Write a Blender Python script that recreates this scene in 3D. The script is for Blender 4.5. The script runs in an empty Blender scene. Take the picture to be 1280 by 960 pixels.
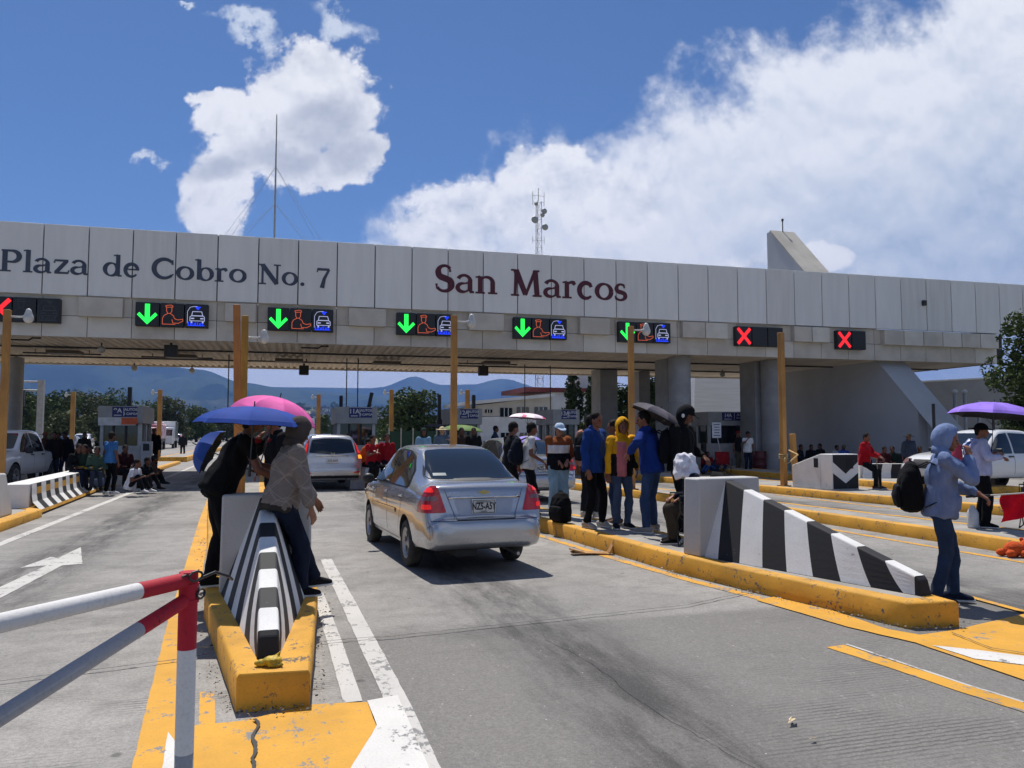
import bpy, bmesh, math, random
from mathutils import Vector, Matrix, Euler, noise
from mathutils.bvhtree import BVHTree
from mathutils.geometry import tessellate_polygon
R = math.radians
random.seed(7)
scene = bpy.context.scene
col = scene.collection

# ------------------------------------------------------------------ camera
F_PX, CAM_H = 980.0, 1.6
YAW, PITCH = R(16.5), math.atan(63/980.0)
cam_d = bpy.data.cameras.new('camera'); cam = bpy.data.objects.new('camera', cam_d); col.objects.link(cam)
cam_d.sensor_width = 36; cam_d.lens = F_PX/1280*36; cam_d.clip_start = 0.05; cam_d.clip_end = 20000
cam.location = (0, 0, CAM_H); cam.rotation_euler = (R(90)+PITCH, 0, -YAW)
scene.camera = cam

# ------------------------------------------------------------------ light
SUN_EL, SUN_AZ = 64.0, -4.0          # azimuth from +Y towards +X
sd = bpy.data.lights.new('sun', 'SUN'); sd.energy = 4.3; sd.angle = R(0.55); sd.color = (1.0, 0.955, 0.89)
sun = bpy.data.objects.new('sun', sd); col.objects.link(sun)
sdir = Vector((math.sin(R(SUN_AZ))*math.cos(R(SUN_EL)), math.cos(R(SUN_AZ))*math.cos(R(SUN_EL)), math.sin(R(SUN_EL))))
sun.rotation_euler = sdir.to_track_quat('Z', 'Y').to_euler()
vs = scene.view_settings
scene.display_settings.display_device = 'sRGB'
vs.view_transform = 'Standard'; vs.look = 'None'; vs.exposure = 0.32; vs.gamma = 1; vs.use_curve_mapping = False
scene.cycles.max_bounces = 6; scene.cycles.diffuse_bounces = 4; scene.cycles.glossy_bounces = 3
scene.cycles.transparent_max_bounces = 8; scene.cycles.volume_bounces = 0
scene.cycles.use_denoising = True
scene.cycles.use_adaptive_sampling = True
scene.cycles.sample_clamp_indirect = 6

class NT:                                   # tiny node helper
    def __init__(s, tree): s.t = tree; s.n = tree.nodes; s.l = tree.links
    def _in(s, sock, v):
        if v is None: return
        if isinstance(v, bpy.types.NodeSocket): s.l.new(v, sock)
        else: sock.default_value = v
    def math(s, op, a, b=None, c=None, clamp=False):
        n = s.n.new('ShaderNodeMath'); n.operation = op; n.use_clamp = clamp
        for i, v in enumerate((a, b, c)): s._in(n.inputs[i], v)
        return n.outputs[0]
    def vmath(s, op, a, b=None, out=0):
        n = s.n.new('ShaderNodeVectorMath'); n.operation = op
        s._in(n.inputs[0], a); s._in(n.inputs[1], b)
        return n.outputs[out]
    def comb(s, x, y, z):
        n = s.n.new('ShaderNodeCombineXYZ')
        for i, v in enumerate((x, y, z)): s._in(n.inputs[i], v)
        return n.outputs[0]
    def sep(s, v):
        n = s.n.new('ShaderNodeSeparateXYZ'); s.l.new(v, n.inputs[0]); return n.outputs
    def noise(s, vec, scale, detail=3, rough=0.5, dist=0.0):
        n = s.n.new('ShaderNodeTexNoise'); s._in(n.inputs['Vector'], vec)
        n.inputs['Scale'].default_value = scale; n.inputs['Detail'].default_value = detail
        n.inputs['Roughness'].default_value = rough; n.inputs['Distortion'].default_value = dist
        return n.outputs[0]
    def ramp(s, f, stops):
        n = s.n.new('ShaderNodeValToRGB'); s._in(n.inputs[0], f)
        e = n.color_ramp.elements
        while len(e) < len(stops): e.new(0.5)
        for el, (p, c) in zip(e, stops):
            el.position = p; el.color = (c if len(c) == 4 else (*c, 1)) if hasattr(c, '__len__') else (c, c, c, 1)
        return n.outputs[0]
    def mix(s, f, a, b, mode='MIX'):
        n = s.n.new('ShaderNodeMix'); n.data_type = 'RGBA'; n.blend_type = mode
        s._in(n.inputs[0], f)
        for i, v in ((6, a), (7, b)):
            if hasattr(v, '__len__') and not isinstance(v, bpy.types.NodeSocket): v = (*v[:3], 1)
            s._in(n.inputs[i], v)
        return n.outputs[2]
    def smooth(s, v, a, b, c=0.0, d=1.0):
        n = s.n.new('ShaderNodeMapRange'); n.interpolation_type = 'SMOOTHSTEP'
        s._in(n.inputs[0], v)
        for i, x in enumerate((a, b, c, d)): n.inputs[i+1].default_value = x
        return n.outputs[0]

# ------------------------------------------------------------------ sky with clouds (by direction in the world)
w = bpy.data.worlds.new('World'); scene.world = w; w.use_nodes = True
T = NT(w.node_tree); T.n.clear()
out = T.n.new('ShaderNodeOutputWorld'); bg = T.n.new('ShaderNodeBackground'); T.l.new(bg.outputs[0], out.inputs[0])
sky = T.n.new('ShaderNodeTexSky'); sky.sky_type = 'NISHITA'; sky.sun_disc = False
sky.sun_elevation = R(SUN_EL); sky.sun_rotation = R(SUN_AZ); sky.altitude = 2200; sky.air_density = 1.0; sky.dust_density = 0.5; sky.ozone_density = 2.5
bg.inputs[1].default_value = 0.12
tc = T.n.new('ShaderNodeTexCoord').outputs['Generated']
FH = Vector((math.sin(YAW), math.cos(YAW), 0)); RH_ = Vector((math.cos(YAW), -math.sin(YAW), 0))
df = T.vmath('DOT_PRODUCT', tc, tuple(FH), 1); dr = T.vmath('DOT_PRODUCT', tc, tuple(RH_), 1)
dz = T.sep(tc)[2]
dfm = T.math('MAXIMUM', df, 0.05)
u = T.math('DIVIDE', dr, dfm); v = T.math('DIVIDE', dz, dfm)
p = T.comb(u, v, 0.0)
def UV(px, py):                             # a sky direction as (sideways, up) slopes
    fw = Vector((0, math.cos(PITCH), math.sin(PITCH))); upv = Vector((0, -math.sin(PITCH), math.cos(PITCH)))
    d = fw + Vector((1, 0, 0))*((px-640)/F_PX) - upv*((py-480)/F_PX)
    return d.x/d.y, d.z/d.y
nbig = T.noise(p, 4.5, 8, 0.60); nmid = T.noise(p, 12.0, 7, 0.62); nfine = T.noise(p, 34.0, 5, 0.6)
w1 = T.n.new('ShaderNodeTexNoise'); T.l.new(p, w1.inputs['Vector']); w1.inputs['Scale'].default_value = 9; w1.inputs['Detail'].default_value = 9; w1.inputs['Roughness'].default_value = 0.62
wc = T.sep(w1.outputs['Color']); uw = T.math('ADD', u, T.math('MULTIPLY', T.math('SUBTRACT', wc[0], 0.5), 0.085)); vw = T.math('ADD', v, T.math('MULTIPLY', T.math('SUBTRACT', wc[1], 0.5), 0.085))
def fld(blobs, base=None, amp=1.0):
    f = base; u_, v_ = (uw, vw) if amp == 1 else (T.math('ADD', u, T.math('MULTIPLY', T.math('SUBTRACT', wc[0], 0.5), 0.085*amp)), T.math('ADD', v, T.math('MULTIPLY', T.math('SUBTRACT', wc[1], 0.5), 0.085*amp)))
    for (px, py, rx, ry) in blobs:
        cu, cv = UV(px, py)
        a = T.math('MULTIPLY', T.math('SUBTRACT', u_, cu), F_PX/rx)
        b = T.math('MULTIPLY', T.math('SUBTRACT', v_, cv), F_PX/ry)
        d = T.math('SQRT', T.math('ADD', T.math('MULTIPLY', a, a), T.math('MULTIPLY', b, b)))
        g = T.math('SUBTRACT', 1.0, d)
        f = g if f is None else T.math('SMOOTH_MAX', f, g, 0.12)
    return f
cum = fld([(376, 112, 84, 72), (428, 132, 66, 60), (300, 140, 66, 42), (448, 180, 44, 34), (345, 195, 105, 46), (268, 230, 52, 36), (255, 268, 46, 30), (410, 200, 72, 30), (262, 120, 34, 18)])
nd = T.math('ADD', T.math('MULTIPLY', T.math('SUBTRACT', nmid, 0.5), 1.15), T.math('MULTIPLY', T.math('SUBTRACT', nfine, 0.5), 0.55))
cum_d = T.math('ADD', cum, T.math('MULTIPLY', nd, 1.15))
cum_a = T.smooth(cum_d, -0.02, 0.24)
# the big bank: everything below and right of a rising diagonal
line0, line1 = UV(470, 300), UV(1130, 0)
L = Vector((line1[0]-line0[0], line1[1]-line0[1])); Ln = L.length; nx, ny = L.y/Ln, -L.x/Ln
sdist = T.math('ADD', T.math('MULTIPLY', T.math('SUBTRACT', u, line0[0]), nx), T.math('MULTIPLY', T.math('SUBTRACT', v, line0[1]), ny))
al = T.math('ADD', T.math('MULTIPLY', u, L.x/Ln), T.math('MULTIPLY', v, L.y/Ln))
str_p = T.comb(T.math('MULTIPLY', sdist, 2.2), T.math('MULTIPLY', al, 5.0), 3.3)
nstr = T.noise(str_p, 1.6, 7, 0.6, 0.7)
bank = T.math('ADD', T.math('MULTIPLY', sdist, 5.0), T.math('ADD', T.math('MULTIPLY', T.math('SUBTRACT', nbig, 0.5), 1.3), T.math('MULTIPLY', T.math('SUBTRACT', nstr, 0.5), 0.7)))
bank = T.math('ADD', bank, T.math('ADD', T.math('MULTIPLY', T.math('SUBTRACT', nmid, 0.5), 0.9), T.math('MULTIPLY', T.math('SUBTRACT', nfine, 0.5), 0.35)))
bank_soft = T.smooth(bank, -0.20, 0.26)
lump = fld([(600, 262, 90, 52), (655, 225, 58, 44), (700, 215, 52, 34), (560, 290, 70, 34), (1035, 322, 38, 17), (760, 250, 90, 55), (950, 332, 40, 10)])
lump_d = T.math('ADD', lump, nd)
lump_a = T.smooth(lump_d, -0.04, 0.26)
wisp = fld([(312, 44, 44, 17), (418, 26, 36, 22), (205, 184, 15, 13), (240, 30, 12, 8)], None, 2.2)
wisp_a = T.math('MULTIPLY', T.smooth(T.math('ADD', T.math('SUBTRACT', wisp, 0.1), T.math('MULTIPLY', nd, 1.6)), -0.15, 0.75), 0.9)
front = T.smooth(df, 0.15, 0.3)
# far-off clouds everywhere else, low on the horizon and behind the viewer
g_n = T.noise(tc, 2.6, 7, 0.6)
back_a = T.math('MULTIPLY', T.smooth(g_n, 0.50, 0.66), T.math('SUBTRACT', 1.0, front))
low_a = T.math('MULTIPLY', T.math('MULTIPLY', T.smooth(T.noise(T.comb(T.math('MULTIPLY', u, 3.0), T.math('MULTIPLY', v, 14.0), 5.0), 1.0, 6, 0.6), 0.34, 0.58), T.smooth(v, 0.17, 0.06)), 0.8)
# light on the clouds: brighter where the mass thins towards the sun (up)
pu = T.comb(u, T.math('ADD', v, 0.022), 0.0)
nm2 = T.noise(pu, 12.0, 7, 0.62); nb2 = T.noise(pu, 4.5, 8, 0.60)
relief = T.math('ADD', T.math('MULTIPLY', T.math('SUBTRACT', nmid, nm2), 1.6), T.math('MULTIPLY', T.math('SUBTRACT', nbig, nb2), 1.4))
core = T.smooth(fld([(415, 150, 80, 52), (440, 185, 55, 30), (350, 200, 80, 30), (270, 215, 50, 22)]), -0.2, 0.8)
cum_sh = T.math('SUBTRACT', T.math('ADD', 0.93, relief), T.math('MULTIPLY', core, 0.50), clamp=True)
cum_c = T.ramp(cum_sh, [(0.0, (2.9,3.1,3.6)), (0.45, (4.2,4.4,4.8)), (1.0, (6.6,6.6,6.7))])
bn3 = T.noise(p, 2.2, 6, 0.55)
grey = T.math('MULTIPLY', T.smooth(u, 0.12, 0.60), T.smooth(v, 0.52, 0.22))
bank_sh = T.math('SUBTRACT', T.math('ADD', T.math('ADD', 1.0, T.math('MULTIPLY', relief, 0.75)), T.math('MULTIPLY', T.math('SUBTRACT', bn3, 0.5), 1.1)), T.math('MULTIPLY', grey, 0.62), clamp=True)
bank_c = T.ramp(bank_sh, [(0.0, (2.5,3.2,4.3)), (0.5, (4.3,4.8,5.5)), (1.0, (6.4,6.5,6.7))])
lump_sh = T.math('ADD', 0.80, T.math('MULTIPLY', relief, 2.2), clamp=True)
lump_c = T.ramp(lump_sh, [(0.0, (3.6,4.0,4.6)), (0.5, (5.4,5.6,6.0)), (1.0, (6.8,6.8,6.9))])
skc = T.mix(1.0, sky.outputs[0], (0.42, 0.53, 0.64), 'MULTIPLY')
c = T.mix(low_a, skc, (3.1,3.7,4.7))
c = T.mix(T.math('MULTIPLY', bank_soft, 0.97), c, bank_c)
c = T.mix(lump_a, c, lump_c)
c = T.mix(wisp_a, c, (5.0,5.4,6.0))
c = T.mix(cum_a, c, cum_c)
c = T.mix(front, skc, c)
c = T.mix(back_a, c, (5.6,5.8,6.2))
c = T.mix(T.smooth(dz, 0.0, -0.03), c, (1.5, 1.5, 1.5))
T.l.new(c, bg.inputs[0])

# ------------------------------------------------------------------ surveyed points
_fw = Vector((math.sin(YAW)*math.cos(PITCH), math.cos(YAW)*math.cos(PITCH), math.sin(PITCH)))
_rt = Vector((math.cos(YAW), -math.sin(YAW), 0)); _up = _rt.cross(_fw)
def _ray(px, py): return _fw + _rt*((px-640)/F_PX) - _up*((py-480)/F_PX)
def U(px, py, z=0.0):
    d = _ray(px, py); return Vector((0, 0, CAM_H)) + d*((z-CAM_H)/d.z)
def WY(px, py, Y):
    d = _ray(px, py); return Vector((0, 0, CAM_H)) + d*(Y/d.y)

# ------------------------------------------------------------------ materials
MATS = {}
def rgb(h):                                  # sRGB hex -> linear
    c = [int(h[i:i+2], 16)/255 for i in (0, 2, 4)]
    return tuple(x/12.92 if x <= .04045 else ((x+.055)/1.055)**2.4 for x in c)
def mat(name, c1, rough=0.7, c2=None, scale=6.0, bump=0.0, bscale=40.0, metal=0.0, coat=0.0, spec=0.5, emit=None, estr=0.0, lo=0.35, hi=0.65, detail=4, stretch=None, coord='Object', trans=0.0, bdist=0.01):
    if name in MATS: return MATS[name]
    m = bpy.data.materials.new(name); m.use_nodes = True
    N = NT(m.node_tree); b = m.node_tree.nodes['Principled BSDF']
    b.inputs['Roughness'].default_value = rough; b.inputs['Metallic'].default_value = metal
    b.inputs['Specular IOR Level'].default_value = spec; b.inputs['Coat Weight'].default_value = coat
    if trans: b.inputs['Transmission Weight'].default_value = trans
    co = N.n.new('ShaderNodeTexCoord').outputs[coord]
    if stretch: co = N.vmath('MULTIPLY', co, stretch)
    if c2 is None: c2 = tuple(x*0.8 for x in c1)
    f = N.smooth(N.noise(co, scale, detail, 0.6), lo, hi)
    N.l.new(N.mix(f, c1, c2), b.inputs['Base Color'])
    if bump:
        bn = N.n.new('ShaderNodeBump'); bn.inputs['Strength'].default_value = bump; bn.inputs['Distance'].default_value = bdist
        N.l.new(N.noise(co, bscale, 4, 0.6), bn.inputs['Height']); N.l.new(bn.outputs[0], b.inputs['Normal'])
    if emit:
        b.inputs['Emission Color'].default_value = (*emit, 1); b.inputs['Emission Strength'].default_value = estr
    MATS[name] = m; return m

# ------------------------------------------------------------------ mesh builder
class MB:
    def __init__(s): s.v = []; s.f = []; s.m = []; s.cur = 0
    def quad(s, *pts):
        i = len(s.v); s.v += [Vector(q) for q in pts]; s.f.append(tuple(range(i, i+len(pts)))); s.m.append(s.cur); return s
    def box(s, c, size, rot=None):
        hx, hy, hz = size[0]/2, size[1]/2, size[2]/2; M = rot.to_matrix() if isinstance(rot, Euler) else (Matrix.Rotation(rot, 3, 'Z') if rot else Matrix.Identity(3))
        i = len(s.v); c = Vector(c)
        for x, y, z in ((-1,-1,-1),(1,-1,-1),(1,1,-1),(-1,1,-1),(-1,-1,1),(1,-1,1),(1,1,1),(-1,1,1)): s.v.append(c + M @ Vector((x*hx, y*hy, z*hz)))
        for q in ((0,3,2,1),(4,5,6,7),(0,1,5,4),(1,2,6,5),(2,3,7,6),(3,0,4,7)): s.f.append(tuple(i+k for k in q)); s.m.append(s.cur)
        return s
    def hexa(s, b, t):                       # 4 bottom, 4 top points (same order, counter-clockwise from above)
        i = len(s.v); s.v += [Vector(q) for q in b] + [Vector(q) for q in t]
        for q in ((0,3,2,1),(4,5,6,7),(0,1,5,4),(1,2,6,5),(2,3,7,6),(3,0,4,7)): s.f.append(tuple(i+k for k in q)); s.m.append(s.cur)
        return s
    def prism(s, poly, z0, z1):              # poly: xy or xyz list, extruded upward
        n = len(poly); i = len(s.v)
        for z in (z0, z1):
            for q in poly: s.v.append(Vector((q[0], q[1], z)))
        a = sum(poly[k][0]*poly[(k+1) % n][1]-poly[(k+1) % n][0]*poly[k][1] for k in range(n))
        tri = tessellate_polygon([[Vector((q[0], q[1], 0)) for q in poly]])
        for t in tri:
            s.f.append(tuple(i+n+k for k in t)); s.m.append(s.cur); s.f.append(tuple(i+k for k in t[::-1])); s.m.append(s.cur)
        for k in range(n):
            k2 = (k+1) % n; s.f.append((i+k, i+k2, i+n+k2, i+n+k)); s.m.append(s.cur)
        return s
    def loft(s, pts, rad, n=12, xdir=None, caps=True, power=2.0):
        """rings along pts; rad: per point r or (ra, rb); xdir fixes the ra direction"""
        pts = [Vector(q) for q in pts]; m = len(pts); i0 = len(s.v); prev = None
        for k in range(m):
            t = (pts[min(k+1, m-1)]-pts[max(k-1, 0)]).normalized()
            if xdir is not None: a = Vector(xdir)
            elif prev is None: a = Vector((1, 0, 0)) if abs(t.x) < 0.8 else Vector((0, 1, 0))
            else: a = prev
            a = (a - t*a.dot(t)).normalized(); b = t.cross(a); prev = a
            r = rad[k] if isinstance(rad, list) else rad
            ra, rb = r if isinstance(r, (list, tuple)) else (r, r)
            for j in range(n):
                th = 2*math.pi*j/n; ct, st = math.cos(th), math.sin(th)
                if power != 2.0:
                    ct = math.copysign(abs(ct)**(2/power), ct); st = math.copysign(abs(st)**(2/power), st)
                s.v.append(pts[k] + a*ra*ct + b*rb*st)
        for k in range(m-1):
            for j in range(n):
                j2 = (j+1) % n; s.f.append((i0+k*n+j, i0+k*n+j2, i0+(k+1)*n+j2, i0+(k+1)*n+j)); s.m.append(s.cur)
        if caps:
            s.f.append(tuple(i0+j for j in range(n))[::-1]); s.m.append(s.cur)
            s.f.append(tuple(i0+(m-1)*n+j for j in range(n))); s.m.append(s.cur)
        return s
    def tube(s, pts, r, n=8): return s.loft(pts, r, n)
    def ell(s, c, r, n=12, rot=None, keep=None):
        c = Vector(c); i = len(s.v); h = n//2; M = rot.to_matrix() if isinstance(rot, Euler) else (rot if rot is not None else Matrix.Identity(3))
        loc = [Vector((0, 0, -1))]
        for a in range(1, h):
            ph = -math.pi/2+math.pi*a/h
            for j in range(n):
                th = 2*math.pi*j/n; loc.append(Vector((math.cos(ph)*math.cos(th), math.cos(ph)*math.sin(th), math.sin(ph))))
        loc.append(Vector((0, 0, 1)))
        for q in loc: s.v.append(c + M @ Vector((q.x*r[0], q.y*r[1], q.z*r[2])))
        def ad(f):
            if keep and not all(keep(loc[k]) for k in f): return
            s.f.append(tuple(i+k for k in f)); s.m.append(s.cur)
        for j in range(n): ad((0, 1+(j+1) % n, 1+j))
        for a in range(h-2):
            for j in range(n):
                j2 = (j+1) % n; ad((1+a*n+j, 1+a*n+j2, 1+(a+1)*n+j2, 1+(a+1)*n+j))
        b0 = 1+(h-2)*n
        for j in range(n): ad((b0+j, b0+(j+1) % n, len(loc)-1))
        return s
    def cap(s, p0, p1, r0, r1, n=12):        # tapered capsule, closed
        p0, p1 = Vector(p0), Vector(p1); d = (p1-p0); t = d.normalized(); pts = []; rr = []
        for a in (-90, -60, -30, 0): pts.append(p0+t*r0*math.sin(R(a))); rr.append(max(r0*math.cos(R(a)), r0*0.05))
        for a in (0, 30, 60, 90): pts.append(p1+t*r1*math.sin(R(a))); rr.append(max(r1*math.cos(R(a)), r1*0.05))
        if abs((pts[4]-pts[3]).length) < 1e-4: pts.pop(4); rr.pop(4)
        return s.loft(pts, rr, n)
    def lathe(s, prof, c=(0,0,0), axis='Z', n=24, M=None):   # prof: (r, h)
        i0 = len(s.v); c = Vector(c)
        for r, h in prof:
            for j in range(n):
                th = 2*math.pi*j/n; q = Vector((r*math.cos(th), r*math.sin(th), h))
                if axis == 'X': q = Vector((q.z, q.x, q.y))
                elif axis == 'Y': q = Vector((q.x, q.z, q.y))
                s.v.append(c + (M @ q if M else q))
        for k in range(len(prof)-1):
            for j in range(n):
                j2 = (j+1) % n; s.f.append((i0+k*n+j, i0+k*n+j2, i0+(k+1)*n+j2, i0+(k+1)*n+j)); s.m.append(s.cur)
        return s
    def mesh(s, name, mats):
        me = bpy.data.meshes.new(name); me.from_pydata([tuple(q) for q in s.v], [], s.f)
        for m in mats: me.materials.append(m)
        if len(mats) > 1: me.polygons.foreach_set('material_index', s.m)
        me.update(); return me
    def build(s, name, mats, parent=None, smooth=False, bevel=0.0, fixn=True, seg=2, weld=False):
        if not isinstance(mats, (list, tuple)): mats = [mats]
        me = s.mesh(name, mats)
        if fixn or weld:
            bm = bmesh.new(); bm.from_mesh(me)
            if weld: bmesh.ops.remove_doubles(bm, verts=bm.verts, dist=1e-4)
            if fixn: bmesh.ops.recalc_face_normals(bm, faces=bm.faces)
            bm.to_mesh(me); bm.free()
        o = bpy.data.objects.new(name, me); col.objects.link(o)
        if parent: o.parent = parent
        if smooth: me.shade_smooth()
        if bevel:
            b = o.modifiers.new('bevel', 'BEVEL'); b.width = bevel; b.segments = seg; b.limit_method = 'ANGLE'; b.angle_limit = R(35)
            me.shade_smooth(); me.set_sharp_from_angle(angle=R(35)) if hasattr(me, 'set_sharp_from_angle') else None
        return o
def tag(o, label=None, cat=None, group=None, kind=None):
    if label: o['label'] = label
    if cat: o['category'] = cat
    if group: o['group'] = group
    if kind: o['kind'] = kind
    return o
def empty(name, loc, rz=0.0, label=None, cat=None, group=None):
    o = bpy.data.objects.new(name, None); o.empty_display_size = 0.2; col.objects.link(o)
    o.location = loc; o.rotation_euler = (0, 0, rz); return tag(o, label, cat, group)
def copy_tree(o, parent=None):
    c = o.copy(); col.objects.link(c)
    if parent: c.parent = parent
    for ch in list(o.children): copy_tree(ch, c)
    return c
def evaluated(o):
    bpy.context.view_layer.update()
    dg = bpy.context.evaluated_depsgraph_get(); return bpy.data.meshes.new_from_object(o.evaluated_get(dg))
def blob(mb, voxel, name, mats, parent=None, sm=2, fold=0.0, fscale=6.0, seed=0.0, sq=(1, 1, 0.55)):
    """weld overlapping closed shapes into ONE smooth continuous skin"""
    o = mb.build(name, mats, None); md = o.modifiers.new('r', 'REMESH'); md.mode = 'VOXEL'; md.voxel_size = voxel
    if sm: s_ = o.modifiers.new('s', 'SMOOTH'); s_.iterations = sm; s_.factor = 0.5
    me = evaluated(o); o.modifiers.clear(); old = o.data; o.data = me; bpy.data.meshes.remove(old)
    if fold:
        nv = len(me.vertices); co = [0.0]*(3*nv); no = [0.0]*(3*nv); me.vertices.foreach_get('co', co); me.vertices.foreach_get('normal', no)
        for i in range(0, 3*nv, 3):
            q = Vector((co[i]*fscale*sq[0]+seed, co[i+1]*fscale*sq[1], co[i+2]*fscale*sq[2]))
            k = (-abs(noise.noise(q))*1.6+0.35+noise.noise(q*2.3+Vector((5, 1, 3)))*0.4)*fold
            co[i] += no[i]*k; co[i+1] += no[i+1]*k; co[i+2] += no[i+2]*k
        me.vertices.foreach_set('co', co); me.update()
    me.shade_smooth(); o.parent = parent
    return o
def decal(bvh, origin, ua, va, d, poly, name, mt, parent, off=0.004, step=0.06, maxd=6.0, smooth=True):
    """lay a flat outline onto a curved surface: poly in (u, v), projected along d"""
    origin, ua, va, d = Vector(origin), Vector(ua), Vector(va), Vector(d).normalized()
    bm = bmesh.new(); vs_ = [bm.verts.new((a, b, 0)) for a, b in poly]; bm.faces.new(vs_)
    xs = [a for a, b in poly]; ys = [b for a, b in poly]
    for lo, hi, ax in ((min(xs), max(xs), 0), (min(ys), max(ys), 1)):
        k = int((hi-lo)/step)
        for j in range(1, k+1):
            co = [0, 0, 0]; co[ax] = lo+(hi-lo)*j/(k+1); no = [0, 0, 0]; no[ax] = 1
            bmesh.ops.bisect_plane(bm, geom=bm.verts[:]+bm.edges[:]+bm.faces[:], plane_co=co, plane_no=no)
    bad = []
    for q in bm.verts:
        pt = origin + ua*q.co.x + va*q.co.y
        hit, nrm, idx, dist = bvh.ray_cast(pt, d, maxd)
        if hit is None: bad.append(q); continue
        if nrm.dot(d) > 0: nrm = -nrm
        q.co = hit + (nrm*0.5 - d*0.5).normalized()*off
    bmesh.ops.delete(bm, geom=bad, context='VERTS')
    bmesh.ops.recalc_face_normals(bm, faces=bm.faces)
    me = bpy.data.meshes.new(name); bm.to_mesh(me); bm.free(); me.materials.append(mt)
    if smooth: me.shade_smooth()
    for pl in me.polygons:
        pass
    o = bpy.data.objects.new(name, me); col.objects.link(o); o.parent = parent
    if len(me.polygons) and me.polygons[0].normal.dot(d) > 0: me.flip_normals()
    return o
def text_mesh(body, size, name, mt, parent, loc, rot=(R(90), 0, 0), depth=0.004, align='CENTER', sx=1.0, bold=0.0):
    cu = bpy.data.curves.new(name, 'FONT'); cu.body = body; cu.size = size; cu.extrude = depth; cu.align_x = align; cu.align_y = 'CENTER'; cu.offset = bold
    t = bpy.data.objects.new(name, cu); col.objects.link(t); me = evaluated(t); bpy.data.objects.remove(t)
    me.materials.clear(); me.materials.append(mt)
    o = bpy.data.objects.new(name, me); col.objects.link(o); o.parent = parent; o.location = loc; o.rotation_euler = rot; o.scale = (sx, 1, 1)
    return o
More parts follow.
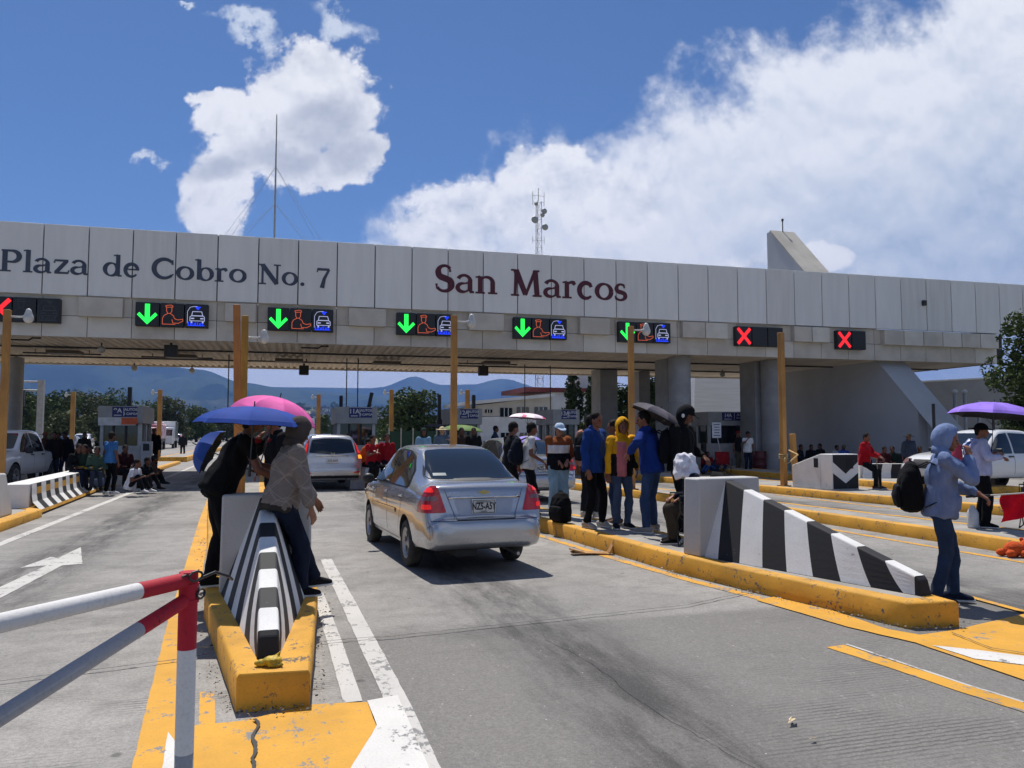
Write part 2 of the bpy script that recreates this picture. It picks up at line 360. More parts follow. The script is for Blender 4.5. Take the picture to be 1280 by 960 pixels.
# ================================================================== ground, road, paint
def ground_mat(name, base, base2, stains=True):
    m = bpy.data.materials.new(name); m.use_nodes = True; N = NT(m.node_tree); b = m.node_tree.nodes['Principled BSDF']
    b.inputs['Roughness'].default_value = 0.85; b.inputs['Specular IOR Level'].default_value = 0.3
    co = N.n.new('ShaderNodeTexCoord').outputs['Object']; s = N.sep(co)
    slab = N.comb(N.math('FLOOR', N.math('DIVIDE', N.math('ADD', s[0], 2.9), 3.2)), N.math('FLOOR', N.math('DIVIDE', N.math('ADD', s[1], -6.2), 5.4)), 0)
    wn = N.n.new('ShaderNodeTexWhiteNoise'); N.l.new(slab, wn.inputs['Vector'])
    big = N.noise(co, 0.45, 5, 0.6); mid = N.noise(co, 3.2, 6, 0.65); fine = N.noise(co, 60, 4, 0.7); fine2 = N.noise(co, 190, 2, 0.6)
    c = N.mix(N.smooth(big, 0.3, 0.7), base, base2)
    c = N.mix(N.math('MULTIPLY', wn.outputs[0], 0.30), c, tuple(x*0.62 for x in base))
    near = N.math('MULTIPLY', N.smooth(s[1], 6.45, 6.25), N.smooth(s[0], 0.3, 0.55))   # the newer, darker slabs
    c = N.mix(N.math('MULTIPLY', near, 0.95), c, tuple(x*0.50 for x in base))
    c = N.mix(N.math('MULTIPLY', N.smooth(mid, 0.42, 0.70), 0.6), c, tuple(x*0.50 for x in base))
    scf = N.noise(N.vmath('MULTIPLY', co, (2.2, 1.0, 1)), 6.5, 8, 0.75)
    c = N.mix(N.math('MULTIPLY', N.smooth(scf, 0.56, 0.70), 0.40), c, (0.40, 0.385, 0.36))
    c = N.mix(N.math('MULTIPLY', N.smooth(scf, 0.40, 0.30), 0.6), c, (0.11, 0.105, 0.10))
    lx = N.math('SUBTRACT', N.math('MODULO', N.math('ADD', s[0], 2.7+2.375+47.5), 4.75), 2.375)
    if stains:
        wob = N.math('ADD', lx, N.math('MULTIPLY', N.math('SUBTRACT', N.noise(co, 0.35, 3), 0.5), 0.5))
        g = N.math('POWER', 2.718, N.math('MULTIPLY', N.math('MULTIPLY', wob, wob), -4.2))
        st = N.noise(N.vmath('MULTIPLY', co, (3.0, 0.55, 1)), 1.3, 7, 0.7)
        st2 = N.noise(N.vmath('MULTIPLY', co, (9.0, 1.6, 1)), 2.2, 5, 0.7)
        k = N.math('MULTIPLY', g, N.math('ADD', N.smooth(st, 0.38, 0.66), N.math('MULTIPLY', N.smooth(st2, 0.5, 0.7), 0.35), clamp=True))
        c = N.mix(N.math('MULTIPLY', g, N.smooth(N.noise(N.vmath('MULTIPLY', co, (1.0, .35, 1)), 0.9, 4, .6), .36, .6, 0.10, 0.62)), c, (0.085, 0.082, 0.078))
        c = N.mix(N.math('MULTIPLY', k, 0.80), c, (0.040, 0.038, 0.037))
        tw = N.math('ABSOLUTE', N.math('SUBTRACT', N.math('ABSOLUTE', lx), 0.85))      # polished wheel tracks
        c = N.mix(N.math('MULTIPLY', N.smooth(tw, 0.45, 0.0), 0.22), c, tuple(x*0.6 for x in base))
    spot = N.n.new('ShaderNodeTexVoronoi'); spot.inputs['Scale'].default_value = 2.1; N.l.new(co, spot.inputs['Vector'])
    c = N.mix(N.math('MULTIPLY', N.smooth(N.math('ADD', spot.outputs['Distance'], N.math('MULTIPLY', mid, 0.16)), 0.155, 0.11), 0.6), c, (0.05, 0.048, 0.045))
    dots = N.n.new('ShaderNodeTexVoronoi'); dots.inputs['Scale'].default_value = 7.5; N.l.new(co, dots.inputs['Vector'])
    c = N.mix(N.math('MULTIPLY', N.smooth(dots.outputs['Distance'], 0.055, 0.03), 0.75), c, (0.52, 0.51, 0.48))
    c = N.mix(0.55, c, N.mix(N.smooth(fine, 0.25, 0.75), tuple(x*0.55 for x in (1,1,1)), (1.35, 1.35, 1.33)), 'MULTIPLY')
    c = N.mix(N.math('MULTIPLY', N.smooth(fine2, 0.60, 0.72), 0.55), c, (0.36, 0.355, 0.34))
    c = N.mix(N.math('MULTIPLY', N.smooth(fine2, 0.40, 0.30), 0.55), c, (0.06, 0.06, 0.06))
    # worn transverse grooves, the surface film gone in patches
    gr = N.n.new('ShaderNodeTexWave'); gr.wave_type = 'BANDS'; gr.bands_direction = 'Y'; gr.inputs['Scale'].default_value = 7.5; gr.inputs['Distortion'].default_value = 2.5
    gr.inputs['Detail'].default_value = 3; gr.inputs['Detail Scale'].default_value = 2; N.l.new(co, gr.inputs['Vector'])
    gm = N.math('MULTIPLY', N.smooth(N.noise(N.vmath('MULTIPLY', co, (0.5, 1, 1)), 0.9, 4, 0.6), 0.50, 0.64), N.smooth(gr.outputs['Fac'], 0.45, 0.15))
    c = N.mix(N.math('MULTIPLY', gm, 0.6), c, (0.06, 0.06, 0.058))
    N.l.new(c, b.inputs['Base Color'])
    bn = N.n.new('ShaderNodeBump'); bn.inputs['Strength'].default_value = 0.5; bn.inputs['Distance'].default_value = 0.006
    N.l.new(N.math('ADD', fine, N.math('MULTIPLY', mid, 0.8)), bn.inputs['Height']); N.l.new(bn.outputs[0], b.inputs['Normal'])
    return m
M_ROAD = ground_mat('concrete_road', (0.37, 0.350, 0.325), (0.26, 0.248, 0.232))
M_LAND = mat('dry_grass_land', rgb('6f7350'), 0.95, rgb('8d8464'), 0.02, coord='Object', lo=0.4, hi=0.6)

def paint_mat(name, c1, under=(0.20, 0.195, 0.188), wear=0.55, dirt=0.35, sc=1.0):
    m = bpy.data.materials.new(name); m.use_nodes = True; N = NT(m.node_tree); b = m.node_tree.nodes['Principled BSDF']
    b.inputs['Roughness'].default_value = 0.75
    co = N.n.new('ShaderNodeTexCoord').outputs['Object']
    a = N.noise(co, 3.5*sc, 9, 0.72); bb = N.noise(N.vmath('MULTIPLY', co, (1.5, 0.8, 1)), 24*sc, 5, 0.7)
    mask = N.smooth(N.math('ADD', N.math('MULTIPLY', a, 0.62), N.math('MULTIPLY', bb, 0.38)), wear, wear+0.05)
    f3 = N.noise(co, 1.7, 5, 0.6)
    c = N.mix(N.math('MULTIPLY', N.smooth(f3, 0.35, 0.75), dirt), c1, tuple(x*0.55 for x in c1))
    c = N.mix(N.math('MULTIPLY', N.smooth(N.noise(co, 80, 3, 0.6), 0.45, 0.75), 0.35), c, tuple(x*0.6 for x in c1))
    c = N.mix(mask, c, under); N.l.new(c, b.inputs['Base Color'])
    bn = N.n.new('ShaderNodeBump'); bn.inputs['Strength'].default_value = 0.4; bn.inputs['Distance'].default_value = 0.004
    N.l.new(N.noise(co, 55, 4, 0.7), bn.inputs['Height']); N.l.new(bn.outputs[0], b.inputs['Normal'])
    return m
M_YEL = paint_mat('yellow_road_paint', rgb('d79d2c'), wear=0.55, dirt=0.5)
M_YELW = paint_mat('worn_yellow_road_paint', rgb('d69c2c'), wear=0.515)
M_WHT = paint_mat('white_road_paint', (0.66, 0.64, 0.60), wear=0.56)
M_WHTW = paint_mat('worn_white_road_paint', (0.54, 0.52, 0.485), wear=0.53)
M_KERB = paint_mat('yellow_kerb_paint', rgb('dba030'), under=(0.12, 0.10, 0.075), wear=0.548, dirt=0.75, sc=1.6)
M_WALK = mat('island_concrete', (0.36, 0.335, 0.30), 0.9, (0.25, 0.235, 0.21), 2.2, bump=0.4, bscale=50, detail=7)
M_BWHT = paint_mat('white_barrier_paint', (0.76, 0.75, 0.72), under=(0.34, 0.32, 0.29), wear=0.60, dirt=0.32)
M_BBLK = paint_mat('black_barrier_paint', (0.012, 0.012, 0.014), under=(0.16, 0.15, 0.14), wear=0.61, dirt=0.4)
M_BGRY = paint_mat('grey_barrier_concrete', (0.50, 0.49, 0.47), under=(0.30, 0.29, 0.27), wear=0.60, dirt=0.3)
M_CRACK = mat('joint_filler', (0.07, 0.066, 0.06), 0.95)

def sheet(name, poly, z, m, kind='structure', jag=0.0):
    pts = [Vector((p[0], p[1], 0)) for p in poly]
    if jag:
        q = []
        for i, a in enumerate(pts):
            b = pts[(i+1) % len(pts)]; n = max(1, int((b-a).length/0.12)); t = (b-a).normalized() if (b-a).length else Vector((1,0,0)); s = Vector((-t.y, t.x, 0))
            for k in range(n):
                c = a.lerp(b, k/n); q.append(c + (s*jag*(noise.noise(c*7.0)+0.6*noise.noise(c*23.0)) if k else Vector()))
        pts = q
    tri = tessellate_polygon([pts]); me = bpy.data.meshes.new(name); me.from_pydata([(p.x, p.y, z) for p in pts], [], tri)
    bm = bmesh.new(); bm.from_mesh(me); bmesh.ops.recalc_face_normals(bm, faces=bm.faces)
    if bm.faces and sum(f.normal.z for f in bm.faces) < 0: bmesh.ops.reverse_faces(bm, faces=bm.faces)
    bm.to_mesh(me); bm.free(); me.materials.append(m)
    o = bpy.data.objects.new(name, me); col.objects.link(o); return tag(o, kind=kind)
def pxs(*pts): return [U(x, y) for x, y in pts]
# land: flat near, rising into low ground far away is the hills' business
sheet('ground', [(-9000, -9000), (9000, -9000), (9000, 9000), (-9000, 9000)], 0.0, M_LAND)
sheet('road', [(-30, -12), (46, -12), (46, 75), (30, 75), (16, 110), (12, 420), (-26, 420), (-30, 75)], 0.008, M_ROAD)
Z1, Z2, Z3 = 0.0125, 0.017, 0.0215
def line(name, pts, wd, m, z=Z1, jag=0.006):
    pts = [Vector((p[0], p[1], 0)) for p in pts]; L_, R__ = [], []
    for i, p in enumerate(pts):
        t = (pts[min(i+1, len(pts)-1)]-pts[max(i-1, 0)]).normalized(); s = Vector((-t.y, t.x, 0))
        L_.append(p+s*wd/2); R__.append(p-s*wd/2)
    return sheet(name, L_+R__[::-1], z, m, jag=jag)
line('lane_edge_line', [(-3.86, 8.5), (-3.86, 23), (-4.05, 40), (-4.3, 60)], 0.15, M_WHTW)
line('island_edge_line', [(-0.46, 3.2), (-0.55, 4.3), (-0.78, 7.4), (-1.30, 15.9), (-1.9, 27)], 0.21, M_YEL)
line('inner_yellow_line', [(-0.33, 4.45), (-0.40, 5.3)], 0.085, M_YELW)
line('gore_white_line', [(0.70, 3.0), (0.70, 4.84), (0.66, 7.3), (0.60, 10.4)], 0.14, M_WHTW)
line('inner_white_line', [(0.45, 4.85), (0.44, 6.0), (0.40, 8.2)], 0.11, M_WHTW)
sheet('gore_yellow_paint', pxs((160, 985), (206, 914), (300, 905), (392, 884), (459, 881), (471, 912), (430, 985)), Z2, M_YEL, jag=0.008)
sheet('gore_white_triangle', pxs((210, 920), (238, 962), (240, 990), (198, 990)), Z3, M_WHT, jag=0.004)
sheet('gore_white_chevron', pxs((459, 881), (497, 874), (540, 975), (545, 990), (425, 990), (471, 912)), Z3+0.004, M_WHT, jag=0.004)
sheet('lane_arrow', pxs((25, 711), (64, 697), (72, 699), (101, 685), (103, 706), (78, 708), (10, 744), (-30, 764), (-48, 757), (-6, 738), (58, 708)), Z1, M_WHTW, jag=0.01)
line('kerbside_yellow_line', [U(560, 640), U(680, 672), U(760, 697), U(860, 726), U(960, 752)], 0.12, M_YELW)
sheet('merge_yellow_paint', pxs((945, 752), (968, 748), (1040, 765), (1110, 789), (1150, 796), (1194, 790), (1218, 784), (1330, 758), (1420, 770), (1420, 900), (1280, 853), (1145, 806), (1060, 786)), Z2, M_YEL, jag=0.008)
sheet('merge_white_triangle', pxs((1165, 810), (1222, 816), (1290, 825), (1380, 850), (1290, 836), (1218, 827)), Z3, M_WHT, jag=0.003)
line('back_yellow_line', [U(1200, 745), U(1240, 756), U(1290, 770)], 0.08, M_YEL, Z3)
sheet('lane_yellow_stripe', pxs((1033, 811), (1055, 808), (1205, 858), (1290, 884), (1290, 896), (1200, 867), (1110, 836)), Z1, M_YEL, jag=0.006)
line('faint_white_line', [U(1058, 807), U(1205, 857), U(1280, 880)], 0.025, M_WHTW, Z1, 0.004)
line('far_yellow_line', [(8.95, 5), (8.9, 9.5), (8.9, 14)], 0.12, M_YELW)
line('far_yellow_line', [(3.3, 16), (2.6, 24)], 0.12, M_YELW)
line('far_white_line', [(5.7, 9), (5.5, 14), (5.2, 22)], 0.12, M_WHTW)
line('far_yellow_line', [(12.7, 12), (12.6, 18)], 0.12, M_YELW)
def crack(pts, wd=0.014, amp=0.012):
    P_ = []
    for a, b in zip(pts[:-1], pts[1:]):
        a, b = Vector((a[0], a[1], 0)), Vector((b[0], b[1], 0)); n = max(2, int((b-a).length/0.05)); t = (b-a).normalized(); s = Vector((-t.y, t.x, 0))
        for k in range(n): c = a.lerp(b, k/n); P_.append(c + s*amp*(noise.noise(c*5)+0.5*noise.noise(c*19)))
    P_.append(Vector((pts[-1][0], pts[-1][1], 0))); L_, R__ = [], []
    for i, p in enumerate(P_):
        t = (P_[min(i+1, len(P_)-1)]-P_[max(i-1, 0)]).normalized(); s = Vector((-t.y, t.x, 0)); ww = wd*(0.45+0.8*abs(noise.noise(p*11)))
        L_.append(p+s*ww/2); R__.append(p-s*ww/2)
    mb = MB(); z = Z3+0.008
    for i in range(len(P_)-1): mb.quad((L_[i].x, L_[i].y, z), (R__[i].x, R__[i].y, z), (R__[i+1].x, R__[i+1].y, z), (L_[i+1].x, L_[i+1].y, z))
    return tag(mb.build('road_joint', M_CRACK, fixn=False), kind='structure')
crack([U(460, 803), U(860, 760), U(950, 740)], 0.02)
crack([(-6.5, 5.55), U(0, 857), U(225, 829), U(262, 822)], 0.018)
crack([U(0, 760), U(150, 733), U(215, 727)], 0.012)
crack([U(392, 808), U(440, 803), U(475, 800)], 0.018)
crack([U(318, 905), U(321, 960), U(318, 1000)], 0.03, 0.03)
crack([U(1190, 795), U(1240, 815), U(1285, 822)], 0.02)
crack([(2.25, 3.0), U(800, 880), U(740, 830), U(680, 800)], 0.007, 0.02)
for Y in (11.6, 17, 22.4): crack([(-4.2, Y+.1), (-1.5, Y)], 0.02); crack([(0.5, Y), (3.8, Y+.15)], 0.02)
for Y in (10.4, 16): crack([(5.7, Y), (9.2, Y+.1)], 0.02)

# ================================================================== islands (concrete tops with yellow kerbs)
def island(label, outline, h=0.22, kw=0.2, top=M_WALK, seams=True):
    """outline counter-clockwise"""
    root = empty('traffic_island', (0, 0, 0)); tag(root, label, 'traffic island', 'concrete islands between the toll lanes')
    pts = [Vector((p[0], p[1], 0)) for p in outline]; n = len(pts)
    if sum(pts[i].x*pts[(i+1) % n].y-pts[(i+1) % n].x*pts[i].y for i in range(n)) < 0: pts.reverse()
    q = []
    for i in range(n):                       # finer outline with cast unevenness
        a, b = pts[i], pts[(i+1) % n]; m_ = max(1, int((b-a).length/0.22)) if (b-a).length < 14 else 24
        for k in range(m_): q.append(a.lerp(b, k/m_))
    n = len(q); inn, up_ = [], []
    for i in range(n):
        t1 = (q[i]-q[i-1]).normalized(); t2 = (q[(i+1) % n]-q[i]).normalized(); s = Vector((-(t1.y+t2.y), t1.x+t2.x, 0))
        if s.length < 1e-6: s = Vector((-t1.y, t1.x, 0))
        s.normalize(); k = 1/max(0.55, s.dot(Vector((-t2.y, t2.x, 0))))
        j = 0.006*noise.noise(q[i]*2.5)
        j += 0.007*noise.noise(q[i]*9+Vector((3,1,0))); up_.append(q[i]+s*(0.018+j+.006*abs(noise.noise(q[i]*6)))); inn.append(q[i]+s*kw*min(k, 1.5)); q[i] = q[i]+s*j
    mb = MB()
    for i in range(n):
        k = (i+1) % n; z1 = h+0.006*noise.noise(q[i]*1.7); z2 = h+0.006*noise.noise(q[k]*1.7)
        A, B = q[i], q[k]; a1, b1 = up_[i], up_[k]; a2, b2 = inn[i], inn[k]
        mb.quad((A.x, A.y, 0), (B.x, B.y, 0), (A.lerp(b1, .0).lerp(B, 1).x, B.y, z2-0.02), (A.x, A.y, z1-0.02))
        mb.quad((A.x, A.y, z1-0.02), (B.x, B.y, z2-0.02), (b1.x, b1.y, z2), (a1.x, a1.y, z1))
        mb.quad((a1.x, a1.y, z1), (b1.x, b1.y, z2), (b2.x, b2.y, z2), (a2.x, a2.y, z1))
    o = mb.build('kerb', M_KERB, root, weld=True); o.data.shade_smooth(); o.data.set_sharp_from_angle(angle=R(50))
    o = sheet('walkway', inn, h-0.004, top, kind=None); o.parent = root
    return root
ISL_C = [(-0.21, 4.86), (0.20, 4.84), (0.36, 7.4), (0.2, 12), (-0.15, 16), (-0.5, 31), (-0.6, 52), (-2.2, 52), (-2.0, 31), (-1.28, 16), (-0.95, 12), (-0.60, 7.4)]
island('yellow kerbed island with the striped wedge in the middle foreground', ISL_C)
ISL_1 = [(4.97, 5.36), (5.42, 5.28), (5.55, 6.5), (5.35, 9.5), (4.95, 13), (4.2, 20), (3.7, 31), (3.6, 52), (2.2, 52), (2.15, 31), (2.75, 22), (3.95, 13), (4.14, 12.34), (4.39, 8.3), (4.62, 6.99), (4.83, 6.04)]
island('long yellow kerbed island carrying the standing group beside the silver sedan', ISL_1, kw=0.16)
ISL_2 = [(9.35, 3), (10.6, 3), (10.6, 9), (10.1, 13), (9.4, 20), (8.4, 31), (8.3, 52), (6.8, 52), (6.8, 31), (8.3, 20), (9.28, 13.2), (9.32, 12.4), (9.4, 9)]
island('yellow kerbed island under the woman with the purple umbrella', ISL_2, 0.2, 0.16)
ISL_3 = [(13.8, 11.2), (15.2, 11.2), (15.1, 17), (14.2, 24), (12.9, 31), (12.8, 52), (11.4, 52), (11.3, 31), (12.4, 22), (12.72, 19), (13.0, 16.2), (13.23, 14.4)]
island('yellow kerbed island under the white chevron block', ISL_3, 0.2, 0.2)
ISL_4 = [(17.2, 16.5), (19.2, 16.5), (19.2, 22), (18.6, 34), (17.2, 34), (17.2, 22)]
island('far yellow kerbed island carrying the low striped barrier on the right', ISL_4, 0.2, 0.25)
ISL_L = [(-5.6, 14.2), (-4.33, 14.2), (-4.36, 17.2), (-4.62, 17.6), (-5.0, 26.6), (-4.78, 27), (-4.9, 31), (-5.1, 46), (-6.3, 46), (-6.2, 31), (-6.0, 27), (-5.7, 17.2)]
island('yellow kerbed island on the left carrying the low striped barrier', ISL_L, 0.16, 0.25)
island('pale island running away beyond the left toll booth', [(-6.6, 49), (-5.1, 49), (-5.6, 90), (-7.0, 90)], 0.3, 0.2)

rndg = random.Random(3); mb = MB()
for outl, cnt in ((ISL_C, 520), (ISL_1, 620), (ISL_2, 160)):
    E_ = [(Vector((*outl[i], 0)), Vector((*outl[(i+1) % len(outl)], 0))) for i in range(len(outl))]; E_ = [e for e in E_ if min(e[0].y, e[1].y) < 12.5]; cen = sum((e[0] for e in E_), Vector())/len(E_)
    for _ in range(cnt):
        a, b = rndg.choice(E_); t = rndg.random(); q = a.lerp(b, t)
        if q.y > 13: continue
        nn = Vector((-(b-a).y, (b-a).x, 0)).normalized(); nn = nn if nn.dot(q-cen) > 0 else -nn; q = q+nn*(.01+abs(rndg.gauss(0, .07))); s_ = rndg.uniform(.003, .011)*(1.6 if rndg.random() < .06 else 1); mb.cur = rndg.randrange(3)
        z_ = .026; P4 = [Vector((q.x+rndg.gauss(0, s_), q.y+rndg.gauss(0, s_), z_+rndg.uniform(0, s_))) for _k in range(3)]+[Vector((q.x, q.y, z_+s_*1.4))]
        for f_ in ((0, 1, 3), (1, 2, 3), (2, 0, 3)): mb.quad(*[P4[k] for k in f_])
tag(mb.build('grit', [mat('grit_grey', (.22, .21, .19), .95), mat('grit_dark', (.08, .07, .06), .95), mat('grit_pale', (.42, .39, .33), .95)], None), 'loose grit and crumbs of concrete along the foot of the near kerbs', 'grit', kind='stuff')
# ------------------------------------------------------------------ striped wedge barriers
def wedge(name, label, base, tip, blk_w=0.86, zb=0.22, zt=1.07, n_str=9, hb0=0.30, hb1=0.07, lean=0.0, first_white=False, sweep=0.0):
    """block standing at base, wedge falling to tip; stripes are bands painted across it"""
    base, tip = Vector((*base, 0)), Vector((*tip, 0)); d = (tip-base); L_ = d.length; ang = math.atan2(d.y, d.x)
    root = empty(name, (base.x, base.y, zb), ang, label, 'crash barrier')
    b = MB(); b.hexa([(-0.30, -blk_w/2, 0), (0, -blk_w/2, 0), (0, blk_w/2, 0), (-0.30, blk_w/2, 0)], [(-0.28, -blk_w/2+.01, zt-zb), (0, -blk_w/2+.01, zt-zb), (0, blk_w/2-.01, zt-zb), (-0.28, blk_w/2-.01, zt-zb)])
    b.build('block', M_BGRY, root, bevel=0.02)
    mb = MB(); H0 = zt-zb-0.03; H1 = 0.16; rw = 0.062; LN = L_-0.10; cw = LN/n_str
    def P3(x, s_, sd):
        f = x/LN; hb = hb0+(hb1-hb0)*f; hh = H0+(H1-H0)*f; return (x, sd*(hb+(rw-hb)*s_), hh*s_)
    def clip(poly, val, keep_gt):
        out_ = []
        for i in range(len(poly)):
            a_, b_ = poly[i], poly[(i+1) % len(poly)]; ia = (a_[0] >= val) == keep_gt or a_[0] == val; ib = (b_[0] >= val) == keep_gt or b_[0] == val
            if ia: out_.append(a_)
            if ia != ib:
                t = (val-a_[0])/(b_[0]-a_[0]); out_.append((val, a_[1]+(b_[1]-a_[1])*t))
        return out_
    for k in range(-3, n_str+4):
        mb.cur = (k+1) % 2
        for sd in (-1, 1):
            for j in range(6):
                s0_, s1_ = j/6, (j+1)/6
                q = [(cw*k+sweep*(1-s0_), s0_), (cw*(k+1)+sweep*(1-s0_), s0_), (cw*(k+1)+sweep*(1-s1_), s1_), (cw*k+sweep*(1-s1_), s1_)]
                q = clip(q, 0.0, True); q = clip(q, LN, False) if len(q) > 2 else q
                if len(q) > 2: mb.quad(*[P3(a_, b_, sd) for a_, b_ in (q if sd < 0 else q[::-1])])
        if 0 <= k < n_str: mb.quad(P3(cw*k, 1, -1), P3(cw*(k+1), 1, -1), P3(cw*(k+1), 1, 1), P3(cw*k, 1, 1))
    a = [P3(LN, 0, -1), P3(LN, 1, -1), P3(LN, 1, 1), P3(LN, 0, 1)]; mb.cur = 1
    e = [(LN+.06, a[0][1]*.95, 0), (LN+.035, -rw*.9, H1-.035), (LN+.035, rw*.9, H1-.035), (LN+.06, a[3][1]*.95, 0)]
    for i in range(3): mb.quad(a[i], e[i], e[i+1], a[i+1])
    mb.quad(e[0], e[3], e[2], e[1])
    o = mb.build('striped_wedge', [M_BWHT, M_BBLK], root, weld=True)
    bv = o.modifiers.new('b', 'BEVEL'); bv.width = 0.012; bv.segments = 2; bv.limit_method = 'ANGLE'; bv.angle_limit = R(30)
    return root
wedge('striped_barrier', 'white block with a narrow black and white striped wedge pointing at the camera', (-0.09, 7.35), (-0.04, 5.12), 0.78, n_str=8, hb0=0.37, sweep=0.50)
wedge('striped_barrier', 'white block with broad black and white striped wedge beside the man in blue hoodie', (5.0, 8.02), (5.36, 5.50), 0.9, zt=1.10, n_str=8, hb0=0.38, sweep=0.20)

# low striped barrier on the left island: flared foot, white top
def low_barrier(label, A, B, W, z0, H_, n, yel=False, foot=0.10, side=1, group=None):
    A, B = Vector((*A, 0)), Vector((*B, 0)); d = B-A; L_ = d.length; root = empty('low_barrier', (A.x, A.y, z0), math.atan2(d.y, d.x), label, 'concrete barrier', group)
    mb = MB(); sgn = side
    for k in range(n*2):
        x0, x1 = L_*k/(n*2), L_*(k+1)/(n*2); P0 = [(0, 0), (0.02, 0.06), (foot, H_*.38), (foot+.03, H_*.62), (foot+.04, H_*.86), (foot+.05, H_)]
        for i in range(5):
            mb.cur = (1 if k % 2 else 0)
            if yel and i == 3 and k % 2: mb.cur = 2
            if yel and i == 0: mb.cur = 2
            a, b = P0[i], P0[i+1]; sl = 0.05*sgn
            mb.quad((x0+a[1]*.25, -sgn*(W/2-a[0]), a[1]), (x1+a[1]*.25, -sgn*(W/2-a[0]), a[1]), (x1+b[1]*.25, -sgn*(W/2-b[0]), b[1]), (x0+b[1]*.25, -sgn*(W/2-b[0]), b[1]))
    mb.build('striped_face', [M_BWHT, M_BBLK, M_KERB], root, weld=True)
    b = MB(); b.hexa([(-0.02, -W/2+foot+.06 if sgn > 0 else -W/2, 0), (L_, -W/2+foot+.06 if sgn > 0 else -W/2, 0), (L_, W/2 if sgn > 0 else W/2-foot-.06, 0), (-0.02, W/2 if sgn > 0 else W/2-foot-.06, 0)],
                     [(-0.02, -W/2+foot+.062, H_+.01), (L_, -W/2+foot+.062, H_+.01), (L_, W/2-.05, H_+.01), (-0.02, W/2-.05, H_+.01)]); b.build('core', M_BWHT, root, bevel=0.01)
    return root
low_barrier('low concrete barrier with black, white and yellow stripes along the left lane', (-4.86, 17.6), (-5.26, 26.5), 0.75, 0.05, 0.56, 11, True, side=1, foot=0.16)
low_barrier('low black and white striped barrier behind the man in the red jacket', (18.0, 21.2), (20.2, 20.4), 0.4, 0.2, 0.45, 4, side=1)
low_barrier('small white barrier with dark ribs beside the two people in red shirts', (2.5, 26.6), (3.6, 26.4), 0.3, 0.22, 0.55, 5, side=1)
low_barrier('short white barrier with rounded slots in the crowd left of the booth', (-9.2, 29.0), (-8.2, 31.0), 0.3, 0.02, 0.75, 3, side=1)
# chevron block
root = empty('chevron_block', (13.42, 16.8, 0.2), 0, 'white concrete block with a black chevron on its face and a sloping back', 'concrete block')
mb = MB(); H_ = 0.9
mb.hexa([(0, 0, 0), (0.8, 0, 0), (0.8, 0.45, 0), (0, 0.45, 0)], [(0, 0, H_), (0.8, 0, H_), (0.8, 0.45, H_), (0, 0.45, H_)])
mb.hexa([(0, 0.452, 0), (0.8, 0.452, 0), (0.8, 1.62, 0), (0, 1.62, 0)], [(0, 0.452, H_), (0.8, 0.452, H_), (0.8, 1.62, 0.57), (0, 1.62, 0.57)])
mb.build('block', M_BWHT, root, bevel=0.015)
mb = MB(); y = -0.004
mb.quad((0.02, y, 0.88), (0.40, y, 0.42), (0.40, y, 0.62), (0.40, y, 0.88)); mb.quad((0.40, y, 0.88), (0.40, y, 0.42), (0.78, y, 0.88)); mb.quad((0.02, y, 0.88), (0.02, y, 0.70), (0.40, y, 0.40), (0.401, y, 0.42)); mb.quad((0.78, y, 0.88), (0.78, y, 0.70), (0.4, y, 0.40), (0.401, y, 0.42))
mb.quad((0.02, y, 0.02), (0.02, y, 0.42), (0.40, y, 0.16), (0.40, y, 0.02)); mb.quad((0.78, y, 0.02), (0.78, y, 0.42), (0.40, y, 0.16), (0.40, y, 0.02))
mb.build('chevron', M_BBLK, root)
mb = MB(); mb.box((0.53, 0.0, 0.66), (0.2, 0.02, 0.26)); mb.build('recess', mat('dark_void', (0.015, 0.015, 0.015), 0.9), root)
mb = MB(); mb.box((-0.001, 0.62, 0.66), (0.02, 0.16, 0.24)); mb.build('side_slot', MATS['dark_void'], root)
# white wedge block at the left edge
root = empty('barrier_block', (-5.55, 14.55, 0.16), 0, 'pale concrete block with a sloping shoulder at the left edge', 'concrete block')
mb = MB(); mb.hexa([(0, 0, 0), (0.95, 0, 0), (0.95, 1.75, 0), (0, 1.75, 0)], [(0.05, 0, 0.82), (0.82, 0, 0.82), (0.82, 1.75, 0.74), (0.05, 1.75, 0.74)])
mb.build('block', M_BGRY, root, bevel=0.03)

# ================================================================== the toll canopy
CX0, CY0, CROT = -8.5, 28.0, -0.024
croot = empty('toll_canopy', (CX0, CY0, 0), CROT, 'long grey panelled toll plaza canopy with lettering, spanning all the lanes', 'toll canopy')
def PF(px, py, dy=0.0):                      # a point of the canopy front as (along, up), canopy-local
    d = _ray(px, py); n = Vector((-math.sin(CROT), math.cos(CROT), 0)); o = Vector((CX0, CY0, 0))+n*dy
    q = Vector((0, 0, CAM_H)) + d*(((o-Vector((0, 0, CAM_H))).dot(n))/d.dot(n)); r = q-Vector((CX0, CY0, 0))
    return r.dot(Vector((math.cos(CROT), math.sin(CROT), 0))), q.z
def CW(x, y, z=0.0):                         # canopy-local to world
    return Vector((CX0+x*math.cos(CROT)-y*math.sin(CROT), CY0+x*math.sin(CROT)+y*math.cos(CROT), z))
M_PAN = mat('light_grey_panel', (0.78, 0.765, 0.73), 0.55, (0.73, 0.715, 0.68), 0.7, bump=0.05, bscale=3, detail=7, stretch=(4, 1, .5))
M_PAN2 = mat('weathered_grey_panel', (0.74, 0.725, 0.69), 0.6, (0.67, 0.655, 0.62), 1.1, bump=0.05, bscale=3, detail=7, stretch=(5, 1, .35))
M_PAN3 = mat('pale_grey_panel', (0.81, 0.795, 0.765), 0.55, (0.76, 0.745, 0.715), 0.9, bump=0.05, bscale=3, detail=7, stretch=(4, 1, .5))
M_SEAM = mat('dark_seam', (0.05, 0.05, 0.05), 0.9)
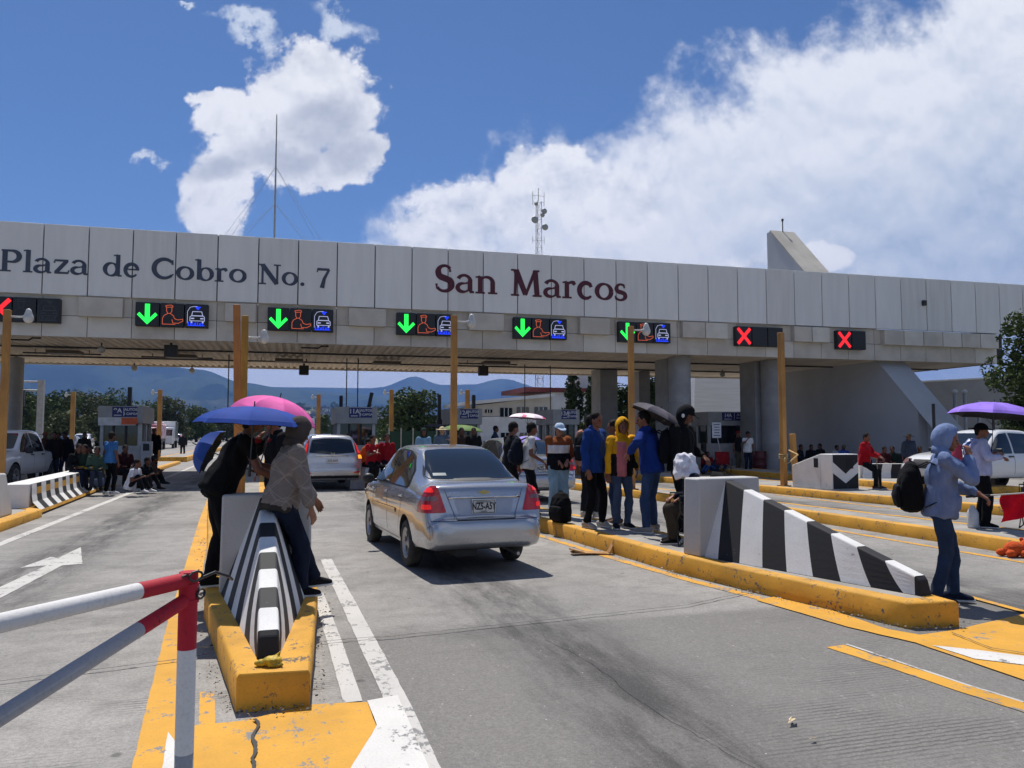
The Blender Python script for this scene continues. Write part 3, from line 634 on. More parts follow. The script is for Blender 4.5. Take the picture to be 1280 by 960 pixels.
M_BEI = mat('beige_tile', (0.60, 0.55, 0.47), 0.7, (0.50, 0.455, 0.385), 1.3, detail=6)
M_BEI2 = mat('light_beige_tile', (0.68, 0.64, 0.56), 0.7, (0.60, 0.56, 0.49), 1.3, detail=6)
M_DECK = mat('ribbed_deck', (0.80, 0.70, 0.56), 0.7, (0.62, 0.53, 0.41), 0.9, detail=7, stretch=(1, 0.3, 1))
M_CONC = mat('column_concrete', (0.33, 0.33, 0.33), 0.75, (0.26, 0.26, 0.26), 1.0, bump=0.1, bscale=12)
ZT, ZP, ZB = 8.34, 6.07, 4.73
s0, s29 = PF(53, 340)[0], PF(1249, 370)[0]; PW = (s29-s0)/29
mb = MB(); mb.box((13.5, 0.24, (ZP+ZB)/2), (52, 0.02, ZP-ZB-0.1)); mb.box((17, 0.125, (ZT+ZP)/2), (54, 0.01, ZT-ZP-.02)); mb.build('backing', M_SEAM, croot)
for k in range(-6, 33):
    x0 = s0+PW*k; 
    if k > 30: break
    b = MB(); b.box((x0+PW/2, 0.06, (ZT+ZP)/2), (PW-0.035, 0.12, ZT-ZP), Euler((random.uniform(-.003, .003), 0, random.uniform(-.004, .004)))); b.build('fascia_panel', random.choice((M_PAN, M_PAN, M_PAN2, M_PAN3)), croot, bevel=0.006, seg=1)
XL, XR_ = s0-PW*6, PF(1249, 440)[0]
XR2 = s0+PW*31
# recessed lower band: tiles in two courses; boxes jut out between the signs
SIGNS = [(-15, 76), (169, 261), (334, 417), (495, 568.5), (641, 708), (772, 837), (918, 977), (1044, 1080)]
sx = [(PF(a, 400)[0], PF(b, 400)[0]) for a, b in SIGNS]
x = XL; ZM = 5.42
while x < XR_-0.3:
    wd = min(PW, XR_-x)
    for z0_, z1_, m_, dy in ((ZB, ZM, M_BEI, 0.17), (ZM, ZP, M_BEI, 0.19)):
        b = MB(); b.box((x+wd/2, dy, (z0_+z1_)/2), (wd-0.02, 0.08, z1_-z0_-0.02)); b.build('fascia_tile', random.choice((M_BEI, M_BEI, M_BEI2)), croot)
    x += wd
gaps = [(sx[i][1]+0.5, sx[i+1][0]-0.35) for i in range(7)] + [(sx[7][1]+0.9, XR_-0.1)]
for g0, g1 in gaps:
    n = max(1, round((g1-g0)/1.0))
    for k in range(n):
        b = MB(); a = g0+(g1-g0)*k/n; b.box((a+(g1-g0)/n/2, 0.02, 5.70), ((g1-g0)/n-0.03, 0.26, 0.62)); b.build('fascia_box', M_BEI2 if k % 2 else M_BEI, croot, bevel=0.01, seg=1)
# deck under the roof
mb = MB(); D0, D1 = 0.15, 11.0; xx = XL
while xx < XR_:
    for a, b_, za, zb_ in ((0, .10, 0, 0), (.10, .14, 0, .07), (.14, .24, .07, .07), (.24, .28, .07, 0)):
        mb.quad((xx+a, D0, ZB+.03+za), (xx+b_, D0, ZB+.03+zb_), (xx+b_, D1, ZB+.03+zb_), (xx+a, D1, ZB+.03+za))
    xx += 0.28
mb.build('ceiling_deck', M_DECK, croot, weld=True, fixn=False)
mb = MB(); mb.box(((XL+XR2)/2, 5.75, 7.85), (XR2-XL, 11.0, 0.12)); mb.build('roof_slab', M_CONC, croot)
mb = MB(); mb.box(((XL+XR_)/2, 11.08, 5.6), (XR_-XL, 0.12, 1.8)); mb.build('rear_fascia', M_BEI, croot)
mb = MB(); mb.box((XR_-.02, 5.6, 5.5), (0.1, 10.9, 1.54)); mb.build('end_fascia', M_CONC, croot)
for yy in (3.5, 7.3):
    b = MB(); b.box(((XL+XR_)/2, yy, ZB+.0), (XR_-XL, 0.06, 0.06)); b.build('ceiling_beam', M_SEAM, croot)
def column(px0, px1, dy, kind='round'):
    a, b_ = PF(px0, 445, dy)[0], PF(px1, 445, dy)[0]; r = (b_-a)/2*0.96; m = MB()
    if kind == 'round': m.lathe([(r, 0), (r, 1.2), (r+.004, 1.21), (r, 1.22), (r, 2.9), (r+.004, 2.91), (r, 2.92), (r, ZB+.02)], (0, 0, 0), n=28)
    else: m.box((0, 0, ZB/2+.01), (2*r, 1.2, ZB+.02))
    o = m.build('column', M_CONC, croot, smooth=(kind == 'round')); o.location = ((a+b_)/2, dy, 0)
    if kind == 'round': o.data.set_sharp_from_angle(angle=R(60))
column(12, 31, 8.6); column(836, 862, 1.2); column(952, 979, 1.6); column(744, 766, 8.0, 'square'); column(933, 951, 2.6, 'square'); column(792, 806, 9, 'square'); column(826, 836.5, 2.4, 'square')

# ------------------------------------------------------------------ lettering (drawn as brush-width strokes with serifs)
def arc(cx, cy, rx, ry, a0, a1, w0, w1, wm=None, n=16):
    o_ = []
    for k in range(n+1):
        t = k/n; a = R(a0+(a1-a0)*t); w_ = w0+(w1-w0)*t if wm is None else (w0*(1-t)**2+2*wm*t*(1-t)+w1*t*t)
        o_.append((cx+rx*math.cos(a), cy+ry*math.sin(a), w_))
    return o_
def ring(cx, cy, rx, ry, thick, thin, tilt=0, n=32):
    return [(cx+rx*math.cos(2*math.pi*k/n), cy+ry*math.sin(2*math.pi*k/n), thin+(thick-thin)*abs(math.cos(2*math.pi*k/n+R(tilt)))**1.3) for k in range(n+1)]
def st(*p): return list(p)
G = {}   # glyph: (advance, strokes); cap height 1, x-height .68
S_ = .17; T_ = .085
def ser(x, y, w_=.30, h=.065, up=1): return [(x-w_/2, y+up*h/2, h), (x+w_/2, y+up*h/2, h)]
G['P'] = (.80, [st((.18, .0, .18), (.18, 1, .18)), ser(.2, 0, .38), ser(.16, 1, .2, .07, -1), [(.2, .955, .09), (.42, .955, .10)] , arc(.42, .70, .25, .255, 90, -90, .10, .09, .27), [(.42, .445, .09), (.2, .455, .08)]])
G['l'] = (.36, [st((.18, 0, .165), (.18, 1.03, .165)), ser(.18, 0, .32), [(.02, .99, .05), (.18, 1.01, .08)]])
G['a'] = (.68, [arc(.30, .44, .21, .205, 158, 0, .14, .15, .06), st((.50, .46, .16), (.50, .12, .16)), [(.50, .13, .15), (.54, .045, .12), (.64, .035, .06)], arc(.27, .19, .19, .155, 78, 300, .06, .06, .24), [(.30, .345, .055), (.50, .385, .07)], [(.36, .045, .07), (.5, .15, .06)]])
G['z'] = (.62, [[(.07, .62, .09), (.55, .62, .10)], st((.49, .60, .15), (.12, .06, .15)), [(.07, .05, .10), (.56, .05, .09)], [(.08, .64, .03), (.06, .50, .06)], [(.55, .04, .03), (.58, .18, .06)]])
G['d'] = (.76, [ring(.32, .33, .235, .295, .17, .07, 12), st((.57, .03, .16), (.57, 1.03, .16)), [(.40, .99, .05), (.57, 1.01, .08)], [(.57, .035, .07), (.72, .045, .07)]])
G['e'] = (.66, [arc(.33, .33, .235, .295, 5, 322, .12, .07, .22, 26), [(.12, .37, .06), (.565, .37, .075)], [(.56, .38, .08), (.555, .33, .11)]])
G['C'] = (.90, [arc(.48, .5, .385, .45, 42, 318, .12, .10, .27, 28), [(.79, .92, .05), (.78, .70, .09)], [(.77, .20, .06), (.83, .25, .05)]])
G['o'] = (.74, [ring(.37, .33, .265, .29, .17, .08, 10)])
G['b'] = (.76, [ring(.42, .33, .235, .295, .17, .07, -12), st((.16, .05, .16), (.16, 1.03, .16)), [(0.0, .99, .05), (.16, 1.01, .08)]])
G['r'] = (.54, [st((.18, 0, .16), (.18, .64, .16)), ser(.18, 0, .34), [(.02, .60, .05), (.18, .63, .08)], arc(.36, .40, .18, .22, 165, 62, .06, .15, .09, 10), [(.42, .59, .14), (.47, .53, .12)]])
G['N'] = (.96, [st((.17, 0, .09), (.17, .98, .09)), st((.79, .02, .09), (.79, 1, .09)), st((.16, .97, .20), (.78, .03, .20)), ser(.17, 0, .30), ser(.79, 1, .30, .065, -1), ser(.10, 1, .2, .065, -1)])
G['.'] = (.34, [ring(.17, .09, .045, .045, .09, .09)])
G['7'] = (.62, [[(.06, .93, .13), (.57, .93, .12)], [(.56, .93, .10), (.36, .48, .14), (.26, 0, .20)], [(.07, .97, .04), (.05, .78, .06)]])
G['S'] = (.70, [arc(.34, .735, .215, .225, 35, 180, .11, .20, .07, 14)+arc(.36, .72, .235, .22, 190, 232, .20, .23, None, 5)+[(.34, .50, .235)]+arc(.33, .275, .245, .235, 42, -5, .23, .20, None, 5)+arc(.325, .265, .25, .235, -15, -155, .20, .11, .07, 14), [(.51, .90, .03), (.53, .74, .08)], [(.08, .10, .03), (.07, .29, .08)]])
G['n'] = (.80, [st((.17, 0, .16), (.17, .64, .16)), ser(.17, 0, .32), [(.01, .60, .05), (.17, .63, .08)], arc(.39, .42, .21, .20, 160, 0, .06, .16, .10, 14), st((.60, .43, .16), (.60, 0, .16)), ser(.60, 0, .32)])
G['M'] = (1.18, [st((.19, 0, .10), (.23, .98, .12)), st((.22, .98, .20), (.56, .06, .18)), st((.56, .04, .09), (.90, .98, .12)), st((.90, .98, .18), (.97, 0, .18)), ser(.19, 0, .28), ser(.97, 0, .32), ser(.14, 1, .18, .065, -1), ser(.95, 1, .2, .065, -1)])
G['c'] = (.64, [arc(.34, .33, .245, .295, 45, 318, .14, .08, .24, 24), [(.50, .54, .12), (.53, .47, .12)]])
G['s'] = (.52, [arc(.26, .485, .165, .155, 40, 180, .09, .15, .06, 12)+arc(.27, .475, .175, .15, 192, 235, .15, .16, None, 4)+[(.26, .335, .165)]+arc(.24, .19, .185, .155, 42, -5, .16, .15, None, 4)+arc(.235, .185, .19, .155, -15, -150, .15, .09, .06, 12), [(.38, .62, .03), (.39, .50, .06)], [(.06, .05, .03), (.055, .19, .06)]])
def word(txt, x0, x1, zb, hcap, m):
    adv = sum(G[c][0] for c in txt); k = (x1-x0)/adv; pen = x0
    for c in txt:
        a, strokes = G[c]; mb = MB(); dep = 0
        for s in strokes:
            dep += 1; y = -0.012-0.0012*dep
            Lp, Rp = [], []
            for i, (px_, py_, w_) in enumerate(s):
                q0 = s[max(i-1, 0)]; q1 = s[min(i+1, len(s)-1)]; t = Vector((q1[0]-q0[0], q1[1]-q0[1])); 
                if t.length < 1e-6: t = Vector((0, 1))
                t.normalize(); nrm = Vector((-t.y, t.x))*w_/2
                Lp.append((pen+(px_+nrm.x)*k, zb+(py_+nrm.y)*hcap)); Rp.append((pen+(px_-nrm.x)*k, zb+(py_-nrm.y)*hcap))
            for i in range(len(s)-1):
                q = [Lp[i], Rp[i], Rp[i+1], Lp[i+1]]
                mb.quad(*[(v_[0], y, v_[1]) for v_ in q])
            loop = Lp+Rp[::-1]
            for i in range(len(loop)):
                p_, q_ = loop[i], loop[(i+1) % len(loop)]; mb.quad((p_[0], y, p_[1]), (q_[0], y, q_[1]), (q_[0], 0.0, q_[1]), (p_[0], 0.0, p_[1]))
        mb.build('letter', m, croot, fixn=False); pen += a*k
M_NAVY = mat('slate_letter_paint', rgb('3a4152'), 0.6, rgb('454c5c'), 3); M_WINE = mat('wine_letter_paint', rgb('571a2b'), 0.6, rgb('4c1826'), 3)
for txt, a, b_, yb, hc, m_ in (('Plaza', -1.5, 111, 0, .70, M_NAVY), ('de', 128, 175, 0, .70, M_NAVY), ('Cobro', 189, 309, 0, .70, M_NAVY), ('No.', 323, 383, 0, .70, M_NAVY), ('7', 395, 413, 0, .70, M_NAVY), ('San', 543, 623, 0, 1.0, M_WINE), ('Marcos', 637, 784.5, 0, 1.0, M_WINE)):
    base = {'Plaza': (5, 339), 'de': (150, 346), 'Cobro': (250, 351), 'No.': (345, 356), '7': (404, 360), 'San': (590, 366.5), 'Marcos': (700, 372.5)}[txt]
    word(txt, PF(a, 350)[0], PF(b_, 350)[0], PF(*base)[1], hc, m_)
# small fixtures on the canopy
mb = MB(); x_, z_ = PF(1154, 379); mb.box((x_, -.06, z_), (.16, .12, .22)); mb.build('wall_lamp', M_SEAM, croot)

# ------------------------------------------------------------------ lane signals
M_LEDBOX = mat('signal_black', (0.012, 0.012, 0.014), 0.5, (0.02, 0.02, 0.022), 30)
M_LG = mat('led_green', (0.02, 0.3, 0.03), emit=(0.02, 1.0, 0.10), estr=1.15)
M_LR = mat('led_red', (0.3, 0.02, 0.02), emit=(1.0, 0.02, 0.03), estr=1.0)
M_LO = mat('led_orange', (0.3, 0.1, 0.05), emit=(1.0, 0.16, 0.06), estr=0.5)
M_LW = mat('led_white', (0.3, 0.3, 0.35), emit=(0.50, 0.55, 0.85), estr=0.55)
M_LB = mat('led_blue', (0.02, 0.02, 0.3), emit=(0.01, 0.05, 1.0), estr=1.2)
M_OFF = mat('unlit_glass', (0.06, 0.065, 0.07), 0.4)
def strip(mb, pts, w_, y):
    for a, b_ in zip(pts[:-1], pts[1:]):
        a, b_ = Vector(a), Vector(b_); t = (b_-a); 
        if t.length < 1e-6: continue
        t.normalize(); n_ = Vector((-t.y, t.x))*w_/2; a = a-t*w_*.3; b_ = b_+t*w_*.3
        mb.quad((a.x+n_.x, y, a.y+n_.y), (a.x-n_.x, y, a.y-n_.y), (b_.x-n_.x, y, b_.y-n_.y), (b_.x+n_.x, y, b_.y+n_.y))
def signal(x0, x1, zc, kind, label):
    W = x1-x0; h = 0.78; o = CW(x0, 0.0, zc); root = empty('lane_signal', o, CROT, label, 'lane signal', 'lane signals under the canopy front')
    mw = W/3; y = -0.105
    for k in range(3):
        if kind == 'xs' and k == 2: continue
        b = MB(); b.box((mw*(k+.5), 0.02, 0), (mw-.03, 0.24, h)); b.build('module', M_LEDBOX, root, bevel=0.01, seg=1)
    c = mw*.5
    if kind == 'g':
        m = MB(); m.quad((c-.075, y, .34), (c-.075, y, -.12), (c+.075, y, -.12), (c+.075, y, .34))
        m.quad((c-.075, y, -.12), (c-.24, y, .06), (c-.31, y, -.02), (c, y, -.34), (c, y, -.12)); m.quad((c+.075, y, -.12), (c, y, -.12), (c, y, -.34), (c+.31, y, -.02), (c+.24, y, .06)); m.build('green_arrow', M_LG, root)
    elif kind != 'off':
        m = MB(); strip(m, [(c-.25, .28), (c+.25, -.28)], .13, y); strip(m, [(c-.25, -.28), (c+.25, .28)], .13, y-.002); m.build('red_cross', M_LR, root)
    if kind in ('g', 'xo'):
        mo, mwh, mbl = (M_LO, M_LW, M_LB) if kind == 'g' else (M_OFF, M_OFF, M_OFF)
        c = mw*1.5; m = MB(); w_ = .016
        strip(m, [(c-.20, .30), (c-.05, .33), (c+.02, .30), (c+.02, .26), (c-.18, .25), (c-.20, .30)], w_, y)             # cap
        strip(m, [(c-.17, .24), (c-.17, .12), (c-.13, .05), (c-.05, .05), (c-.01, .12), (c-.01, .24)], w_, y)             # face
        strip(m, [(c-.13, .04), (c-.24, -.02), (c-.29, -.12), (c-.29, -.31), (c+.10, -.31)], w_, y)
        strip(m, [(c-.05, .04), (c+.04, -.02), (c+.08, -.12), (c+.18, -.16), (c+.33, -.13), (c+.34, -.19), (c+.20, -.27), (c+.03, -.27), (c+.0, -.15)], w_, y)
        m.build('attendant_symbol', mo, root)
        c = mw*2.5; m = MB()
        strip(m, [(c-.28, -.25), (c-.28, .14), (c-.20, .28), (c-.08, .31), (c+.02, .31)], w_, y)
        strip(m, [(c-.12, .14), (c+.16, .14), (c+.20, .0), (c+.25, -.04), (c+.25, -.17), (c-.20, -.17), (c-.20, -.04), (c-.15, .0), (c-.12, .14)], .021, y)
        strip(m, [(c-.15, .0), (c+.20, .0)], .03, y); strip(m, [(c-.16, -.09), (c-.08, -.09)], .04, y); strip(m, [(c+.13, -.09), (c+.21, -.09)], .04, y); strip(m, [(c-.15, -.2), (c-.15, -.23)], .05, y); strip(m, [(c+.2, -.2), (c+.2, -.23)], .05, y)
        m.build('car_symbol', mwh, root)
        m = MB(); strip(m, [(c-.04, .29), (c+.12, .29)], .025, y); strip(m, [(c-.01, .25), (c+.09, .25)], .025, y); strip(m, [(c+.02, .21), (c+.06, .21)], .025, y)
        xw = c-.25
        for a_ in (.05, .035, .05, .03, .045, .05, .03, .04, .035): strip(m, [(xw, -.31), (xw+.012, -.31+a_*2)], .022, y); xw += a_+.014
        strip(m, [(c-.26, -.33), (c+.25, -.325)], .02, y); m.build('tag_lettering', mbl, root)
        m = MB()
LAB = ['lane signal with a red cross at the left edge of the photo', 'green arrow lane signal below the words Plaza de', 'green arrow lane signal below the word Cobro and above the blue umbrella', 'green arrow lane signal left of the words San Marcos, partly behind a pole', 'green arrow lane signal below the letters an M of San Marcos', 'green arrow lane signal farthest right, cut by an ochre pole', 'red cross lane signal beside the tall ochre pole over the chevron block', 'shorter red cross lane signal farthest right']
for i, ((a, b_), kd) in enumerate(zip(SIGNS, ['xo', 'g', 'g', 'g', 'g', 'g', 'x', 'xs'])):
    x0, x1 = sx[i]; 
    if kd == 'xs': x1 = x0+(x1-x0)*1.5
    zc = 5.53; signal(x0, x1, zc, kd, LAB[i])
# ================================================================== people
def cloth(h, h2=None, name=None):
    c = rgb(h); c2 = rgb(h2) if h2 else tuple(x*0.72 for x in c)
    return mat(name or 'cloth_'+h, c, 0.88, c2, 7, bump=0.9, bscale=11, spec=0.15, detail=6, stretch=(1, 1, .6), bdist=.022)
def skinm(h): return mat('skin_'+h, rgb(h), 0.5, tuple(x*0.85 for x in rgb(h)), 14, spec=0.35)
M_HAIR = mat('black_hair', (0.006, 0.005, 0.005), 0.75, (0.016, 0.013, 0.011), 40, spec=.15, bump=0.6, bscale=90, stretch=(1, 1, .25))
M_EYE = mat('dark_eye', (0.015, 0.01, 0.008), 0.25)
M_SOLE = mat('white_rubber', (0.62, 0.61, 0.58), 0.7)
M_BLKP = mat('black_plastic', (0.015, 0.015, 0.017), 0.4)
M_STEEL = mat('grey_steel', (0.45, 0.45, 0.46), 0.35, metal=0.8)
def ik(a, b, l1, l2, pole):
    a, b, pole = Vector(a), Vector(b), Vector(pole); d = b-a; L_ = d.length
    if L_ > (l1+l2)*.999: b = a+d*((l1+l2)*.999/L_); d = b-a; L_ = d.length
    t = d/L_; x = (l1*l1-l2*l2+L_*L_)/(2*L_); y = math.sqrt(max(0, l1*l1-x*x)); p = pole-t*pole.dot(t)
    p = p.normalized() if p.length > 1e-5 else Vector((0, 1, 0))
    return a+t*x+p*y, b
VOX = {'near': (.0075, .012), 'mid': (.011, .016), 'far': (.02, .024)}
def hand(mb, wr, d, palmn, side, k=1.0, curl=35):
    """palm and five fingers; d: direction of the hand, palmn: the way the palm faces"""
    d = d.normalized(); pn = Vector(palmn); pn = (pn-d*pn.dot(d)).normalized(); x = d.cross(pn)*side
    mb.loft([wr-d*.02, wr+d*.02*k, wr+d*.055*k, wr+d*.085*k, wr+d*.093*k], [(.024, .019), (.031*k, .016*k), (.040*k, .0145*k), (.040*k, .012*k), (.034*k, .008*k)], 12, xdir=x)
    for i, (ox, ln) in enumerate(((-.030, .058), (-.010, .068), (.010, .064), (.029, .050))):
        p0 = wr+d*.080*k+x*ox*k; a = R(curl*.45+i*3); d1 = (d*math.cos(a)+pn*math.sin(a)+x*ox*1.6).normalized(); a2 = R(curl*1.25+i*5); d2 = (d*math.cos(a2)+pn*math.sin(a2)).normalized()
        p1 = p0+d1*ln*.55*k; p2 = p1+d2*ln*.55*k
        mb.cap(p0, p1, .0088*k, .0080*k, 8); mb.cap(p1, p2, .0080*k, .0066*k, 8)
    p0 = wr+d*.022*k-x*.022*k; p1 = p0+(d*.62-x*.72+pn*.25).normalized()*.040*k; p2 = p1+(d*.9-x*.2+pn*.4).normalized()*.032*k
    mb.cap(p0, p1, .0135*k, .0098*k, 8); mb.cap(p1, p2, .0096*k, .0078*k, 8)

def person(label, P, face, h=1.7, res='mid', hip=(0, .92), lean=3, side=0, head=(0, 0), lh=None, rh=None, lf=None, rf=None, le=(-.5, -.8, -.3), re=(.5, -.8, -.3), lk=(0, 1, 0.1), rk=(0, 1, 0.1),
           top='hoodie', tc='333333', bc='22252d', sc='222222', skin='8a5a42', hair=True, hat=None, hatc='202020', hood=None, zip_=None, fit=1.0, group=None, lw=.0, hips_x=0, long_hair=False, curl=35, trim=None, hp=(0, 0, -1), bits=True):
    S = h/1.72; near = res == 'near'; far = res == 'far'; v1, v2 = VOX[res]
    root = empty('person', P, -R(face), label, 'person', group)
    n = 12 if not far else 8
    M3 = Matrix.Rotation(-R(lean), 3, 'X') @ Matrix.Rotation(R(side), 3, 'Y'); X = M3 @ Vector((1, 0, 0)); Ut = M3 @ Vector((0, 0, 1)); Ft = M3 @ Vector((0, 1, 0))
    hc = Vector((hips_x, hip[0], hip[1])); nk = hc+Ut*.52
    sh = {s: hc+Ut*.465+X*s*.172 for s in (-1, 1)}
    Hm = Matrix.Rotation(-R(head[1]), 3, 'Z') @ Matrix.Rotation(-R(head[0]+lean*.25), 3, 'X'); Uh = Hm @ Vector((0, 0, 1)); Fh = Hm @ Vector((0, 1, 0)); Xh = Hm @ Vector((1, 0, 0))
    hd = nk+(Ut*.35+Uh*.65).normalized()*.150+Fh*.022
    seated = hip[1] < .75
    df_ = {-1: Vector((-.25, .06, hip[1]-.06)), 1: Vector((.25, .06, hip[1]-.06))}
    wt = {-1: Vector(lh) if lh else df_[-1], 1: Vector(rh) if rh else df_[1]}; el = {}
    for s, pole in ((-1, le), (1, re)): el[s], wt[s] = ik(sh[s], wt[s], .285, .255, pole)
    hj = {s: hc+X*s*.088-Ut*.02 for s in (-1, 1)}
    ft = {-1: Vector(lf) if lf else Vector((-.11, -.02, .075)), 1: Vector(rf) if rf else Vector((.11, .03, .075))}; kn = {}
    for s, pole in ((-1, lk), (1, rk)): kn[s], ft[s] = ik(hj[s], ft[s], .425, .415, pole)
    sc_ = lambda mb: [q.__imul__(S) for q in mb.v]
    # ---- skin: one continuous body
    mb = MB()
    mb.ell(hd+Uh*.012, (.077, .094, .106), 16, rot=Hm); mb.ell(hd-Uh*.050+Fh*.022, (.056, .068, .062), 12, rot=Hm)
    mb.ell(hd-Uh*.095+Fh*.062, (.026, .022, .020), 10, rot=Hm)                                             # chin
    mb.cap(hd+Fh*.088-Uh*.002, hd+Fh*.106-Uh*.034, .009, .014, 8)                                         # nose
    mb.ell(hd+Fh*.086-Uh*.062, (.024, .012, .009), 8, rot=Hm)                                             # lips
    for s in (-1, 1):
        mb.ell(hd+Xh*s*.078-Fh*.004-Uh*.012, (.010, .020, .032), 8, rot=Hm)
        mb.ell(hd+Xh*s*.034+Fh*.066+Uh*.016, (.022, .016, .009), 8, rot=Hm)                                # brow
        mb.ell(hd+Xh*s*.042+Fh*.058-Uh*.032, (.022, .020, .018), 8, rot=Hm)
    mb.cap(nk-Ut*.06, hd-Uh*.05-Fh*.015, .058, .052, n)
    mb.loft([hc-Ut*.08, hc, hc+Ut*.2, hc+Ut*.36, hc+Ut*.46, nk-Ut*.01], [(.10, .07), (.115, .08), (.095, .065), (.115, .08), (.125, .07), (.05, .05)], 14, xdir=X)
    for s in (-1, 1):
        mb.cap(sh[s]-X*s*.02, el[s], .048, .038, n); mb.cap(el[s], wt[s], .038, .026, n)
        d = (wt[s]-el[s]).normalized()
        if far: mb.cap(wt[s], wt[s]+d*.12, .028, .024, 8)
        else:
            pn = Vector(hp) if abs(d.z) < .6 else Vector((-s*.75, .0, 0))+Vector((0, -.4, 0)); dd = (d*.85+Vector((0, 0, -.3 if abs(d.z) < .8 else 0))).normalized()
            hand(mb, wt[s]+d*.005, dd, pn, s, 1.0 if near else 1.06, curl)
        mb.cap(hj[s], kn[s], .056, .036, n); mb.cap(kn[s], ft[s], .034, .028, n)
    sc_(mb); blob(mb, (v1 if not near else .006)*S, 'body', skinm(skin), root, sm=2)
    if not far:
        for s in (-1, 1):
            m_ = MB(); m_.ell(hd+Xh*s*.032+Fh*.083-Uh*.001, (.014, .010, .0075), 8, rot=Hm); sc_(m_); m_.build('eye', M_EYE, root, smooth=True)
    # ---- trousers or skirt
    mb = MB(); f = fit
    mb.loft([hc-Ut*.11, hc-Ut*.05, hc+Ut*.03, hc+Ut*.11], [(.13*f, .105*f), (.165*f, .125*f), (.160*f, .118*f), (.145*f, .108*f)], 16, xdir=X)
    for s in (-1, 1):
        mb.cap(hj[s]-X*s*.004, kn[s], (.092+lw)*f, (.067+lw)*f, n); e = kn[s].lerp(ft[s], .97)
        mb.loft([kn[s], kn[s].lerp(e, .3), kn[s].lerp(e, .7), e, e+(e-kn[s]).normalized()*.01], [(.066+lw)*f, (.068+lw)*f, (.060+lw)*f, (.058+lw)*f, (.046+lw)*f], n); mb.ell(kn[s], ((.067+lw)*f,)*3, n)
    sc_(mb); blob(mb, v2*S, 'trousers', cloth(bc), root, sm=2, fold=.016 if not far else 0, fscale=8, seed=hash(label) % 37 if False else len(label)*1.7)
    # ---- shoes
    for s in (-1, 1):
        sd_ = (kn[s]-ft[s]); fl = Vector((0, 1, 0)) if not seated or sd_.z > .3 else Vector((0, 1, -.25)); fl = (fl + X*s*.18).normalized(); a = ft[s]-Vector((0, 0, .075)); xd = Vector((fl.y, -fl.x, 0)).normalized()
        m_ = MB(); m_.loft([a-fl*.085+Vector((0,0,.045)), a-fl*.075+Vector((0,0,.052)), a+Vector((0,0,.056)), a+fl*.07+Vector((0,0,.047)), a+fl*.13+Vector((0,0,.036)), a+fl*.175+Vector((0,0,.030)), a+fl*.19+Vector((0,0,.028))],
                          [(.015, .02), (.036, .044), (.040, .052), (.043, .043), (.046, .033), (.034, .025), (.012, .012)], 12, xdir=xd)
        m_.cap(a+Vector((0,0,.06)), a+Vector((0,0,.10)), .042, .043, 10)
        sc_(m_); so = blob(m_, .009*S if not far else .02, 'shoe', cloth(sc), root, sm=1)
        if not far:
            m2 = MB(); m2.loft([a-fl*.092+Vector((0,0,.012)), a-fl*.07+Vector((0,0,.012)), a+Vector((0,0,.012)), a+fl*.12+Vector((0,0,.012)), a+fl*.185+Vector((0,0,.013)), a+fl*.2+Vector((0,0,.014))], [(.016, .012), (.037, .013), (.039, .013), (.049, .013), (.034, .013), (.012, .01)], 14, xdir=xd, power=3); sc_(m2); m2.build('sole', M_SOLE, so, smooth=True)
    # ---- top
    mb = MB(); b_ = .018 if top == 'tee' else .030
    hem = -.10 if top in ('hoodie', 'jacket') else -.07
    mb.loft([hc+Ut*hem, hc+Ut*(hem+.035), hc+Ut*.10, hc+Ut*.22, hc+Ut*.34, hc+Ut*.43, hc+Ut*.49, hc+Ut*.53], [(.158*f+b_, .126*f+b_), (.168*f+b_, .136*f+b_), (.158*f+b_, .126*f+b_), (.145*f+b_, .110*f+b_), (.160*f+b_, .118*f+b_), (.155*f+b_*.8, .098*f+b_*.7), (.105, .072), (.066, .062)], 18, xdir=X)
    ends = {}
    for s in (-1, 1):
        mb.ell(sh[s], (.062+b_*.5,)*3, n)
        if top == 'tee':
            e = sh[s].lerp(el[s], .52); mb.cap(sh[s], e, .060+b_*.5, .056, n); ends[s] = e
        elif top == 'vest': pass
        else:
            mb.cap(sh[s], el[s], .058+b_*.55, .050+b_*.5, n); e = el[s].lerp(wt[s], .93); mb.loft([el[s], el[s].lerp(e, .4), el[s].lerp(e, .85), e, e+(e-el[s]).normalized()*.012], [.049+b_*.5, .050+b_*.4, .044+b_*.3, .036+b_*.25, .032+b_*.2], n); ends[s] = e
    if top == 'hoodie' and not hood: mb.loft([nk+Ut*.0-Ft*.02, nk+Ut*.035-Ft*.045, nk+Ut*.03-Ft*.07], [(.09, .07), (.095, .06), (.06, .035)], 12, xdir=X)
    if top in ('jacket',): mb.loft([nk-Ut*.03, nk+Ut*.045], [(.075, .072), (.068, .066)], 12, xdir=X)
    if top == 'hoodie' and not far: mb.box(hc+Ut*.06+Ft*(.118*f+b_), (.2, .03, .13), Euler((-R(lean), 0, 0)))
    sc_(mb); mats = [cloth(tc)]
    if trim: mats += [cloth(t_) for t_ in trim[0]]
    tp = blob(mb, v2*S, {'tee': 'shirt', 'hoodie': 'hoodie', 'jacket': 'jacket', 'shirt': 'shirt', 'vest': 'shirt'}[top], mats, root, sm=2, fold=.021 if not far else 0, fscale=7.0, seed=len(label)*2.3)
    if trim:
        for pl in tp.data.polygons:
            q = (pl.center/S)-hc; i_ = trim[1](q.dot(X), q.dot(Ft), q.dot(Ut), abs((pl.center/S-hc).dot(X)) > .205)
            pl.material_index = i_
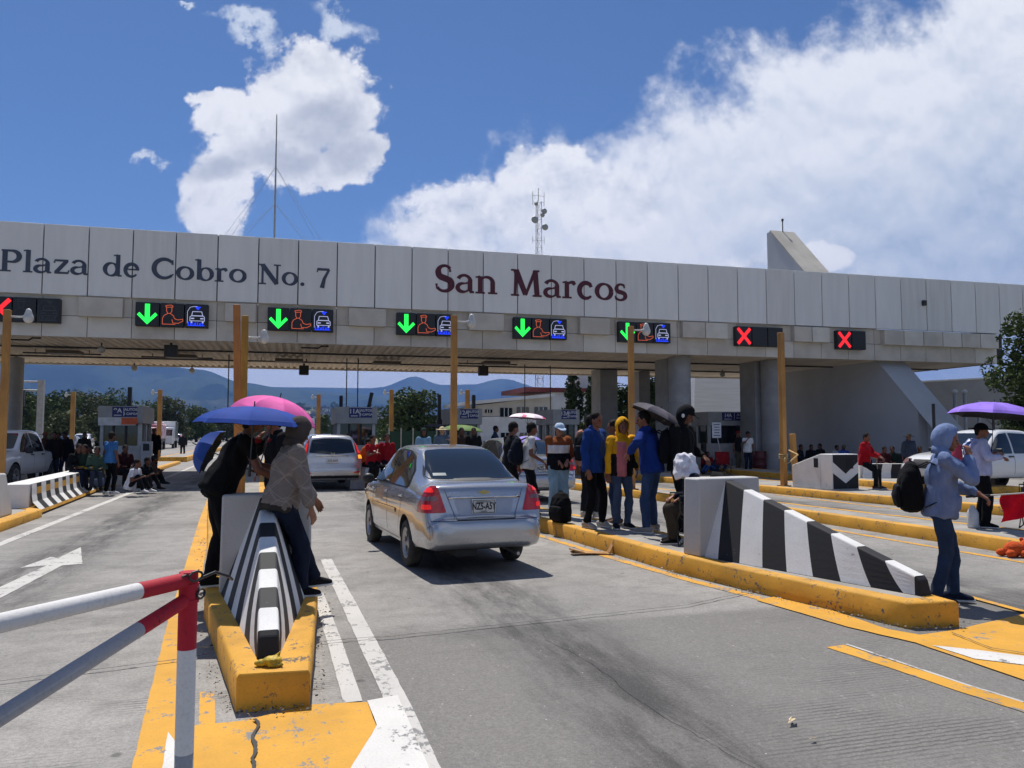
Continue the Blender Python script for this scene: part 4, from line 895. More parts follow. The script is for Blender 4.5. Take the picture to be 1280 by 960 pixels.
    # ---- head gear
    if hood:
        m_ = MB(); op = Vector((0, .93, -.30)).normalized(); c0 = hd-Fh*.012+Uh*.005
        m_.ell(c0, (.112, .134, .150), 28, rot=Hm, keep=lambda q: q.dot(op) < .55 and q.z > -.93)
        sc_(m_); o = m_.build('hood', cloth(hood), root, weld=True, smooth=True); so = o.modifiers.new('s', 'SOLIDIFY'); so.thickness = .014*S; so.offset = -1
        sb = o.modifiers.new('u', 'SUBSURF'); sb.levels = 1; sb.render_levels = 1
        if bits: m_ = MB(); m_.loft([nk-Ft*.02-Ut*.01, nk+Ut*.03-Ft*.015, hd-Uh*.085-Fh*.015], [(.10, .085), (.098, .09), (.088, .092)], 16, xdir=X); sc_(m_); m_.build('collar', cloth(hood), root, smooth=True)
    elif hair:
        m_ = MB(); m_.ell(hd-Fh*.016+Uh*.030, (.085, .100, .100), 18, rot=Hm); m_.ell(hd-Fh*.05-Uh*.03, (.066, .05, .068), 12, rot=Hm)
        if long_hair: m_.cap(hd-Fh*.07, hd-Fh*.10-Vector((0, 0, .22)), .06, .04, 12)
        sc_(m_); blob(m_, .011*S if not far else .02, 'hair', M_HAIR, root, sm=1, fold=.006 if not far else 0, fscale=40)
    if hat:
        m_ = MB(); rr = .092 if not hood else .10
        m_.ell(hd+Uh*.035-Fh*.004, (rr, rr*1.12, .092), 20, rot=Hm, keep=lambda q: q.z > -.05); 
        if hat == 'cap': m_.loft([hd+Uh*.045+Fh*.07, hd+Uh*.046+Fh*.11, hd+Uh*.036+Fh*.15, hd+Uh*.028+Fh*.175], [(.075, .008), (.077, .006), (.062, .005), (.02, .004)], 14, xdir=Xh)
        if hat == 'brim': m_.lathe([(.08, .008), (.20, -.015), (.202, -.024), (.08, -.006)], hd+Uh*.04, n=24, M=Hm)
        sc_(m_); m_.build('cap' if hat == 'cap' else 'hat', cloth(hatc), root, smooth=True, weld=True)
    return root, dict(hd=hd*S, nk=nk*S, hc=hc*S, Ut=Ut, Ft=Ft, X=X, wt={k: q*S for k, q in wt.items()}, S=S)
def loc2w(root, v): return root.location + Matrix.Rotation(root.rotation_euler.z, 3, 'Z') @ Vector(v)

# ------------------------------------------------------------------ carried things
M_RIB = mat('umbrella_rib', (0.06, 0.06, 0.065), 0.4, metal=0.5)
def umbrella(label, apex, tilt, tdir, r=.5, c='2a4a8f', under='0d1014', shaft=.8, drop=.17, group='umbrellas held against the sun', pattern=None, turn=10, trans=True):
    """tilt degrees of the shaft from upright towards azimuth tdir (from +Y clockwise)"""
    az = R(tdir); ax = Vector((math.sin(az)*math.sin(R(tilt)), math.cos(az)*math.sin(R(tilt)), math.cos(R(tilt))))
    base = Vector(apex)-ax*shaft; root = empty('umbrella', base, 0, label, 'umbrella', group); root.rotation_mode = 'QUATERNION'; root.rotation_quaternion = ax.to_track_quat('Z', 'Y') @ Euler((0, 0, R(turn))).to_quaternion()
    mt = pattern or mat('nylon_'+c, rgb(c), 0.75, tuple(x*.8 for x in rgb(c)), 5, spec=.12); mu = mat('lining_'+under, rgb(under), 0.7)
    mb = MB(); N_ = 8; rows = 7; sub = 6
    def pt(a, t, inner=0):
        k = a % (2*math.pi/N_)/(2*math.pi/N_); flat = math.cos(math.pi/N_)/math.cos((k-.5)*2*math.pi/N_); scal = (1-.06*math.sin(math.pi*k)*t**1.5)*(1+(flat-1)*min(1, t*1.5)); rr = r*math.sin(t*R(74))/math.sin(R(74))*scal; z = shaft-drop*(1-math.cos(t*R(74)))/(1-math.cos(R(74)))*(1-.06*math.sin(math.pi*k)*t); z -= .02*math.sin(math.pi*k)*math.sin(math.pi*t)*r
        return Vector((rr*math.cos(a), rr*math.sin(a), z-inner))
    for lay, inn in ((0, 0), (1, .004)):
        mb.cur = lay
        for g in range(N_):
            for j in range(sub):
                a0, a1 = 2*math.pi*(g+j/sub)/N_+1e-5, 2*math.pi*(g+(j+1)/sub)/N_-1e-5
                for k in range(rows):
                    t0, t1 = max(.02, k/rows), (k+1)/rows
                    q = [pt(a0, t0, inn), pt(a1, t0, inn), pt(a1, t1, inn), pt(a0, t1, inn)]
                    mb.quad(*(q if lay else q[::-1]))
    o = mb.build('canopy', [mt, mu], root, fixn=False); 
    bm = bmesh.new(); bm.from_mesh(o.data); bmesh.ops.remove_doubles(bm, verts=bm.verts, dist=.0008); bm.to_mesh(o.data); bm.free(); o.data.shade_smooth(); o.data.set_sharp_from_angle(angle=R(13))
    for g in range(N_):
        a = 2*math.pi*g/N_; m_ = MB(); m_.tube([pt(a+1e-4, t, .007) for t in (.05, .3, .6, .85, 1.0)], .0022, 5); rb = m_.build('rib', M_RIB, o)
        m_ = MB(); m_.tube([Vector((0.01*math.cos(a), 0.01*math.sin(a), shaft-.27*r*2)), pt(a+1e-4, .5, .01)], .0018, 5); m_.build('strut', M_RIB, rb)
    m_ = MB(); m_.tube([(0, 0, .06), (0, 0, shaft+.045)], .0055, 8); m_.build('shaft', M_RIB, root)
    m_ = MB(); m_.cap((0, 0, 0.0), (0, 0, .09), .014, .013, 10); m_.build('handle', M_BLKP, root, smooth=True)
    return root
def backpack(label, who, c='14161a', c2='202227', off=-.215, z=.24, tilt=0, sc=1.0, straps=True, fr=-1, pack_x=0.0):
    root, d = who; q = d['hc']+d['Ut']*z*d['S']+d['Ft']*off*d['S']+d['X']*pack_x; o = empty('backpack', loc2w(root, q-d['Ut']*.23), root.rotation_euler.z, label, 'backpack')
    make_pack(o, c, c2, sc, straps); return o
def make_pack(o, c, c2, sc, straps=True):
    mb = MB(); mb.loft([(0, 0, 0), (0, 0, .02), (0, -.01, .12), (0, -.01, .28), (0, .0, .38), (0, .015, .45), (0, .03, .475)], [(.10*sc, .05), (.15*sc, .085), (.165*sc, .11), (.16*sc, .105), (.145*sc, .085), (.10*sc, .05), (.03, .02)], 20, xdir=(1, 0, 0), power=3.0)
    bd = blob(mb, .012, 'main_bag', cloth(c), o, sm=2, fold=.012, fscale=10)
    mb = MB(); mb.loft([(0, -.10, .04), (0, -.11, .06), (0, -.125, .15), (0, -.115, .24), (0, -.10, .255)], [(.09*sc, .02), (.115*sc, .035), (.12*sc, .04), (.11*sc, .03), (.08*sc, .015)], 16, xdir=(1, 0, 0), power=3.2); blob(mb, .011, 'front_pocket', cloth(c2), o, sm=2, fold=.008, fscale=12)
    if straps:
        for s in (-1, 1):
            m_ = MB(); m_.loft([(s*.09, .06, .42), (s*.10, .16, .47), (s*.105, .29, .40), (s*.11, .33, .28), (s*.13, .27, .14), (s*.14, .10, .05)], [(.028, .007)]*4+[(.016, .005)]*2, 8, xdir=(1, 0, 0)); m_.build('strap', cloth(c2), o, smooth=True)
    m_ = MB(); m_.tube([(-.03, 0, .455), (-.025, 0, .50), (.025, 0, .50), (.03, 0, .455)], .006, 6); m_.build('grab_handle', cloth(c2), o)

Z1_ = .218
# ---- left foreground island
pA = person('man in black T-shirt leaning over the white block under the blue umbrella', (-0.46, 7.60, Z1_), 84, 1.70, 'near', hip=(-.06, .92), lean=28, head=(-6, 8), rh=(.24, .50, .97), lh=(-.12, .55, 1.06), re=(.35, -.3, -.9), lf=(-.10, -.12, .075), rf=(.10, .06, .075), top='tee', tc='121214', bc='101115', sc='141414', skin='7a4d38', fit=1.10, hp=(0, 0, -1))
pA2 = person('person in dark clothes, hand at mouth, between the leaning man and hooded man', (0.02, 8.75, Z1_), -110, 1.66, 'near', lean=6, head=(8, 0), rh=(.08, .22, 1.40), re=(.6, .1, -.7), lh=(-.2, .25, 1.05), top='jacket', tc='1c1c20', bc='17181c', sc='151515', skin='8a5a44', trim=(['7a1f20'], lambda x, y, z, arm: 1 if (z > .44 and y > .08 and abs(x) < .08) else 0))
pB = person('man in grey patterned jacket with dark hood leaning back against the striped barrier', (0.13, 7.08, Z1_), 76, 1.57, 'near', hip=(-.12, .895), lean=12, head=(18, -22), rh=(.26, .10, .80), lh=(-.2, .26, .88), re=(.5, -.8, -.2), rf=(.10, .05, .075), lf=(-.10, .26, .075), top='jacket', tc='8a807a', bc='1c2436', sc='1b1b1d', skin='9a6a50', hood='4a4340', lw=.008, fit=1.06, trim=(['3a3634'], lambda x, y, z, arm: 1 if (z < -.045 and not arm) else 0), curl=30)
pC = person('dark figure bent beneath the low second blue umbrella at the far left of the island', (-0.62, 9.0, Z1_), 100, 1.46, 'mid', lean=22, head=(25, 0), tc='1a1b20', bc='15161a', top='jacket', sc='161616')
umbrella('royal blue umbrella over the man in black and the hooded man', U(318, 508, 1.845), 3, 100, .50, '24479a', drop=.165, shaft=.60, turn=8)
umbrella('bright pink umbrella showing behind the blue one', WY(350, 497, 7.75), 15, 98, .41, 'f06fb4', under='20181c', drop=.20, shaft=.75, turn=20)
umbrella('second blue umbrella, tipped steeply down behind the man in black', WY(246, 556, 8.2), 64, -84, .24, '35529c', drop=.16, shaft=.6, turn=20)
def quilt_mat():
    m = bpy.data.materials.new('quilted_grey_print'); m.use_nodes = True; N = NT(m.node_tree); co = N.n.new('ShaderNodeTexCoord').outputs['Object']; b = m.node_tree.nodes['Principled BSDF']; b.inputs['Roughness'].default_value = .85
    s_ = N.sep(N.vmath('ADD', co, N.vmath('MULTIPLY', N.comb(N.noise(co, 5, 2), N.noise(co, 6, 2), N.noise(co, 4, 2)), (.05, .05, .05)))); ln = None
    for ax_, k_, ph in ((0, 1.0, 0), (1, 1.0, .3)):
        for sg in (-1, 1):
            f = N.math('ABSOLUTE', N.math('SUBTRACT', N.math('FRACT', N.math('MULTIPLY', N.math('ADD', N.math('MULTIPLY', s_[ax_], sg), N.math('ADD', s_[2], ph)), 5.2)), .5)); g = N.smooth(f, .035, .012); ln = g if ln is None else N.math('MAXIMUM', ln, g)
    N.l.new(N.mix(N.math('MULTIPLY', ln, .2), N.mix(N.noise(co, 25, 5, .7), rgb('5f5752'), rgb('857a72')), rgb('c9bfb6')), b.inputs['Base Color'])
    bn = N.n.new('ShaderNodeBump'); bn.inputs['Strength'].default_value = .5; bn.inputs['Distance'].default_value = .01; N.l.new(N.noise(co, 18, 4), bn.inputs['Height']); N.l.new(bn.outputs[0], b.inputs['Normal']); return m
for ch in pB[0].children:
    if ch.name.startswith('jacket'): ch.data.materials[0] = quilt_mat()
# ---- right island, near group
def on1(px, py): p = U(px, py, Z1_); return (p.x, p.y, Z1_)
p5 = person('person in white T-shirt with a dark backpack, seen from behind beside the silver sedan', (4.12, 12.9, Z1_), 100, 1.60, 'mid', head=(8, -8), tc='d8d6d2', top='tee', bc='15161b', skin='7a4f3c', rh=(.22, .22, 1.0), lean=3)
backpack('dark navy backpack worn over a white T-shirt beside the sedan', p5, '171b27', '232838')
p5b = person('dark-haired person in dark top in front of the one wearing the white T-shirt', (3.92, 13.35, Z1_), 80, 1.62, 'mid', head=(12, 0), tc='1c1d22', top='tee', bc='1a1a1f', skin='7d523f', lh=(-.05, .25, 1.05))
p6 = person('woman in white cap with brown, white and black sweatshirt and pale jeans', (4.55, 12.6, Z1_), 190, 1.60, 'near', head=(18, -15), tc='874b29', top='shirt', bc='93b0c0', sc='d8d4cc', skin='9a6c54', rh=(.02, .20, 1.0), lh=(-.14, .17, 1.02), hat='cap', hatc='c3d6ea', fit=1.12, lw=.012, trim=(['e9e4e2', '15151a'], lambda x, y, z, arm: 0 if arm or z > .38 else (1 if z > .23 else 2)), long_hair=True)
p7 = person('person in pink shirt turned away behind the man in the blue hoodie', (5.02, 12.35, Z1_), 50, 1.72, 'mid', head=(0, 10), tc='d99a86', top='shirt', bc='2b2c30', sc='cfc8bb', skin='8d5f49', fit=1.05)
backpack('black backpack hanging on the back of the person in pink', p7, '15161a', '1d1e24', sc=.95)
p8 = person('man in royal blue hoodie and black trousers standing at the kerb', (4.50, 10.92, Z1_), 146, 1.73, 'near', head=(4, 4), tc='1f3f80', top='hoodie', bc='0f1014', sc='a9a7a2', skin='85563f', rh=(.24, .07, .86), lh=(-.25, .05, .86), fit=1.0, lf=(-.13, .06, .075), rf=(.11, -.05, .075))
p9 = person('person in navy top and blue jeans mostly hidden by man in royal blue hoodie', (5.05, 11.3, Z1_), -60, 1.62, 'mid', tc='1a1d28', top='jacket', bc='2d4265', sc='6a5648', skin='7a4f3c')
p10 = person('teenager in yellow and black hooded jacket over a pink shirt', (4.86, 10.72, Z1_), 182, 1.63, 'near', head=(10, 0), tc='e0a21c', top='jacket', bc='44536c', sc='22242a', skin='7a4e3c', hood='e8aa1a', rh=(.24, .06, .84), lh=(-.20, .16, .92), trim=(['1d1a18', 'c9767a'], lambda x, y, z, arm: 2 if (abs(x-.045) < .075 and y > .06 and z < .43) else (1 if (z < .24 and (not arm or z < -1)) else 0)))
p11 = person('man in bright blue jacket and jeans, head hidden under the grey umbrella', (5.10, 10.2, Z1_), -40, 1.74, 'near', lean=8, head=(10, -30), tc='1a357c', top='jacket', bc='33486a', sc='9a9894', skin='8a5a44', lh=(-.34, .20, 1.10), le=(-.8, -.2, -.3), rh=(.18, .22, 1.28), re=(.6, -.2, -.7), lf=(-.20, .0, .075), rf=(.20, .06, .075))
backpack('black backpack worn by the man in bright blue jacket', p11, '121317', '1b1c21', pack_x=.05)
p12 = person('man in black hooded jacket, cap and white headphones standing over the seated figure', (5.48, 10.05, Z1_), 152, 1.80, 'near', head=(22, -18), tc='131416', top='hoodie', bc='16171a', sc='141414', skin='6e4634', rh=(.26, .10, .84), lh=(-.20, .24, 1.02), hat='cap', hatc='16171a', hood='141518', fit=1.10)
m_ = MB(); d = p12[1]; 
for s in (-1, 1): m_.ell(d['hd']+Vector((s*.10, 0.01, 0)), (.022, .035, .04), 10)
m_.tube([d['hd']+Vector((math.cos(a)*.108, 0.0, math.sin(a)*.128)) for a in [math.pi*k/8 for k in range(9)]], .008, 6); ho = m_.build('headphones', mat('white_plastic', (.75, .75, .73), .4), None, smooth=True); ho.location = p12[0].location; ho.rotation_euler = p12[0].rotation_euler; tag(ho, 'white headphones over the black hood of the man by the block', 'headphones')
# seated figure with a cloth over the head
p13 = person('seated figure in navy with a white cloth over the head, behind the white block', (5.16, 9.0, Z1_), -75, 1.56, 'near', hip=(0, .47), lean=14, head=(30, 0), tc='171c2c', top='jacket', bc='3a352d', sc='1b1918', skin='8a5a44', lf=(-.12, .40, .075), rf=(.10, .33, .075), lh=(-.12, .32, .62), rh=(.12, .34, .64), hair=True, lw=.012, fit=1.08)
d = p13[1]; mb = MB(); mb.ell(d['hd']+Vector((0, -.02, .02)), (.125, .145, .135), 18); mb.loft([d['hd']+Vector((0, -.02, .0)), d['hd']+Vector((0, -.03, -.10)), d['hd']+Vector((0, -.04, -.15))], [(.125, .145), (.15, .16), (.16, .16)], 18)
cl = blob(mb, .012, 'head_cloth', mat('white_cloth', (.72, .71, .74), .85, (.42, .40, .50), 9, lo=.45, hi=.7, bump=.4, bscale=20), None, sm=2, fold=.03, fscale=11); cl.location = p13[0].location; cl.rotation_euler = p13[0].rotation_euler; tag(cl, 'white cloth with mauve marks draped over the seated figure\'s head', 'cloth')
def flower_mat():
    m = bpy.data.materials.new('pink_flower_print'); m.use_nodes = True; N = NT(m.node_tree); co = N.n.new('ShaderNodeTexCoord').outputs['Object']
    vv = N.n.new('ShaderNodeTexVoronoi'); vv.inputs['Scale'].default_value = 5.5; N.l.new(co, vv.inputs['Vector'])
    f = N.smooth(N.math('ADD', vv.outputs['Distance'], N.math('MULTIPLY', N.noise(co, 20, 3), .25)), .50, .40)
    c = N.mix(f, rgb('efdde4'), rgb('e5527f')); N.l.new(c, m.node_tree.nodes['Principled BSDF'].inputs['Base Color']); return m
umbrella('white umbrella with pink flowers above the person with the backpack', U(660, 516.5, 2.01), 4, 90, .385, shaft=.6, drop=.10, pattern=flower_mat(), under='4a2a38', turn=3)
umbrella('grey and black umbrella tipped sideways over the man in bright blue', Vector((5.28, 10.25, 1.975)), 27, 105, .42, '5e5960', under='2a2528', shaft=.6, drop=.15, turn=12)
umbrella('lavender umbrella showing beside the sedan roof', WY(650, 546, 13.6), 12, -60, .36, 'a896e0', shaft=.5, drop=.13)
umbrella('olive green umbrella above the sedan roof', WY(578, 531, 24.5), 3, 90, .72, '6f8a52', shaft=.7, drop=.2, under='2a3020')
umbrella('small dark grey umbrella behind the ochre pole', WY(548, 530, 27.0), 3, 90, .55, '4b4a4d', shaft=.7, drop=.12)
# ---- right side
p14 = person('man in light blue hoodie, hood up, holding a flag stick on the road at right', (6.02, 6.03, 0.02), 126, 1.67, 'near', lean=4, head=(10, 6), tc='7385ac', top='hoodie', bc='2a3c58', sc='1a2136', skin='8f5e48', hood='7a8cb2', rh=(.06, .25, 1.42), re=(.5, .0, -.9), lh=(-.14, .36, 1.05), le=(-.5, -.5, -.6), rf=(.10, -.08, .075), lf=(-.10, .10, .075), fit=.98, curl=50)
backpack('black backpack on the man in the light blue hoodie', p14, '0f1013', '191a1f', z=.17, off=-.25, sc=1.15)
p15 = person('woman in dark brimmed hat and lavender shirt under the purple umbrella', (10.2, 9.45, .2), 125, 1.58, 'near', lean=2, head=(4, 20), tc='b9bfe0', top='shirt', bc='101114', sc='16171a', skin='8f5f49', hat='brim', hatc='191b17', lh=(-.12, .26, 1.22), rh=(.16, .28, 1.16), fit=1.16, le=(-.5, .1, -.8), re=(.5, .1, -.8))
mb = MB(); mb.loft([(0, -.30, .86), (0, -.33, .92), (0, -.34, 1.08), (0, -.30, 1.24), (0, -.27, 1.28)], [(.06, .05), (.14, .10), (.16, .12), (.12, .08), (.04, .03)], 16, xdir=(1, 0, 0)); bg_ = blob(mb, .012, 'handbag', cloth('b5485c'), None, sm=2, fold=.012); bg_.location = p15[0].location; bg_.rotation_euler = p15[0].rotation_euler; tag(bg_, 'round red bag slung behind the woman in the dark hat', 'bag')
umbrella('purple umbrella held over the woman in the dark hat', U(1243, 503, 2.08), 6, 100, .62, '9a7be0', under='120f18', shaft=.8, drop=.21, turn=6)
p16 = person('person in red jacket and sunglasses half sitting beside the chevron block', (14.62, 16.9, .2), 150, 1.62, 'mid', hip=(-.12, .74), lean=6, head=(8, 20), tc='a8121f', top='jacket', bc='191a1d', sc='4b4039', skin='7a4d3a', rh=(.06, .30, .88), lh=(-.08, .30, .88), rf=(.16, .22, .075), lf=(-.12, .22, .075))
m_ = MB(); m_.tube([(0, .24, .02), (0, .2, .78)], .012, 8); m_.tube([(0, .2, .78), (0, .12, .80), (0, .06, .78)], .014, 8); cn = m_.build('walking_cane', mat('pale_wood', rgb('b59a78'), .6), None); cn.location = p16[0].location; cn.rotation_euler = p16[0].rotation_euler; tag(cn, 'pale walking cane between the knees of the person in red', 'cane')
# ---- far groups: (label, px, py_feet, z, face, h, kw)
def far(label, px, py, z, face, h=1.68, **k):
    p = U(px, py, z); k.setdefault('res', 'far'); return person(label, (p.x, p.y, z), face, h, **k)
SIT = dict(hip=(0, .44), lean=12, lf=(-.12, .42, .075), rf=(.12, .42, .075), lh=(-.12, .34, .60), rh=(.12, .34, .60))
LOW = dict(hip=(0, .16), lean=18, lf=(-.14, .50, .075), rf=(.14, .46, .075), lh=(-.14, .38, .42), rh=(.14, .38, .42), lk=(0, .4, 1), rk=(0, .4, 1))
far('man in white T-shirt holding a phone, standing under the canopy', 935, 592, .02, 185, 1.72, tc='e8e6e2', top='tee', bc='1b2133', rh=(.10, .24, 1.40), skin='7c4f3b', hatc='222222', hat='cap')
far('man in black T-shirt and khaki trousers beside the one in white', 922, 590, .02, 160, 1.74, tc='1b1b1e', top='tee', bc='58503f', hat='cap', hatc='7a1d22', skin='7c4f3b')
far('person in dark clothes standing by the red drum in the shade', 956, 588, .02, 200, 1.68, tc='15171c', bc='1b1d24', skin='6b4433', rh=(.1, .25, 1.2))
far('person in dark red jacket sitting on a crate under the canopy', 976, 586, .02, 235, 1.66, tc='5b1520', bc='27344f', skin='6f4736', **SIT)
far('hunched person in black left of the grey wall, farthest left of the seated row', 1013, 590, .02, 190, 1.64, tc='101216', bc='15171c', skin='6b4433', **SIT)
far('seated person in charcoal facing left in the row along the wall', 1028, 588, .02, 260, 1.66, tc='1a1a1e', bc='1c1d22', skin='7c5140', **SIT)
far('seated person in pale grey top beside the cap wearer by the wall', 1044, 590, .02, 175, 1.60, tc='aeb0b4', bc='262830', skin='6b4433', **SIT)
far('seated person in khaki cap and blue top by the wall', 1054, 590, .02, 200, 1.62, tc='3a58a8', bc='22242b', hat='cap', hatc='6e6a52', skin='6b4433', **SIT)
far('seated person in black with a mask, higher than the others by the wall', 1089, 588, .02, 200, 1.72, tc='0f1013', bc='17181c', skin='8a5f4c', hip=(0, .52), lean=2, lf=(-.12, .42, .075), rf=(.12, .42, .075))
far('standing person in brimmed hat among the far crowd below the grey slope', 1137, 600, .02, 200, 1.62, tc='3a4252', bc='1a1b20', hat='brim', hatc='3a352c', skin='6b4433')
for lb, px, fc, c in (('seated person in maroon far along the grey wall beyond the red jacket', 1104, 190, '4a1c22'), ('seated person in dark green under the grey wall', 1117, 230, '1f2c24'), ('seated person in navy beneath the fin foot', 1128, 170, '1b2233'), ('seated person in black with pale bag right of the hat wearer', 1150, 215, '121316'), ('seated person in dark grey right of the drum', 998, 150, '23242a')):
    far(lb, px, 598 if px > 1090 else 590, .02, fc, 1.64, tc=c, bc='191b20', skin='6b4433', **SIT)
far('person lying low in blue jeans near the red folding seat', 893, 592, .02, 250, 1.65, tc='26324e', bc='2d4a80', skin='6b4433', hip=(0, .2), lean=-40, lf=(-.1, .75, .09), rf=(.1, .7, .09), lh=(-.3, -.2, .12), rh=(.3, -.2, .12))
far('person in red top sitting low left of the white T-shirt man', 884, 590, .02, 200, 1.6, tc='7a1a22', bc='1d1f26', skin='6b4433', **LOW)
# middle: two in red, hooded, hats
far('person in red T-shirt seated on the island, left of two in red', 464, 604, .22, 150, 1.66, res='mid', tc='a31a22', top='tee', bc='14151a', skin='7a4c39', hip=(0, .62), lean=4, lf=(-.12, .40, .075), rf=(.12, .40, .075), lh=(.10, .26, .95), rh=(.10, .34, .90))
far('person in red shirt seated on the island, right of two in red', 483, 603, .22, 175, 1.66, res='mid', tc='8f1620', top='shirt', bc='15161b', skin='7a4c39', hip=(0, .66), lean=2, lf=(-.12, .34, .075), rf=(.12, .34, .075))
far('orange-topped person leaning behind the two in red shirts', 452, 602, .22, 120, 1.6, tc='c05a24', bc='1a1b20', hip=(0, .6), lean=20, lf=(-.12, .34, .075), rf=(.12, .34, .075))
far('person in dark teal hood and pale blue jacket behind the sedan roof', 529, 603, .22, 180, 1.55, res='mid', tc='7fa3bd', top='jacket', bc='222630', hood='1f3b3a', skin='6b4433')
far('person in cream sun hat and grey mask beside the green umbrella', 552, 602, .22, 185, 1.62, res='mid', tc='5f6f80', bc='2a2d36', hat='brim', hatc='d9c79f', skin='b48a6a', lh=(-.2, .15, 1.3))
far('shaded person in brown under the olive green umbrella', 576, 600, .22, 170, 1.6, tc='3a2c26', bc='17181c', skin='5b3a2c')
far('shaded person in black at the right under the olive green umbrella', 592, 600, .22, 195, 1.6, tc='17171a', bc='17181c', skin='5b3a2c')
far('man in slate blue jacket facing away beyond the sedan roof', 618, 592, .22, 100, 1.70, tc='2d3a50', bc='1a1c22', skin='6b4433')
# left crowd
far('person in dark hooded top standing behind the left crowd beside the gantry post', 72, 596, .02, 190, 1.66, tc='14161b', bc='14161b', skin='5b3a2c')
far('seated person in dark maroon beyond the green top in the left crowd', 114, 604, .15, 210, 1.62, tc='2b1518', bc='1c1e26', skin='5b3a2c', **SIT)
far('standing person in grey beyond the left crowd near the slotted barrier', 104, 592, .02, 160, 1.68, tc='2a2c33', bc='1a1c22', skin='5b3a2c')
far('standing person in black shirt against the booth wall on the left', 146, 598, .02, 185, 1.66, tc='0e0f12', bc='15161b', skin='5b3a2c')
far('standing person in black at the head of the left crowd', 66, 604, .02, 175, 1.68, tc='1a1412', bc='1f2738', skin='5b3a2c')
far('standing person in brown hat watching from the left crowd', 54, 600, .02, 150, 1.68, tc='4a2a1e', bc='1a1c22', hat='brim', hatc='6a4530', skin='5b3a2c')
far('person in black looking down at a phone in the left crowd', 81, 603, .02, 200, 1.70, tc='0f1014', bc='1c2a44', skin='5b3a2c', rh=(.1, .25, 1.25), head=(25, 0))
far('bulky seated person in black beside the white slotted barrier', 95, 612, .15, 150, 1.70, tc='0d0e11', bc='2a2f3d', skin='5b3a2c', **SIT)
far('seated person in dark green with yellow stripes in the left crowd', 108, 612, .15, 200, 1.68, tc='1d2a22', bc='23283a', skin='5b3a2c', trim=(['b59422'], lambda x, y, z, arm: 1 if .18 < z < .23 else 0), **SIT)
far('person in olive top sitting next to the blue shirt in the left crowd', 120, 612, .15, 170, 1.60, tc='3d5145', bc='353b4c', skin='5b3a2c', **SIT)
far('standing person in blue shirt and black trousers at the end of the striped barrier', 136, 618, .02, 40, 1.66, res='mid', tc='3c6ea5', top='tee', bc='0f1013', sc='cfd0d0', skin='6b4433')
far('person in white top sitting on the kerb in front of the booth', 162, 616, .10, 110, 1.62, tc='cfd2da', top='tee', bc='15161a', sc='d8d8d6', skin='6b4433', **LOW)
far('person in dark red top seated in the booth shade', 153, 608, .15, 150, 1.64, tc='2e1418', bc='14151a', skin='5b3a2c', **SIT)
far('person in black crouching on the kerb right of the white top', 176, 612, .10, 120, 1.66, tc='0d0e10', bc='101114', skin='5b3a2c', **LOW)
far('person in brown leaning back at the end of the seated row', 184, 606, .12, 60, 1.62, tc='4a3528', bc='1a1b20', skin='5b3a2c', **LOW)
far('standing person in black beside the pink and white load beyond the booth', 191, 590, .12, 170, 1.74, tc='101116', bc='14161d', skin='5b3a2c')
far('person in dark clothes by the far kerb where the lane runs out', 228, 572, .02, 170, 1.70, tc='24262b', bc='24262b', skin='5b3a2c')
# ================================================================== vehicles
def carpaint(name, c, metal=0.0):
    m = bpy.data.materials.new(name); m.use_nodes = True; N = NT(m.node_tree); b = m.node_tree.nodes['Principled BSDF']
    b.inputs['Roughness'].default_value = 0.34; b.inputs['Metallic'].default_value = metal; b.inputs['Coat Weight'].default_value = 1.0; b.inputs['Coat Roughness'].default_value = 0.025
    co = N.n.new('ShaderNodeTexCoord').outputs['Object']; z = N.sep(co)[2]
    f = N.math('MULTIPLY', N.smooth(N.math('ADD', z, N.math('MULTIPLY', N.noise(co, 5, 5, .65), .5)), 0.75, 0.35), 0.45)   # road dust on the lower body
    N.l.new(N.mix(f, c, (0.22, 0.20, 0.17)), b.inputs['Base Color']); N.l.new(N.math('ADD', .24, N.math('MULTIPLY', f, .5)), b.inputs['Roughness'])
    return m
M_SILVER = carpaint('silver_car_paint', (0.47, 0.475, 0.49), 0.70); M_SILV2 = carpaint('pale_silver_paint', (0.55, 0.56, 0.58), 0.4); M_WCAR = carpaint('white_car_paint', (0.72, 0.72, 0.71)); M_DCAR = carpaint('dark_car_paint', (0.05, 0.055, 0.07), 0.3); M_RCAR = carpaint('red_car_paint', (0.35, 0.03, 0.03))
M_GLASS = mat('tinted_car_glass', (0.012, 0.016, 0.020), 0.04, (0.014, 0.018, 0.022), 2, spec=0.6, coat=.3)
M_TRIM = mat('black_car_trim', (0.012, 0.012, 0.013), 0.5)
M_TYRE = mat('tyre_rubber', (0.022, 0.021, 0.020), 0.9, (0.05, 0.047, 0.042), 8, bump=.3, bscale=60)
M_RIM = mat('wheel_cover', (0.42, 0.42, 0.43), 0.35, (0.30, 0.29, 0.28), 10, metal=.6)
M_TAIL = mat('red_tail_lens', (0.30, 0.005, 0.010), 0.12, (0.18, 0.003, 0.006), 30, coat=.6, emit=(1, .02, .02), estr=.05)
M_TAILON = mat('lit_brake_lens', (0.65, .02, .015), 0.15, (0.4, .01, .01), 40, emit=(1, .03, .02), estr=.35)
M_LENS = mat('clear_lamp_lens', (0.15, 0.06, 0.06), 0.15, (0.24, 0.14, 0.14), 60, coat=.6)
M_AMB = mat('amber_lamp', (0.8, .25, .02), 0.2, emit=(1, .35, .03), estr=1.0)
M_CHROME = mat('chrome', (0.75, 0.76, 0.78), 0.12, metal=1.0)
M_PLATE = mat('plate_white', (0.68, 0.68, 0.66), 0.5)
M_GOLD = mat('gold_emblem', (0.75, 0.52, 0.15), 0.3, metal=.6)
M_SEAMC = mat('panel_gap', (0.03, 0.03, 0.032), 0.8)
